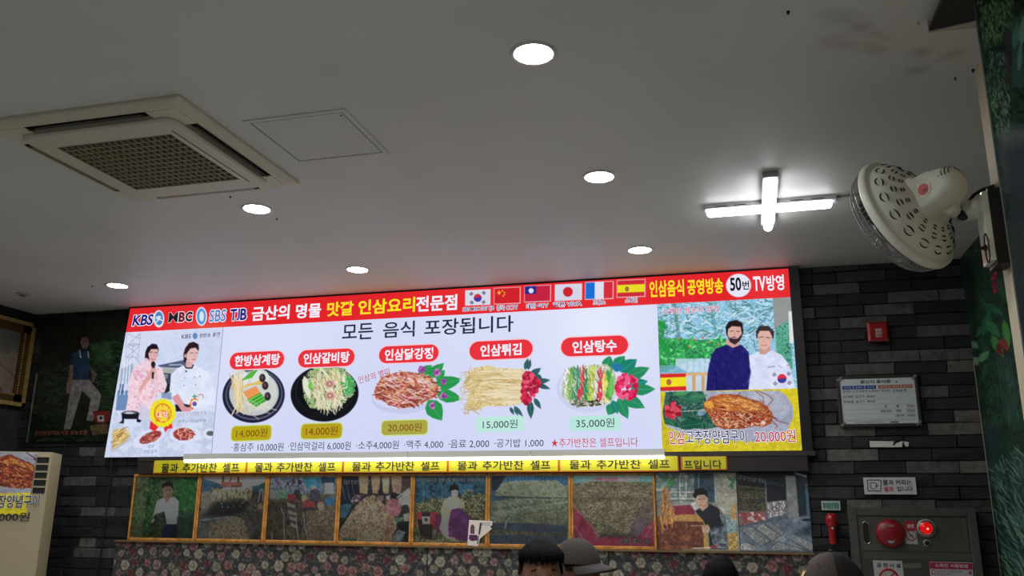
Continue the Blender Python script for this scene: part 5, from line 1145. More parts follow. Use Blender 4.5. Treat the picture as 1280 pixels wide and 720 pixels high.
mb.build('beading', M_gold, t, kind='stuff')
xx = LXW+.02
c = Canvas((xx, yl+.1, zt_-.09), (xx, yr-.11, zt_-.09), (xx, yl+.1, zb_+.09), (xx, yr-.11, zb_+.09), 90, 70, (70, 64, 56))
c.frame(0, 360, 3.6); c.fill([(70, 62, 52), (92, 82, 70), (54, 50, 46)], 8, 3); c.poly([(-200, 300), (100, 300), (90, 500), (-200, 500)], (86, 76, 70), .7, 6); c.line([(0, 450), (30, 500)], 8, (40, 36, 34)); c.line([(0, 340), (90, 420)], 5, (50, 44, 40)); c.poly([(-80, 180), (100, 190), (90, 290), (-80, 260)], (58, 60, 56), .8, 5)
c.build('picture_print', attr_mat('photo_print', False), t, gain=1.6)
MB().box((LXW+.001, yl+.1, zb_+.09), (LXW+.018, yr-.11, zt_-.09)).build('backing_board', paint('backing', (50, 42, 34), .8), t)

# floor standing air conditioner, turned towards the room
AR = np.array((-4.735, 5.12, 0)); th = math.radians(30); ux = np.array((math.cos(th), math.sin(th), 0)); uy = np.array((-math.sin(th), math.cos(th), 0)); uz = np.array((0, 0, 1.0)); AH = 1.728
t = empty('standing_air_conditioner', tuple(AR-ux*.26+uy*.15), 'cream floor standing air conditioner with a dish poster in the left corner', 'air conditioner')
M_cream = paint('cream_plastic', (176, 164, 132), .45); M_dk = paint('vent_dark', (14, 13, 12), .6)
def ob(c_, a, b_, d): m_ = MB(); m_.obox(c_, ux*a, uy*b_, uz*d); return m_
P3 = lambda u, v, z: AR-ux*u+uy*v+uz*z
ob(P3(.26, .15, AH/2), .26, .15, AH/2).build('cabinet', M_cream, t)
for k in range(5):
    zc = AH-.055-k*.052
    ob(P3(.052, -.002, zc), .038, .003, .019).build('vent_slot', M_dk, t)
    ob(P3(.052, -.006, zc+.022), .04, .004, .003).build('vent_louver', M_cream, t)
AP = lambda x, y: (lambda d: CAM+d*(((P3(0, -.006, 0)-CAM) @ uy)/(d @ uy)))(ray(x, y))
def apq(u, z): return P3(u, -.006, z)
c = Canvas(apq(.515, AH-.006), apq(.095, AH-.006), apq(.515, 1.30), apq(.105, 1.30), 160, 150, (196, 184, 30))
c.frame(0, 560, 4.5); c.fill([(200, 188, 34), (186, 172, 28)], 20, 3)
c.poly([(-160, 20), (282, 22), (272, 240), (230, 250), (-160, 258)], (138, 138, 152), tex=([(148, 148, 160), (126, 126, 142)], 12, 3)); c.poly([(262, 22), (285, 24), (282, 45)], (210, 196, 40))
gp2 = [(-120, 60), (0, 50), (60, 35), (110, 60), (180, 90), (230, 140), (245, 190), (220, 215), (170, 225), (120, 230), (0, 215), (-120, 200)]
c.poly(gp2, (110, 40, 24), tex=([(120, 44, 26), (70, 22, 18), (160, 80, 40), (90, 30, 22)], 3, 5)); c.poly([(20, 60), (80, 60), (180, 100), (190, 130), (100, 100), (20, 90)], (190, 140, 70), .7); c.strokes(120, ('poly', gp2), 30, (0, 40), 6, [(150, 70, 36), (60, 18, 16), (180, 110, 56), (110, 34, 22)]); c.dots(60, ('poly', gp2), 4, [(200, 160, 120)], .6)
for p in ([(190,60),(230,90),(200,110),(215,130)],[(140,20),(200,60),(220,70)],[(230,180),(262,205),(250,215)],[(200,40),(255,75),(250,110)]): c.line(p, 5, (60, 30, 30))
c.build('poster_print', attr_mat('photo_print', False), t, gain=1.7, grain=.15)
AL = lambda x, y: AP(x, y)-uy*.002
lettering('인삼고추장양념구이', (-46, 627), (49.5, 626.6), 16, ink((30, 28, 40)), t, AL, .006, ink((220, 220, 210)), .05)
lettering('20,000원', (-22, 646.5), (37, 646.3), 12, ink((40, 26, 14)), t, AL, .01)
lettering('별미!!', (-10, 611.3), (9.2, 611), 5.5, ink((210, 206, 200)), t, AL, .004)
# ================================================================== ceiling fixtures
def copy_thing(root, loc, label, rotz=None):
    r = root.copy(); COL.objects.link(r); r.location = loc; r['label'] = label
    if rotz is not None: r.rotation_euler = (0, 0, rotz)
    for ch in list(root.children):
        q = ch.copy(); COL.objects.link(q); q.parent = r
        for g in ch.children:
            d = g.copy(); COL.objects.link(d); d.parent = q
    return r
s = 1.54
DL = [((-.413*s, 1.699*s), 'nearest and largest recessed round downlight, alone at top centre of the ceiling'),
      ((-.391*s, 2.467*s), 'recessed round downlight between the ceiling hatch and the cross shaped lamp'),
      ((-1.580*s, 2.473*s), 'recessed round downlight beside the ceiling air conditioner corner'),
      ((-.361*s, 3.265*s), 'recessed round downlight in the row near the sign, rightmost, above the flags'),
      ((-1.571*s, 3.267*s), 'recessed round downlight in the row near the sign, above its yellow lettering'),
      ((-2.778*s, 3.258*s), 'recessed round downlight at the left end of the row near the sign')]
OUT = [(-.40*s, .93*s), (-1.58*s, .15*s), (-2.78*s, .93*s), (-.40*s, -.62*s), (-2.78*s, -.62*s), (-2.78*s, 2.467*s)]
M_lamp = glow((250, 250, 250), DOWNLIGHT_POWER, 'downlight')
M_ring = paint('lamp_ring', (196, 192, 184), .35, .2)
first = empty('downlight', (DL[0][0][0], DL[0][0][1], H), DL[0][1], 'ceiling light', 'round downlights')
mb = MB(); mb.lathe([(.0655, .004), (.0655, -.002), (.069, -.0045), (.080, -.004), (.084, 0), (.084, .001)], (DL[0][0][0], DL[0][0][1], H), (0, 0, 1), 40, closed_ends=False); mb.build('trim_ring', M_ring, first, smooth=True)
mb = MB(); mb.lathe([(.0655, .0), (.0640, -.0015), (.0001, -.0022)], (DL[0][0][0], DL[0][0][1], H), (0, 0, 1), 40, closed_ends=False); mb.build('diffuser', M_lamp, first)
for (xy, lab) in DL[1:]: copy_thing(first, (xy[0], xy[1], H), lab)
ol = ('downlight outside the photograph, nearest above the camera on the right', 'downlight outside the photograph, above the camera in the middle row', 'downlight outside the photograph, above the left tables', 'downlight outside the photograph, at the back on the right', 'downlight outside the photograph, at the back on the left', 'downlight outside the photograph, hidden left of the air conditioner')
for xy, lab in zip(OUT, ol): copy_thing(first, (xy[0], xy[1], H), lab)

# ---- cassette air conditioner
cx0, cx1, cy0, cy1 = -2.972, -2.022, 2.572, 3.522
t = empty('ceiling_air_conditioner', ((cx0+cx1)/2, (cy0+cy1)/2, H), 'square cream ceiling air conditioner with open louvres and a return grille', 'air conditioner')
M_ac = paint('ac_cream', (206, 198, 178), .45); M_ac2 = paint('ac_cream_panel', (200, 192, 174), .4); M_slot = paint('slot_dark', (20, 18, 16), .6); M_vane = paint('vane_grey', (62, 58, 54), .35)
def sqring(a, b, za, zb, mb):
    """sloped square ring from half-size a at za to b at zb, with softly rounded corners"""
    ccx, ccy = (cx0+cx1)/2, (cy0+cy1)/2
    def rg_(h_, r_, z):
        P = []
        for (sx, sy, a0) in ((1, 1, 0), (-1, 1, 90), (-1, -1, 180), (1, -1, 270)):
            for k_ in range(6): q = math.radians(a0+k_*18); P.append((ccx+sx*(h_-r_)+r_*math.cos(q), ccy+sy*(h_-r_)+r_*math.sin(q), z))
        return P
    A, B_ = rg_(a[0], a[1], za), rg_(b[0], b[1], zb); n = len(A)
    mb.add(A+B_, [(i, (i+1) % n, (i+1) % n+n, i+n) for i in range(n)])
    return B_
hs = .475
mb = MB(); sqring((hs, .012), (hs, .012), H, H-.012, mb); sqring((hs, .012), (.470, .03), H-.012, H-.018, mb); sqring((.470, .03), (.446, .07), H-.018, H-.032, mb); P = sqring((.446, .07), (.428, .05), H-.032, H-.032, mb)
mb.build('outer_panel', M_ac, t, smooth=False, fix=False)
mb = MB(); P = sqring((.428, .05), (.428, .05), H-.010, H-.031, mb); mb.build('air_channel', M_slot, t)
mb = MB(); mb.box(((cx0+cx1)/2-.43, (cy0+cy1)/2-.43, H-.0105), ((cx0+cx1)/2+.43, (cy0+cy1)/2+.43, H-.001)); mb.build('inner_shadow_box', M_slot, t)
# centre panel (opens as a frame around the grille)
ccx, ccy = (cx0+cx1)/2, (cy0+cy1)/2
hi_ = .376; zp = H-.050
mb = MB()
sqring((hi_, .055), (hi_, .055), H-.012, zp+.008, mb); sqring((hi_, .055), (hi_-.008, .052), zp+.008, zp, mb)
gx, gy = .282, .255
# flat face with a rectangular opening
def face_with_hole(mb, h_, r_, z, gx, gy, oy=0.0):
    P = []
    for (sx, sy, a0) in ((1, 1, 0), (-1, 1, 90), (-1, -1, 180), (1, -1, 270)):
        for k_ in range(6): q = math.radians(a0+k_*18); P.append((ccx+sx*(h_-r_)+r_*math.cos(q), ccy+sy*(h_-r_)+r_*math.sin(q), z))
    Q = [(ccx+gx, ccy+gy+oy, z), (ccx-gx, ccy+gy+oy, z), (ccx-gx, ccy-gy+oy, z), (ccx+gx, ccy-gy+oy, z)]
    n = len(P); V = P+Q; F = []
    for c_ in range(4):
        for k_ in range(5): F.append((c_*6+k_, c_*6+k_+1, n+c_))
        F.append((c_*6+5, (c_*6+6) % n, n+(c_+1) % 4, n+c_))
    mb.add(V, F)
face_with_hole(mb, hi_-.008, .052, zp, gx, gy)
mb.build('centre_panel', M_ac2, t)
mb = MB(); mb.box((ccx-gx-.004, ccy-gy-.004, zp+.024), (ccx+gx+.004, ccy+gy+.004, zp+.03)); mb.build('filter', paint('filter_brown', (34, 30, 24), .9), t)
mb = MB(); nx_, ny_ = 18, 12
M_gr = paint('grille_cream', (150, 140, 112), .5)
for i in range(nx_+1): x = ccx-gx+2*gx*i/nx_; mb.box((x-.0028, ccy-gy, zp+.001), (x+.0028, ccy+gy, zp+.012))
for j in range(ny_+1): y = ccy-gy+2*gy*j/ny_; mb.box((ccx-gx, y-.0034, zp), (ccx+gx, y+.0034, zp+.013))
mb.build('return_grille', M_gr, t, kind='stuff')
MB().box((ccx+gx+.026, ccy-gy-.03, zp-.001), (ccx+gx+.031, ccy+gy+.04, zp+.001)).build('panel_groove', M_slot, t)
for sx in (-1, 1):
    for sy in (-1, 1): MB().box((ccx+sx*.290, ccy+sy*.290, H-.0335), (ccx+sx*.427, ccy+sy*.427, H-.030)).build('corner_cover', M_ac, t)
# four louvre vanes: the near and the right one stand open
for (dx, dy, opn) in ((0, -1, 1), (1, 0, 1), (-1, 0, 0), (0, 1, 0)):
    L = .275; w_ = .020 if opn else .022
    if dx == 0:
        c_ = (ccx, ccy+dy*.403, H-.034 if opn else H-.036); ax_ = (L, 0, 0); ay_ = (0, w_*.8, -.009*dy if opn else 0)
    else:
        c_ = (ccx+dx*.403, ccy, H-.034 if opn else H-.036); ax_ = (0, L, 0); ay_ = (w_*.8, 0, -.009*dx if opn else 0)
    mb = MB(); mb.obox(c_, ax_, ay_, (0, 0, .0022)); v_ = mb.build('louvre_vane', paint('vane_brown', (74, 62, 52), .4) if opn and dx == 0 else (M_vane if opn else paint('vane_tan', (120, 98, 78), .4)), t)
    a3 = np.array(ax_)/L
    for sg in (-1, 1): mb = MB(); mb.obox(np.array(c_)+a3*sg*(L-.006)+np.array((0, 0, .006)), a3*.004, np.array(ay_)*.6, (0, 0, .010)); mb.build('vane_end', M_vane, v_)


# ---- access hatch, detector, little things on the ceiling
t = empty('access_hatch', (-1.69, 3.07, H), 'square ceiling access hatch with a double grooved rim beside the air conditioner', 'hatch')
hx0, hx1, hy0, hy1 = -1.918, -1.461, 2.842, 3.298
M_hp = paint('hatch_paint', (204, 203, 197), .55); M_hg = paint('hatch_groove', (120, 116, 108), .7)
mb = MB()
for a, b_ in (((hx0, hy0, H-.004), (hx1, hy0+.022, H)), ((hx0, hy1-.022, H-.004), (hx1, hy1, H)), ((hx0, hy0+.022, H-.004), (hx0+.022, hy1-.022, H)), ((hx1-.022, hy0+.022, H-.004), (hx1, hy1-.022, H))): mb.box(a, b_)
mb.build('rim', M_hp, t); MB().box((hx0+.022, hy0+.022, H-.0012), (hx1-.022, hy1-.022, H-.0002)).build('gap', M_hg, t); MB().box((hx0+.028, hy0+.028, H-.003), (hx1-.028, hy1-.028, H-.0005)).build('door_panel', M_hp, t)
MB().lathe([(.0001, 0), (.004, 0), (.004, -.002), (.0001, -.0025)], (hx1-.04, hy0+.05, H-.003), (0, 0, 1), 8).build('catch', M_slot, t)
dc = atz(29, 367); t = empty('smoke_detector', tuple(dc), 'flat round detector on the ceiling in the left corner', 'detector')
MB().lathe([(.001, 0), (.050, 0), (.050, -.006), (.044, -.010), (.001, -.012)], dc, (0, 0, 1), 24).build('base', paint('detector_cream', (160, 158, 150), .5), t, smooth=False)
MB().lathe([(.001, -.011), (.024, -.011), (.016, -.022), (.001, -.024)], dc, (0, 0, 1), 16).build('sensor', paint('detector_grey', (90, 88, 84), .5), t)
for (px, py, r, lab) in ((115.5, 357, .006, 'tiny dark screw plug on the ceiling left of the first downlight of the row'), (985, 14.5, .006, 'tiny dark hook on the ceiling at the top near the stains'), (1148, 28, .005, 'tiny pale plug on the ceiling beside the dark ceiling board'), (288, 245.5, .005, 'tiny dark nail under the air conditioner corner'), (346, 273, .005, 'tiny dark nail just right of the left middle downlight'), (1216, 87, .006, 'small dark insect-like hook at the top of the partition edge'), (1194, 97, .004, 'tiny dark speck among the ceiling stains, nearest the partition')):
    q = atz(px, py); o = MB().lathe([(.0001, 0), (r, 0), (r*.8, -.005), (r*.3, -.012), (.0001, -.013)], q, (0, 0, 1), 8).build('ceiling_hook', M_slot if r != .005 or px < 1000 else M_ring); tag(o, lab, 'hook')
# dark board at top right, hanging a hand below the ceiling
q0 = atz(1161, 38.5, H-.04); q1 = atz(1224, 24, H-.04)
t = empty('ceiling_board', tuple(q0), 'dark board with a pale front edge under the ceiling at top right', 'board')
mb = MB(); ed = np.array((.03, -1, 0.)); ed /= np.linalg.norm(ed)
a = q0; b_ = q1*1.0; b_[2] = q0[2]; d_ = (b_-a)/np.linalg.norm(b_-a)
e_ = a+ed*.8; e2 = b_+ed*.8
mb.slab([a, e_, e2+0, b_], (0, 0, .012)); mb.build('panel', paint('board_dark', (26, 25, 24), .6), t, fix=True)
mb = MB(); mb.slab([a+(0, .0, -.004), b_+(0, 0, -.004), b_+(0, .045, -.004), a+(0, .006, -.004)], (0, 0, .04)); mb.build('edge_strip', paint('board_edge', (176, 170, 156), .6), t, fix=True)
tag(MB().slab([atz(1220, 88, H-.001), atz(1228, 67, H-.001), atz(1230, 67, H-.001), atz(1222.5, 89, H-.001)], (0, 0, -.008)).build('trim_2', paint('white_trim', (214, 206, 190), .5), fix=True), kind='structure')

# ---- cross shaped LED lamp
zc = H-.035
a0, a1 = atz(883.5, 267, zc), atz(1040, 255, zc); b0, b1 = atz(956, 230, H-.05), atz(966.5, 284.5, H-.05)
mid = (a0+a1)/2
t = empty('cross_lamp', (mid[0], mid[1], H), 'glowing white lamp of two crossed tubes on the ceiling', 'ceiling light')
M_cross = glow((248, 250, 255), CROSS_POWER, 'cross'); M_cb = paint('lamp_base_grey', (176, 178, 180), .4, .2)
def stadium_tube(p, q, r, name, mat):
    d = (q-p); L = np.linalg.norm(d); d = d/L
    mb = MB(); mb.lathe([(.0005, 0), (r*.6, .003), (r*.92, .010), (r, .02), (r, L-.02), (r*.92, L-.010), (r*.6, L-.003), (.0005, L)], p, d, 14); return mb.build(name, mat, t, smooth=True)
ay = a0.copy(); ay2 = a1.copy(); ym = (a0[1]+a1[1])/2; ay[1] = ym; ay2[1] = ym
stadium_tube(ay, ay2, .021, 'tube', M_cross)
xm = (b0[0]+b1[0])/2; bb0 = b0.copy(); bb1 = b1.copy(); bb0[0] = xm; bb1[0] = xm
stadium_tube(bb0+(0, .0, 0), bb1, .024, 'tube', M_cross)
MB().box((ay[0]-.01, ym-.035, H-.022), (ay2[0]+.02, ym+.035, H-.001)).build('base_tray', M_cb, t)
MB().box((xm-.035, bb0[1]-.03, H-.03), (xm+.035, bb1[1]+.01, H-.001)).build('base_tray', M_cb, t)
for fx_ in (-.75, -.45, .45, .78): MB().box(((ay[0]+ay2[0])/2+fx_*(ay2[0]-ay[0])/2-.03, ym-.0365, H-.014), ((ay[0]+ay2[0])/2+fx_*(ay2[0]-ay[0])/2+.03, ym-.034, H-.010)).build('tray_slot', M_slot, t)
mb = MB(); p = np.array((ay2[0]+.02, ym-.01, H-.006)); q = atz(1075, 242.5, H-.006); e = atz(1118, 239.5, H-.006); mb.tube([p, q, e], .005, 6); tag(mb.build('lamp_cord', paint('cord_grey', (120, 118, 116), .5)), 'thin grey cord along the ceiling from the cross lamp towards the fan', 'cord')

# ================================================================== wall fan
FC = deep(1133, 268, 3.02)
vr = ray(1133, 268); vr /= np.linalg.norm(vr)
er = _r-vr*(_r @ vr); er /= np.linalg.norm(er); eu = np.cross(er, vr)
bdir = .92*(.788*er+.616*eu)-.385*vr; bdir /= np.linalg.norm(bdir)
t = empty('wall_fan', tuple(FC), 'cream wall fan seen from behind, wire guard turned down to the left', 'fan')
M_fan = paint('fan_cream', (220, 220, 206), .35, coat=.3); M_fan2 = paint('fan_cream_dark', (150, 148, 132), .4); M_wire = paint('chrome_wire', (150, 150, 152), .3, .8)
R = .208
front = -bdir
def bt(h, r): return (r, h)
mb = MB(); mb.lathe([(R+.006, -.016), (R+.013, -.008), (R+.012, .010), (R+.004, .016), (R-.006, .015), (R-.012, .020), (R*.9, .040), (R*.72, .064), (R*.5, .084), (R*.36, .094), (.001, .098)], FC, bdir, 64, closed_ends=False)
mb.build('rear_cover', M_fan, t, smooth=True)
mb = MB(); mb.lathe([(R+.008, -.018), (R-.012, -.018), (R-.012, .008), (R*.85, .040), (R*.5, .076), (.001, .088)], FC, bdir, 48, closed_ends=False); mb.build('cover_lining', M_fan2, t, smooth=True)
# vent slots in the rear cover: pairs of arcs
ax_ = Vector(bdir); rf = Vector((0, 0, 1)); ua = np.array(ax_.cross(rf).normalized()); ub = np.cross(ua, bdir)
prof = [(R-.012, .020), (R*.9, .040), (R*.72, .064), (R*.5, .084), (R*.36, .094)]
def surf(r, th, d=0.0012):
    for (r1, h1), (r0, h0) in zip(prof[:-1], prof[1:]):
        if r0 <= r <= r1: h_ = h0+(h1-h0)*(r-r0)/(r1-r0); break
    else: h_ = .09
    return FC+bdir*(h_+d)+(ua*math.cos(th)+ub*math.sin(th))*r
mb = MB()
for (rc, n_, L_, W_) in ((.180, 16, .023, .019), (.145, 16, .016, .015), (.116, 16, .010, .010)):
    for k_ in range(n_):
        th = (k_+.5*(rc < .15))*math.tau/n_
        for sg in (-1, 1):
            pts = []
            for q in np.linspace(-.86, .86, 7):
                # an arc of an ellipse whose long axis follows the rim
                pts.append(surf(rc+sg*W_*.5*math.sqrt(1-q*q)*1.0, th+q*L_/rc))
            mb.tube(pts, [.0005, .002, .0028, .0030, .0028, .002, .0005], 4)
mb.build('vent_slots', paint('vent_black', (14, 14, 13), .7), t, kind='stuff')
# front guard: rings and spokes
mb = MB()
gp_ = [(R+.004, -.014), (R+.002, -.036), (R*.97, -.056), (R*.90, -.074), (R*.76, -.090), (R*.55, -.102), (R*.22, -.108)]
for (r_, h_) in gp_[1:]: mb.tube([FC+bdir*h_+(ua*math.cos(q)+ub*math.sin(q))*r_ for q in np.linspace(0, math.tau, 49)], .0016, 5, False)
for k_ in range(72):
    th = k_*math.tau/72; mb.tube([FC+bdir*h_+(ua*math.cos(th)+ub*math.sin(th))*r_ for (r_, h_) in gp_], .0012, 4, False)
mb.build('front_guard', M_wire, t, kind='stuff')
MB().lathe([(R*.24, -.098), (R*.22, -.108), (.001, -.112)], FC, bdir, 24, closed_ends=False).build('guard_badge', M_fan, t, smooth=True)
for k_ in range(4):
    mb = MB(); th0 = k_*math.tau/4; V = []
    for i_, r_ in enumerate(np.linspace(.035, .185, 7)):
        wd = .55*math.sin(.6+2.2*i_/6); 
        for q in (-1, -.33, .33, 1): th = th0+q*wd+.3*i_/6; V.append(FC+bdir*(-.035+q*.022)+(ua*math.cos(th)+ub*math.sin(th))*r_)
    F_ = [(i_*4+j_, i_*4+j_+1, i_*4+j_+5, i_*4+j_+4) for i_ in range(6) for j_ in range(3)]
    mb.add(V, F_); mb.build('blade', paint('blade_grey', (96, 104, 112), .3), t, smooth=True)
MB().lathe([(.001, -.075), (.030, -.07), (.038, -.02), (.030, .02), (.01, .085)], FC, bdir, 20).build('hub', paint('hub_grey', (70, 74, 78), .4), t, smooth=True)
# motor housing: square neck then a rounded dome with cooling slits
mb = MB()
U_, V_ = ua, ub
def sq_ring(h_, a, b__, rnd, off=(0, 0), n_=6):
    P = []
    for (sx, sy, a0) in ((1, 1, 0), (-1, 1, 90), (-1, -1, 180), (1, -1, 270)):
        for k_ in range(n_): q = math.radians(a0+k_*90/(n_-1)); P.append(FC+bdir*h_+U_*(off[0]+sx*(a-rnd)+rnd*math.cos(q))+V_*(off[1]+sy*(b__-rnd)+rnd*math.sin(q)))
    return P
rings = [sq_ring(.080, .084, .080, .03), sq_ring(.096, .082, .078, .03), sq_ring(.100, .074, .070, .026), sq_ring(.150, .070, .066, .03), sq_ring(.160, .066, .062, .035), sq_ring(.185, .062, .058, .045), sq_ring(.206, .052, .050, .045), sq_ring(.219, .034, .033, .032), sq_ring(.223, .005, .005, .004)]
n_ = len(rings[0]); V3 = [p for r_ in rings for p in r_]; F_ = [(i_*n_+k_, i_*n_+(k_+1) % n_, (i_+1)*n_+(k_+1) % n_, (i_+1)*n_+k_) for i_ in range(len(rings)-1) for k_ in range(n_)]
mb.add(V3, F_+[[(len(rings)-1)*n_+k_ for k_ in range(n_)]]); mo = mb.build('motor_housing', M_fan, t, smooth=True)
mb = MB()
for sg in range(4):
    hh_ = .183+sg*.010; rr_ = (.0625, .0600, .0560, .050)[sg]
    for c0_ in (0, 1): 
        mb.tube([FC+bdir*hh_+(U_*math.cos(q)*(rr_+.001)+V_*math.sin(q)*(rr_-.002)) for q in np.linspace(.2+c0_*1.5, 1.2+c0_*1.5, 8)], .0018, 4)
mb.build('cooling_slits', M_slot, mo)
# round red sticker on the housing side that faces the camera
side = CAM-(FC+bdir*.125); side -= bdir*(side @ bdir); side /= np.linalg.norm(side)
sx_ = side @ U_; sy_ = side @ V_
nrm_ = (U_*np.sign(sx_) if abs(sx_) > abs(sy_) else V_*np.sign(sy_)); tan_ = np.cross(nrm_, bdir)
SC_ = FC+bdir*.124+nrm_*((.0735 if abs(sx_) > abs(sy_) else .0695))
MB().poly([SC_+(bdir*math.cos(q)+tan_*math.sin(q))*.026 for q in np.linspace(0, math.tau, 24, endpoint=False)]).build('sticker', paint('sticker_cream', (206, 196, 170), .5), t, fix=False)
MB().poly([SC_+nrm_*.0006+(bdir*math.cos(q)+tan_*math.sin(q))*.020 for q in np.linspace(0, math.tau, 24, endpoint=False)]).build('sticker_red', paint('sticker_red', (176, 40, 34), .5), t)
MB().poly([SC_+nrm_*.0012+bdir*a_+tan_*b__ for a_, b__ in ((-.004, -.012), (.012, -.012), (.012, -.001), (-.004, -.001))]).build('sticker_print', ink((110, 24, 24)), t)
# neck bracket, arm, knob, wall plate
J = deep(1198, 267, 2.98); A1 = deep(1203, 267, 2.97); A2 = np.array((.815, 3.045, deep(1238, 264, 2.93)[2]))
mb = MB(); nk = FC+bdir*.155-np.array((0, 0, .055)); mb.tube([nk, (nk+J)/2+np.array((0, 0, -.006)), J], [.030, .026, .022], 12); mb.build('neck', M_fan, t, smooth=True)
mb = MB(); mb.tube([J+(A1-J)*0, A1+(A2-A1)*.15, A1+(A2-A1)*.8, A2], [.030, .036, .038, .048], 16); mb.build('arm', M_fan, t, smooth=True)
Kc = deep(1203.5, 269.5, 2.93); mb = MB(); kd = CAM-Kc; kd /= np.linalg.norm(kd); mb.lathe([(.018, -.02), (.018, .004), (.014, .010), (.001, .011)], Kc, kd, 16); mb.build('knob', paint('knob_black', (16, 16, 16), .4), t, smooth=True)
# white wall plate and black spacer block on the partition
zt2, zb2 = deep(1240, 247, 2.93)[2], deep(1252, 343, 2.93)[2]
mb = MB(); mb.bbox((.800, 3.000, zb2), (.818, 3.085, zt2), .006); 
mb = MB(); mb.box((.802, 2.999, zb2+.01), (.820, 3.088, zt2-.006)); mb.build('wall_plate', M_fan, t)
MB().box((.8205, 2.994, zb2-.004), (.866, 3.092, zt2+.004)).build('spacer_block', paint('spacer_black', (8, 8, 9), .45), t)
SW = np.array((.797, 3.01, zb2+.055)); MB().lathe([(.012, 0), (.012, .006), (.006, .008), (.006, .03), (.009, .034), (.001, .036)], SW, (-1, 0, 0), 12).build('switch_knob', paint('knob_black', (16, 16, 16), .4), t)
mb = MB(); mb.tube([(.8005, 3.005+.022*math.cos(q)+.01, zb2+.055+.05*math.sin(q)) for q in np.linspace(0, math.tau, 17)], .0025, 5, False); mb.build('switch_ring', M_slot, t)
mb = MB(); K0 = deep(1210, 262, 2.95); mb.tube([K0, deep(1211, 252, 2.95), deep(1217, 244, 2.94), deep(1228, 237, 2.93), deep(1246, 231, 2.94), deep(1251, 231.5, 2.94), deep(1253.5, 242, 2.95), deep(1253.6, 250, 2.96)], .006, 8); mb.build('power_cord', paint('black_rubber', (14, 14, 15), .5), t, smooth=True)

# ================================================================== things on the slate wall at right
WF = WY-.045
def card(name, label, cat, x0, x1, z0, z1, col, d=.006, y=WF):
    t = empty(name, ((x0+x1)/2, y, z0), label, cat); MB().box((x0, y-d, z0), (x1, y, z1)).build('card', paint(name+'_card', col, .5), t); return t, y-d
def pbox(px0, py0, px1, py1, Y=WF):
    xm_, ym_ = (px0+px1)/2, (py0+py1)/2
    return at(px0, ym_, Y)[0], at(px1, ym_, Y)[0], at(xm_, py1, Y)[2], at(xm_, py0, Y)[2]
# red emergency buzzer box
x0, x1, z0, z1 = pbox(1083.5, 404, 1109.5, 428)
t = empty('alarm_box', ((x0+x1)/2, WF, z0), 'small glossy red box with a white emblem high on the slate wall', 'alarm box')
M_red = paint('red_plastic', (150, 18, 26), .25, coat=.6); MB().bbox((x0, WF-.05, z0), (x1, WF, z1), .012).build('case', M_red, t)
yb = WF-.0505; W2 = lambda x, y: at(x, y, yb)
MB().poly([W2(*q) for q in ((1094, 411), (1102, 410.5), (1102.5, 421), (1095, 421.5))][::-1]).build('label_plate', ink((190, 170, 168)), t)
lettering('비상', (1095, 414.5), (1102, 414.2), 3.5, ink((120, 20, 30)), t, lambda x, y: at(x, y, yb-.001), .01); lettering('호출', (1095.5, 418.8), (1102, 418.6), 3.2, ink((120, 20, 30)), t, lambda x, y: at(x, y, yb-.001), .01)
# origin board
x0, x1, z0, z1 = pbox(1047, 469, 1149.5, 534)
t = empty('origin_board', ((x0+x1)/2, WF, z0), 'white dry-erase origin board in a dark frame on the slate wall', 'board')
M_bf = paint('board_frame', (52, 46, 42), .4); fw_ = .020; yb = WF-.012
mb = MB()
for a, b_ in (((x0, yb-.006, z0), (x0+fw_, WF, z1)), ((x1-fw_, yb-.006, z0), (x1, WF, z1)), ((x0+fw_, yb-.006, z0), (x1-fw_, WF, z0+fw_)), ((x0+fw_, yb-.006, z1-fw_), (x1-fw_, WF, z1))): mb.bbox(a, b_, .004)
mb.build('board_frame', M_bf, t); MB().box((x0+fw_-.004, yb, z0+fw_-.004), (x1-fw_+.004, WF-.002, z1-fw_+.004)).build('writing_surface', paint('whiteboard', (196, 204, 206), .3, coat=.4), t)
X0_, X1_, Z0_, Z1_ = x0+fw_, x1-fw_, z0+fw_, z1-fw_
BW = lambda u, v: np.array((X0_+(X1_-X0_)*u, yb-.001, Z1_-(Z1_-Z0_)*v))
def bt_(txt, u0, u1, v, h_, col, b_=.0):
    A, B_ = BW(u0, v), BW(u1, v); hh_ = (Z1_-Z0_)*h_; vv, ff = glyphs(txt, b_); lo, hi = vv.min(0), vv.max(0)
    W_ = np.stack([A[0]+(vv[:, 0]-lo[0])/(hi[0]-lo[0])*(B_[0]-A[0]), np.full(len(vv), yb-.0016), A[2]+((vv[:, 1]-lo[1])/(hi[1]-lo[1])-.5)*hh_], 1)
    mb = MB(); mb.add([tuple(q) for q in W_], ff); mb.build('lettering', ink(col), t)
bt_('원산지 표시판', .28, .69, .075, .075, (30, 34, 40), .02)
for i in range(3):
    MB().poly([BW(.03+i*.155, .155), BW(.03+i*.155, .235), BW(.175+i*.155, .235), BW(.175+i*.155, .155)]).build('heading_box', ink((36, 60, 140)), t); bt_(('음식명', '원재료명', '원산지')[i], .055+i*.155, .15+i*.155, .195, .045, (190, 200, 220))
    MB().poly([BW(.515+i*.155, .155), BW(.515+i*.155, .235), BW(.66+i*.155, .235), BW(.66+i*.155, .155)]).build('heading_box', ink((170, 110, 84)), t); bt_(('음식명', '원재료명', '원산지')[i], .54+i*.155, .635+i*.155, .195, .045, (226, 206, 196))
HW = (40, 44, 50)
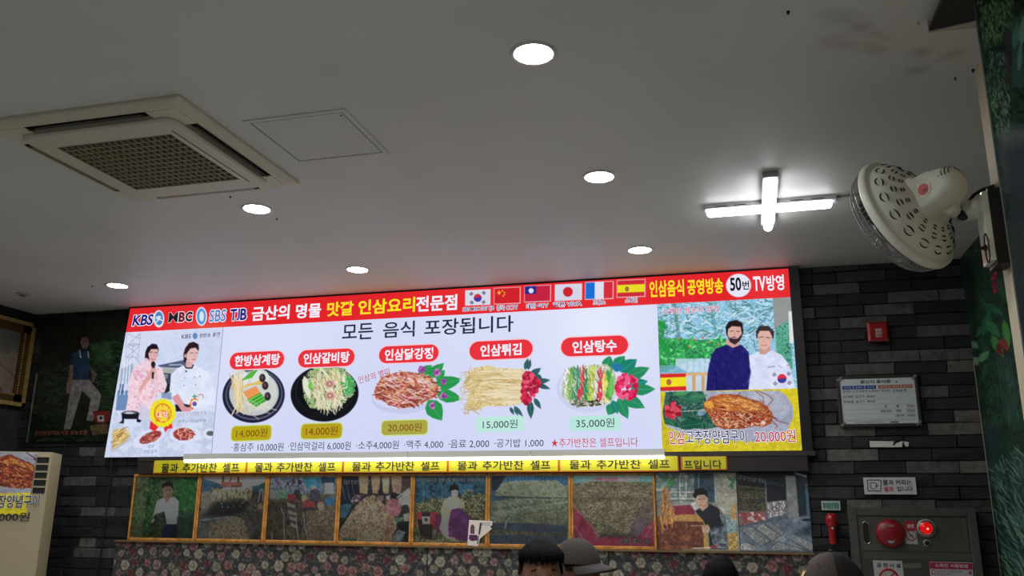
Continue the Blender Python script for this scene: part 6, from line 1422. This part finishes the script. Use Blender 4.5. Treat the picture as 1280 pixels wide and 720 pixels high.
for (txt, a, b_, v) in (('갈비탕 소고기(호주 뉴질랜드 미국산)', .03, .68, .285), ('전복삼계', .70, .88, .285), ('삼계탕', .03, .17, .40), ('닭고기', .20, .31, .40), ('국내산', .345, .46, .40), ('한방닭', .03, .17, .51), ('닭고기', .20, .31, .51), ('국내산', .345, .46, .51), ('밥', .575, .605, .625), ('쌀', .73, .765, .625), ('국내산', .86, .97, .625), ('배추김치', .52, .66, .73), ('배추', .725, .79, .73), ('국내산', .86, .97, .73), ('고춧가루', .70, .82, .835), ('국내산', .855, .97, .835)):
    bt_(txt, a, b_, v, .062, HW, .004)
for v in (.34, .455, .57, .68, .785, .89): MB().poly([BW(.02, v), BW(.02, v+.004), BW(.98, v+.004), BW(.98, v)]).build('rule_line', ink((150, 158, 160)), t)
bt_('원산지는 위와 같이 표시합니다 식품위생법에 따라 게시함', .06, .95, .925, .022, (100, 108, 110)); bt_('국립농산물품질관리원', .15, .55, .965, .03, (80, 90, 90)); MB().poly([BW(.63, .955), BW(.63, .985), BW(.74, .985), BW(.74, .955)]).build('print_mark', ink((60, 110, 90)), t)
MB().poly([BW(.765+.012*math.cos(-q), .09+.02*math.sin(-q)) for q in np.linspace(0, math.tau, 12, endpoint=False)][::-1]).build('print_mark', ink((40, 60, 90)), t)
for (u, v) in ((0, 0), (1, 0), (0, 1), (1, 1)): c_ = BW(u, v); MB().obox(c_+np.array((0, -.004, 0)), (.012, 0, .012), (0, .004, 0), (-.005, 0, .005)).build('corner_cap', paint('corner_cap', (120, 116, 108), .5), t)
# torn strip
t = empty('paper_strip', (0, WF, 1.75), 'torn blank white paper strip under the origin board', 'paper')
t.location = tuple(at(1110, 554, WF)); C5 = lambda x, y: at(1005+x/4.8, 440+y/4.8, WF-.003)
MB().slab([C5(*q) for q in ((393, 534), (540, 536), (552, 548), (585, 536), (612, 538), (628, 540), (628, 566), (612, 568), (606, 560), (596, 548), (588, 552), (590, 570), (530, 571), (396, 571))][::-1], (0, .002, 0)).build('strip', paint('torn_strip_white', (206, 204, 200), .7), t, fix=True)
for q in ((545, 545, 9), (538, 556, 6), (597, 545, 6), (600, 562, 6)): MB().poly([C5(q[0]+q[2]*math.cos(a), q[1]+q[2]*math.sin(a))+np.array((0, -.001, 0)) for a in np.linspace(0, -math.tau, 9)[:-1]]).build('stain', ink((20, 20, 20)), t)
# self-service sign
x0, x1, z0, z1 = pbox(1079.8, 596.8, 1144.8, 618)
t, ys = card('notice_sign', 'small white sign with a cup pictogram and two lines of lettering', 'sign', x0, x1, z0, z1, (196, 198, 198), .008)
S4 = lambda x, y: at(x, y, ys-.001); C4 = lambda x, y: S4(1000+x/4.5, 560+y/4.5); KI = ink((40, 42, 50))
lettering('물과 커피는', (1103.5, 603), (1139.5, 602.8), 7, KI, t, S4, .012); lettering('셀프', (1104.5, 611.2), (1117, 611.2), 6.5, ink((190, 50, 50)), t, S4, .02); lettering('입니다', (1121, 611.2), (1141, 611), 6.5, KI, t, S4, .012)
def iloop(pts, w_, mat, nm='pictogram'):
    mb = MB(); n_ = len(pts)
    for i_ in range(n_): mb.tube([C4(*pts[i_]), C4(*pts[(i_+1) % n_])], w_, 4)
    return mb.build(nm, mat, t)
iloop([(378, 180), (455, 180), (455, 241), (382, 241)], .0022, KI); iloop([(396, 196), (428, 196), (428, 222), (420, 230), (404, 230), (396, 222)], .0018, KI); iloop([(428, 202), (440, 212), (428, 220)], .0016, KI)
# green label
x0, x1, z0, z1 = pbox(1026.8, 626.3, 1050.2, 637.8)
t, ys = card('label_plate', 'small white plate with green lettering above the red torch', 'sign', x0, x1, z0, z1, (176, 190, 186), .006)
S5 = lambda x, y: at(x, y, ys-.001); lettering('휴대용조명등', (1028.5, 632.2), (1048.7, 631.9), 8.5, ink((20, 120, 70)), t, S5, .03)
# red torch
tp, bp = at(1039.5, 641.5, WF-.035), at(1040.5, 681, WF-.035)
t = empty('hanging_torch', tuple(bp), 'red emergency torch hanging beside the hydrant cabinet', 'torch')
mb = MB(); L_ = tp[2]-bp[2]; mb.lathe([(.001, 0), (.020, .002), (.022, .01), (.022, L_*.50), (.024, L_*.56), (.034, L_*.62), (.034, L_*.86), (.030, L_*.92), (.018, L_), (.001, L_)], (tp[0]*.5+bp[0]*.5, WF-.038, bp[2]), (0, 0, 1), 20); mb.build('body', M_red, t, smooth=True)
MB().box((tp[0]-.02, WF-.012, bp[2]+L_*.35), (tp[0]+.02, WF, bp[2]+L_*.75)).build('holder', M_blk, t)
MB().lathe([(.001, 0), (.007, .001), (.005, .004)], (tp[0]*.5+bp[0]*.5+.002, WF-.062, bp[2]+L_*.52), (0, -1, 0), 10).build('switch', paint('switch_pale', (200, 190, 190), .3), t)
# fire hydrant cabinet
hx0, hx1, hz1, hz0 = .556, 1.238, 1.385, .12
HY = WF-.075
t = empty('hydrant_cabinet', ((hx0+hx1)/2, WF, hz0), 'grey steel fire hydrant cabinet with a red bell and lit red lamp', 'cabinet')
M_st = paint('cabinet_steel', (84, 84, 80), .42, .35, var=.08, scale=6); M_st2 = paint('cabinet_steel_dark', (70, 70, 68), .45, .35, var=.08, scale=6)
MB().bbox((hx0, HY, hz0), (hx1, WF, hz1), .006).build('body', M_st, t)
mb = MB()
for a, b_ in (((hx0, HY-.010, hz0), (hx0+.045, HY, hz1)), ((hx1-.045, HY-.010, hz0), (hx1, HY, hz1)), ((hx0+.045, HY-.010, hz1-.046), (hx1-.045, HY, hz1)), ((hx0+.045, HY-.010, hz0), (hx1-.045, HY, hz0+.045))): mb.bbox(a, b_, .003)
mb.build('rim', M_st, t)
pz0, pz1 = at(1140, 689.5, HY)[2], hz1-.050
MB().bbox((hx0+.052, HY-.005, pz0), (hx1-.052, HY-.0002, pz1), .003).build('control_panel', M_st, t)
dz1 = at(1140, 698.5, HY)[2]
dr = MB().bbox((hx0+.052, HY-.006, hz0+.055), (hx1-.052, HY-.0002, dz1), .003).build('cabinet_door', M_st2, t)
y6 = HY-.006
D6 = lambda x, y, d=0: at(1055+x/7.111, 630+y/7.111, y6-d)
# recessed pull handle
hc = D6(198, 255); mb = MB(); hw_, hh_ = .017, .062
ring_ = [(hc[0]+hw_*math.cos(q), hc[2]+(hh_-hw_)*(1 if math.sin(q) > 0 else -1)*(1 if abs(math.sin(q)) > 1e-6 else 0)+hw_*math.sin(q)) for q in np.linspace(.02, math.tau-.02, 24)]
mb.tube([(x, y6-.002, z) for x, z in ring_]+[(ring_[0][0], y6-.002, ring_[0][1])], .003, 6); hr = mb.build('pull_handle', paint('chrome', (170, 168, 164), .2, .9), t)
MB().poly([(x, y6-.0008, z) for x, z in ring_][::-1]).build('handle_recess', M_slot, hr)
# bell
bc = D6(410, 262); mb = MB(); mb.lathe([(.079, 0), (.081, .008), (.077, .024), (.066, .036), (.046, .043), (.001, .046)], (bc[0], y6, bc[2]), (0, -1, 0), 40, closed_ends=False); bl = mb.build('alarm_bell', paint('bell_red', (132, 12, 26), .35, coat=.3), t, smooth=True)
q = D6(420, 318, .045); MB().lathe([(.001, .0), (.022, .0), (.020, .006), (.001, .007)], (q[0], y6-.036, q[2]), (0, -1, .15), 20).build('bell_emblem', paint('emblem_grey', (150, 150, 150), .4), bl)
MB().poly([D6(x, y, .0535) for x, y in ((416, 310), (424, 310), (424, 328), (416, 328))][::-1]).build('print_mark', ink((50, 50, 54)), bl)
o = lettering('화재경보', (1106.3, 657.5), (1117, 657.3), 3.2, ink((170, 140, 140)), t, lambda x, y: at(x, y, y6-.0445), .02)
# no smoking sticker
MB().poly([D6(*p, .001) for p in ((527, 152), (634, 150), (657, 358), (549, 355))][::-1]).build('sticker', paint('sticker_white', (176, 172, 168), .5), t)
MB().poly([D6(*p, .0018) for p in ((527, 152), (634, 150), (643, 238), (536, 240))][::-1]).build('sticker_red', paint('sticker_red2', (150, 34, 40), .5), t)
y7 = y6-.0026; lettering('금연', (1133.5, 657.6), (1142.3, 657.4), 4.5, ink((214, 196, 196)), t, lambda x, y: at(x, y, y7), .03)
def torus(cx, cy, r_, w_, mat, nm, d=.0026, par=None, k=1.0):
    mb = MB(); c_ = D6(cx, cy, d); mb.tube([(c_[0]+r_*math.cos(q), c_[1], c_[2]+r_*k*math.sin(q)) for q in np.linspace(0, math.tau, 25)], w_, 4, False); return mb.build(nm, mat, par or t)
MR = ink((150, 34, 40)); torus(597, 280, .0275, .0025, MR, 'pictogram'); mb = MB(); mb.tube([D6(570, 252, .0026), D6(625, 306, .0026)], .0022, 4); mb.build('pictogram', ink((50, 30, 34)), t); mb = MB(); mb.tube([D6(575, 285, .002), D6(618, 276, .002)], .002, 4); mb.build('pictogram', ink((70, 66, 66)), t)
# red lamp
lc = D6(730, 215); mb = MB(); mb.lathe([(.049, 0), (.051, .006), (.048, .012), (.044, .012)], (lc[0], y6, lc[2]), (0, -1, 0), 36, closed_ends=False); mb.build('lamp_ring', paint('ring_grey', (176, 160, 156), .35, .3), t, smooth=True)
mb = MB(); mb.lathe([(.0445, .008), (.041, .020), (.030, .029), (.015, .034), (.0005, .036)], (lc[0], y6, lc[2]), (0, -1, 0), 32, closed_ends=False)
m_, n_n, l_l = nodes_of('red_lens'); n_n.remove(n_n['Principled BSDF'])
em = n_n.new('ShaderNodeEmission'); em.inputs[0].default_value = lin((226, 12, 16)); em.inputs[1].default_value = .75; lw = n_n.new('ShaderNodeBsdfGlossy'); lw.inputs['Roughness'].default_value = .15; fz = n_n.new('ShaderNodeFresnel'); mxx = n_n.new('ShaderNodeMixShader')
l_l.new(fz.outputs[0], mxx.inputs[0]); l_l.new(em.outputs[0], mxx.inputs[1]); l_l.new(lw.outputs[0], mxx.inputs[2]); l_l.new(mxx.outputs[0], n_n['Material Output'].inputs[0])
mb.build('lamp_lens', m_, t, smooth=True)
bq = D6(733, 220, .0); MB().lathe([(.0005, .0365), (.006, .037), (.004, .039), (.0005, .0392)], (bq[0], y6, bq[2]), (0, -1, 0), 12).build('lamp_bulb', glow((255, 120, 100), 3.0, 'bulb'), t)
# push button
q = D6(735, 346); MB().lathe([(.019, 0), (.019, .006), (.013, .008), (.001, .008)], (q[0], y6, q[2]), (0, -1, 0), 20).build('button_ring', paint('ring_grey', (176, 160, 156), .35, .3), t); MB().lathe([(.014, .006), (.013, .018), (.001, .02)], (q[0], y6, q[2]), (0, -1, 0), 16).build('push_button', paint('knob_black', (16, 16, 16), .4), t)
# speaker holes
mb = MB(); sc_ = D6(945, 268)
for rr, nn_ in ((.010, 4), (.024, 9), (.038, 14), (.052, 18), (.063, 22)):
    for k_ in range(nn_):
        if (k_*7+nn_) % 5 == 0: continue
        a = k_*math.tau/nn_+rr*20; mb.lathe([(.0024, 0), (.0024, .0006), (.0001, .0006)], (sc_[0]+rr*1.05*math.cos(a), y6, sc_[2]+rr*1.0*math.sin(a)), (0, -1, 0), 5)
mb.build('speaker_holes', M_slot, t, kind='stuff')
# door stickers
MB().poly([D6(*p, .001) for p in ((255, 500), (516, 506), (560, 900), (300, 895))][::-1]).build('sticker', paint('sticker_white', (176, 172, 168), .5), dr)
y8 = y6-.002
lettering('금 연 시 설', (1095.5, 706), (1125.5, 707), 5.5, ink((40, 44, 90)), t, lambda x, y: at(x, y, y8), .02)
torus(398, 660, .049, .006, MR, 'pictogram', .002, dr); mb = MB(); mb.tube([D6(350, 700, .002), D6(450, 610, .002)], .004, 4); mb.build('pictogram', MR, dr); mb = MB(); mb.tube([D6(375, 640, .0018), D6(430, 668, .0018)], .005, 4); mb.build('pictogram', ink((110, 150, 60)), dr)
MB().poly([D6(*p, .001) for p in ((525, 528), (686, 526), (686, 570), (530, 570))][::-1]).build('faded_tape', paint('faded_tape', (96, 96, 84), .6), dr)
MB().poly([D6(*p, .001) for p in ((757, 512), (1142, 520), (1166, 900), (785, 895))][::-1]).build('sticker', paint('sticker_pale', (170, 166, 168), .5), dr)
MB().poly([D6(*p, .0018) for p in ((760, 518), (1140, 526), (1143, 584), (763, 574))][::-1]).build('sticker_header', paint('header_crimson', (150, 26, 62), .5), dr)
lettering('소화전 사용방법', (1168.5, 706.6), (1209.8, 707.8), 4.6, ink((206, 186, 196)), t, lambda x, y: at(x, y, y6-.0028), .02)
MB().poly([D6(*p, .0018) for p in ((778, 584), (806, 584), (808, 625), (780, 625))][::-1]).build('sticker_header', paint('header_crimson', (150, 26, 62), .5), dr); MB().poly([D6(*p, .0018) for p in ((1110, 598), (1132, 598), (1133, 625), (1112, 625))][::-1]).build('sticker_header', paint('header_crimson', (150, 26, 62), .5), dr)
lettering('문을 열고 호스를 빼어 노즐을', (1171, 714), (1202, 714.6), 2.2, ink((70, 70, 80)), t, lambda x, y: at(x, y, y8), 0); lettering('잡습니다', (1171, 717.5), (1190, 717.8), 2.2, ink((70, 70, 80)), t, lambda x, y: at(x, y, y8), 0)
lettering('1', (1165.8, 715), (1167.6, 715), 4, ink((214, 196, 196)), t, lambda x, y: at(x, y, y6-.0028), .02)
# small hook on the trim
# ================================================================== people at the tables
def person(label, x, y, top, face_deg, skin, shirt, trousers, hair_col, kind, hd=(.078, .098, .115), body_deg=None):
    """seated figure; face_deg: direction the face looks, 0 = towards the camera side (-y), 90 = towards +x"""
    t = empty('person', (x, y, 0), label, 'person')
    rot = Matrix.Rotation(math.radians(face_deg), 4, 'Z'); T = Matrix.Translation((x, y, 0)) @ rot
    hz = top-.125         # head centre height
    sh = hz-.25           # shoulder height
    M_sk = paint('skin_%d_%d_%d' % skin, skin, .55); M_sh = paint('shirt_%d_%d_%d' % shirt, shirt, .85, bump=.2, scale=30); M_tr = paint('trousers_%d_%d_%d' % trousers, trousers, .85)
    V = []; E = []; Rr = []; reg = []
    def vtx(p, r, par=None):
        V.append(p); Rr.append(r); i = len(V)-1
        if par is not None: E.append((par, i))
        return i
    pel = vtx((0, .06, .54), .125); bel = vtx((0, .05, .68), .115, pel); che = vtx((0, .03, sh-.10), .135, bel); nb_ = vtx((0, .02, sh+.03), .062, che); nt = vtx((0, .005, sh+.12), .052, nb_); hb = vtx((0, .0, hz-.01), .060, nt)
    for s_ in (-1, 1):
        s1 = vtx((s_*.165, .03, sh-.02), .060, che); el = vtx((s_*.215, -.03, sh-.28), .044, s1); wr = vtx((s_*.13, -.26, sh-.36), .028, el); pm = vtx((s_*.105, -.33, sh-.365), .032, wr)
        for k_, (ox, L_) in enumerate(((-.028, .060), (-.010, .070), (.009, .066), (.026, .052))):
            f1 = vtx((s_*.10+ox, -.37, sh-.365), .0095, pm); f2 = vtx((s_*.10+ox*1.1, -.37-L_*.6, sh-.372), .0085, f1); vtx((s_*.10+ox*1.1, -.37-L_, sh-.388), .0075, f2)
        th_ = vtx((s_*.10-s_*.040, -.315, sh-.355), .011, pm); vtx((s_*.10-s_*.058, -.35, sh-.362), .009, th_)
        hp_ = vtx((s_*.095, .03, .52), .085, pel); kn = vtx((s_*.12, -.40, .50), .062, hp_); an = vtx((s_*.12, -.40, .10), .040, kn); vtx((s_*.12, -.54, .045), .034, an)
    me = bpy.data.meshes.new('body'); me.from_pydata(V, E, []); o = bpy.data.objects.new('body', me); COL.objects.link(o)
    md = o.modifiers.new('skin', 'SKIN'); md.use_smooth_shade = True
    for i, d in enumerate(me.skin_vertices[0].data): d.radius = (Rr[i], Rr[i]); d.use_root = (i == 0)
    sb = o.modifiers.new('sub', 'SUBSURF'); sb.levels = 2; sb.render_levels = 2
    bpy.context.view_layer.update()
    m2 = bpy.data.meshes.new_from_object(o.evaluated_get(bpy.context.evaluated_depsgraph_get()))
    bpy.data.objects.remove(o)
    # head: a shaped ellipsoid with brow, nose, lips, chin and ears, joined into the same body mesh
    bm = bmesh.new(); bm.from_mesh(m2)
    nu, nv = 40, 32; grid = []
    for j in range(nv+1):
        ph = math.pi*j/nv; row = []
        for i in range(nu):
            a = math.tau*i/nu
            dx, dy, dz = math.sin(ph)*math.sin(a), -math.sin(ph)*math.cos(a), math.cos(ph)
            X = hd[0]*dx; Y = hd[1]*dy; Z = hd[2]*dz
            if dz < 0: X *= 1-.30*(-dz)**1.3; Y *= (1-.12*(-dz)) if dy < 0 else (1-.35*(-dz))
            if dy < 0:
                fr = max(0, -dy)
                gx_ = X/hd[0]; gz = Z/hd[2]
                Y += -.020*math.exp(-(gx_/.14)**2)*math.exp(-((gz+.17)/.17)**2)      # nose
                Y += .008*math.exp(-((abs(gx_)-.42)/.20)**2)*math.exp(-((gz-.02)/.12)**2)   # eye sockets
                Y += -.005*math.exp(-(gx_/.7)**2)*math.exp(-((gz-.17)/.10)**2)     # brow
                Y += -.006*math.exp(-(gx_/.25)**2)*math.exp(-((gz+.50)/.10)**2)      # lips
                Y += -.007*math.exp(-(gx_/.25)**2)*math.exp(-((gz+.85)/.14)**2)      # chin
            ea = math.exp(-((Z/hd[2]+.02)/.22)**2)*math.exp(-((Y/hd[1]-.12)/.14)**2)
            X += (1 if X > 0 else -1)*.012*ea
            row.append(bm.verts.new((X, Y-.012, Z+hz)))
        grid.append(row)
    newf = []
    for j in range(nv):
        for i in range(nu):
            q = (grid[j][i], grid[j+1][i], grid[j+1][(i+1) % nu], grid[j][(i+1) % nu])
            newf.append(bm.faces.new(q))
    for f_ in bm.faces: f_.smooth = True
    bmesh.ops.recalc_face_normals(bm, faces=bm.faces)
    for f_ in bm.faces:
        c_ = f_.calc_center_median()
        if f_ in newf or c_.z > sh+.055 or (c_.y < -.24 and c_.z > .56): f_.material_index = 0
        elif c_.z > .60 or (abs(c_.x) > .13 and c_.z > .6): f_.material_index = 1
        else: f_.material_index = 2
        if c_.z < .09 and c_.y < -.3: f_.material_index = 3
    if body_deg is not None:
        rb = Matrix.Rotation(math.radians(body_deg-face_deg), 4, 'Z'); hv_ = set(v for row in grid for v in row)
        for v in bm.verts:
            if v not in hv_: v.co = rb @ v.co
    bm.to_mesh(m2); bm.free(); m2.name = 'body'
    m2.materials.clear()
    for q in (M_sk, M_sh, M_tr, M_blk): m2.materials.append(q)
    m2.transform(rot)
    link_mesh('body', m2, t)
    def put(mb, name, mat, smooth=True, par=None):
        w_ = []
        for v in mb.v: w_.append(tuple(T @ Vector(v)))
        mb.v = w_; return mb.build(name, mat, par or t, smooth=smooth, fix=False)
    # eyes, brows, mouth
    for s_ in (-1, 1):
        ex = s_*.42*hd[0]; ey = -hd[1]*.875-.012+.006
        mb = MB(); mb.lathe([(.0002, .006), (.007, .004), (.0105, 0), (.007, -.004), (.0002, -.005)], (ex, ey, hz), (0, -1, 0), 12); eb = put(mb, 'eye', paint('eye_white', (190, 184, 178), .3))
        mb = MB(); mb.lathe([(.0002, .0072), (.0045, .0062), (.0050, .003)], (ex, ey, hz), (0, -1, 0), 12); put(mb, 'iris', paint('iris_dark', (24, 16, 14), .3), par=eb)
        mb = MB(); mb.tube([(ex-.014, ey-.001, hz+.004), (ex, ey-.006, hz+.010), (ex+.014, ey-.001, hz+.005)], [.002, .0028, .002], 6); put(mb, 'eyelid', M_sk)
        mb = MB(); mb.tube([(ex-.018, ey-.004, hz+.020), (ex, ey-.0095, hz+.0255), (ex+.018, ey-.002, hz+.021)], [.0018, .0035, .0016], 6); put(mb, 'eyebrow', paint('brow_dark', (20, 15, 14), .8))
    mb = MB(); mb.tube([(-.022, -hd[1]*.80-.014, hz-hd[2]*.5), (0, -hd[1]*.87-.017, hz-hd[2]*.49), (.022, -hd[1]*.80-.014, hz-hd[2]*.5)], [.002, .005, .002], 6); put(mb, 'mouth', paint('lips', (120, 62, 58), .5))
    # hair
    M_h = paint('hair_%d_%d_%d' % hair_col, hair_col, .75, bump=.6, scale=120, spec=.15)
    rr = random.Random(int(x*100)+50)
    def shell(keep, k0, dz_=0.0, n1=48, n2=30, wob=.02, sub=None):
        mb = MB(); idx = {}
        for j in range(n2+1):
            ph = math.pi*j/n2
            for i in range(n1):
                a = math.tau*i/n1; dx, dy, dz = math.sin(ph)*math.sin(a), -math.sin(ph)*math.cos(a), math.cos(ph)
                kk = k0*(1+wob*math.sin(a*17+j*.7)*math.sin(ph)+wob*.6*math.sin(a*31+1.3)*math.sin(ph))
                mb.v.append((hd[0]*dx*kk, hd[1]*dy*kk-.012, hd[2]*dz*kk+hz+dz_))
        for j in range(n2):
            for i in range(n1):
                a = math.tau*(i+.5)/n1; ph = math.pi*(j+.5)/n2
                if keep(math.sin(ph)*math.sin(a), -math.sin(ph)*math.cos(a), math.cos(ph), a): mb.f.append([j*n1+i, (j+1)*n1+i, (j+1)*n1+(i+1) % n1, j*n1+(i+1) % n1]); mb.m.append(0)
        return mb
    if kind == 'short':
        mb = shell(lambda dx, dy, dz, a: (dz > (.50+.10*math.sin(dx*6+1)-.06*dx) if dy < -.25 else dz > (.02 if dy < .3 else -.42)), 1.13, .004, wob=.018); hr_ = put(mb, 'hair', M_h)
        mb = MB()
        for k_ in range(120):
            a = rr.uniform(-1.35, 1.35); z1 = rr.uniform(.36, .56); 
            p0 = Vector((hd[0]*1.12*math.sin(a)*.62, -hd[1]*1.1*math.cos(a)*.62-.012, hz+hd[2]*.97)); p1 = Vector((hd[0]*1.17*math.sin(a)*.97, -hd[1]*1.13*math.cos(a)*.95-.012, hz+hd[2]*.66)); p2 = Vector((hd[0]*1.16*math.sin(a), -hd[1]*1.13*math.cos(a)-.012, hz+hd[2]*z1))
            mb.tube([p0, p1, p2], [.006, .006, .0015], 4)
        put(mb, 'fringe', M_h, par=hr_)
    if kind == 'long':
        mb = shell(lambda dx, dy, dz, a: (dz > (.55-.3*abs(dx)) if dy < -.35 else True), 1.10, .002, wob=.02); hr_ = put(mb, 'hair', M_h)
        mb = MB()
        for k_ in range(170):
            a = rr.uniform(-1.25, 1.25)+ (math.pi if False else 0)
            side = 1 if a > 0 else -1
            z1 = -.15-.7*abs(a)/1.25 if abs(a) > .35 else rr.uniform(.05, .3)
            p0 = Vector((side*.006, -.03, hz+hd[2]*1.08)); p1 = Vector((hd[0]*1.12*math.sin(a)*.8, -hd[1]*1.12*math.cos(a)*.82-.012, hz+hd[2]*.72)); p2 = Vector((hd[0]*1.16*math.sin(a), -hd[1]*1.10*math.cos(a)-.012, hz+hd[2]*.30)); p3 = Vector((hd[0]*1.18*math.sin(a), -hd[1]*1.05*math.cos(a)-.012, hz+hd[2]*z1))
            mb.tube([p0, p1, p2, p3], [.003, .005, .005, .0015], 4)
        for k_ in range(150):
            a = rr.uniform(1.0, math.tau-1.0); r_ = rr.uniform(1.05, 1.2)
            mb.tube([(hd[0]*r_*math.sin(a)*.8, -hd[1]*r_*math.cos(a)*.8-.012, hz+hd[2]*.5), (hd[0]*r_*math.sin(a), -hd[1]*r_*math.cos(a)-.012, hz-.02), (hd[0]*(r_+.1)*math.sin(a), -hd[1]*r_*math.cos(a), hz-.16), (hd[0]*(r_+.05)*math.sin(a), -hd[1]*(r_)*math.cos(a), hz-.27)], [.008, .009, .008, .003], 5)
        put(mb, 'fringe', M_h, par=hr_)
    if kind in ('cap', 'cap_logo'):
        mb = shell(lambda dx, dy, dz, a: dz < .25 and dz > (-.05 if dy < .25 else -.45) and dy > -.35, 1.07, 0, wob=.02); hr_ = put(mb, 'hair', M_h)
    return t, T, hz, hd, put
def cap(t, hz, hd, put, col, bill_col, logo=None, bill=.085):
    M_c = paint('cap_%d_%d_%d' % col, col, .8, bump=.3, scale=90); M_b = paint('cap_%d_%d_%d' % bill_col, bill_col, .75, bump=.2, scale=90)
    n1, n2 = 48, 14; mb = MB()
    for j in range(n2+1):
        ph = math.radians(84)*j/n2
        for i in range(n1):
            a = math.tau*i/n1; k_ = 1.14+.006*math.cos(6*a)*math.sin(ph); mb.v.append((hd[0]*k_*math.sin(ph)*math.sin(a), -hd[1]*k_*math.sin(ph)*math.cos(a)-.012, hz+.015+hd[2]*1.02*math.cos(ph)))
    for j in range(n2):
        for i in range(n1):
            mb.f.append([j*n1+i, (j+1)*n1+i, (j+1)*n1+(i+1) % n1, j*n1+(i+1) % n1]); mb.m.append(1 if logo and 7 < i < n1-8 else 0)
    hat = put(mb, 'cap', [M_c, M_b] if logo else M_c)
    mb = MB(); mb.lathe([(.001, .0), (.008, .001), (.006, .006), (.001, .008)], (0, -.012, hz+.015+hd[2]*1.02), (0, 0, 1), 12); put(mb, 'cap_button', M_c, par=hat)
    mb = MB(); N = 16; V = []
    for j in range(6):
        for i in range(N+1):
            a = math.radians(-72+144*i/N); e_ = j/5; r_ = 1.13
            V.append((hd[0]*r_*math.sin(a)*(1+.06*e_), -hd[1]*r_*math.cos(a)-.012-bill*e_*math.cos(a*1.15)**.8, hz+.030-.016*e_-.30*abs(math.sin(a))**2*.05*(1+e_)))
    V2 = [(p[0], p[1], p[2]-.004) for p in V]; n_ = len(V); F_ = []
    for j in range(5):
        for i in range(N): q = j*(N+1)+i; F_ += [(q, q+1, q+N+2, q+N+1), (n_+q, n_+q+N+1, n_+q+N+2, n_+q+1)]
    for i in range(N): q = 5*(N+1)+i; F_.append((q, q+1, n_+q+1, n_+q))
    mb.add(V+V2, F_); put(mb, 'cap_bill', M_b, par=hat)
    if logo:
        def cp(u, v, k_=1.165): a = math.radians(u); ph = math.radians(v); return (hd[0]*k_*math.sin(ph)*math.sin(a), -hd[1]*k_*math.sin(ph)*math.cos(a)-.012, hz+.015+hd[2]*1.03*math.cos(ph))
        mb = MB(); mb.tube([cp(u, v) for u, v in ((-20, 74), (24, 74), (24, 46), (-20, 46), (-20, 74))], .0016, 4); put(mb, 'cap_patch', paint('patch_line', (20, 18, 20), .6), par=hat)
        mb = MB(); mb.add([cp(u, v, 1.175) for u, v in ((-26, 70), (-20, 62), (-22, 56), (-14, 61), (-8, 57), (-10, 66), (-4, 70), (-14, 70))], [(0, 1, 2, 3), (0, 3, 7), (3, 4, 5), (3, 5, 6, 7)]); put(mb, 'cap_emblem', paint('emblem_gold', (214, 190, 110), .35, .5), False, par=hat)
def stool(x, y, lab):
    t = empty('stool', (x, y, 0), lab, 'stool'); M_w = paint('stool_wood', (80, 56, 36), .5); M_s = paint('stool_seat', (40, 34, 32), .6)
    MB().lathe([(.001, .395), (.16, .395), (.17, .41), (.17, .43), (.15, .44), (.001, .44)], (x, y, 0), (0, 0, 1), 24).build('seat', M_s, t)
    for sx in (-1, 1):
        for sy in (-1, 1): mb = MB(); mb.tube([(x+sx*.13, y+sy*.13, 0), (x+sx*.09, y+sy*.09, .40)], .014, 8); mb.build('leg', M_w, t)
t, T, hz, hd, put = person('black-haired person with a fringe, foremost in front of the red cloth photo frame', -.752, 3.20, 1.250, 22, (150, 106, 84), (46, 48, 56), (34, 36, 44), (7, 7, 9), 'short', (.072, .092, .113))
t, T, hz, hd, put = person('person in a brown baseball cap behind the black-haired person, bill to the right', -.742, 3.80, 1.235, 68, (104, 72, 58), (60, 54, 50), (40, 40, 46), (16, 14, 14), 'cap', body_deg=-40)
cap(t, hz, hd, put, (62, 52, 50), (60, 54, 54))
t, T, hz, hd, put = person('long dark-haired person with parted fringe, low in front of the floral panel', -.141, 4.20, 1.165, -12, (140, 98, 80), (70, 60, 66), (40, 40, 50), (14, 9, 9), 'long', (.068, .09, .112))
t, T, hz, hd, put = person('person in a dark cap with gold emblem, in front of the hydrant cabinet', .245, 3.0, 1.226, -50, (120, 86, 70), (30, 30, 34), (30, 32, 40), (12, 12, 14), 'cap_logo', body_deg=-20)
cap(t, hz, hd, put, (66, 54, 52), (9, 9, 11), True, .075)
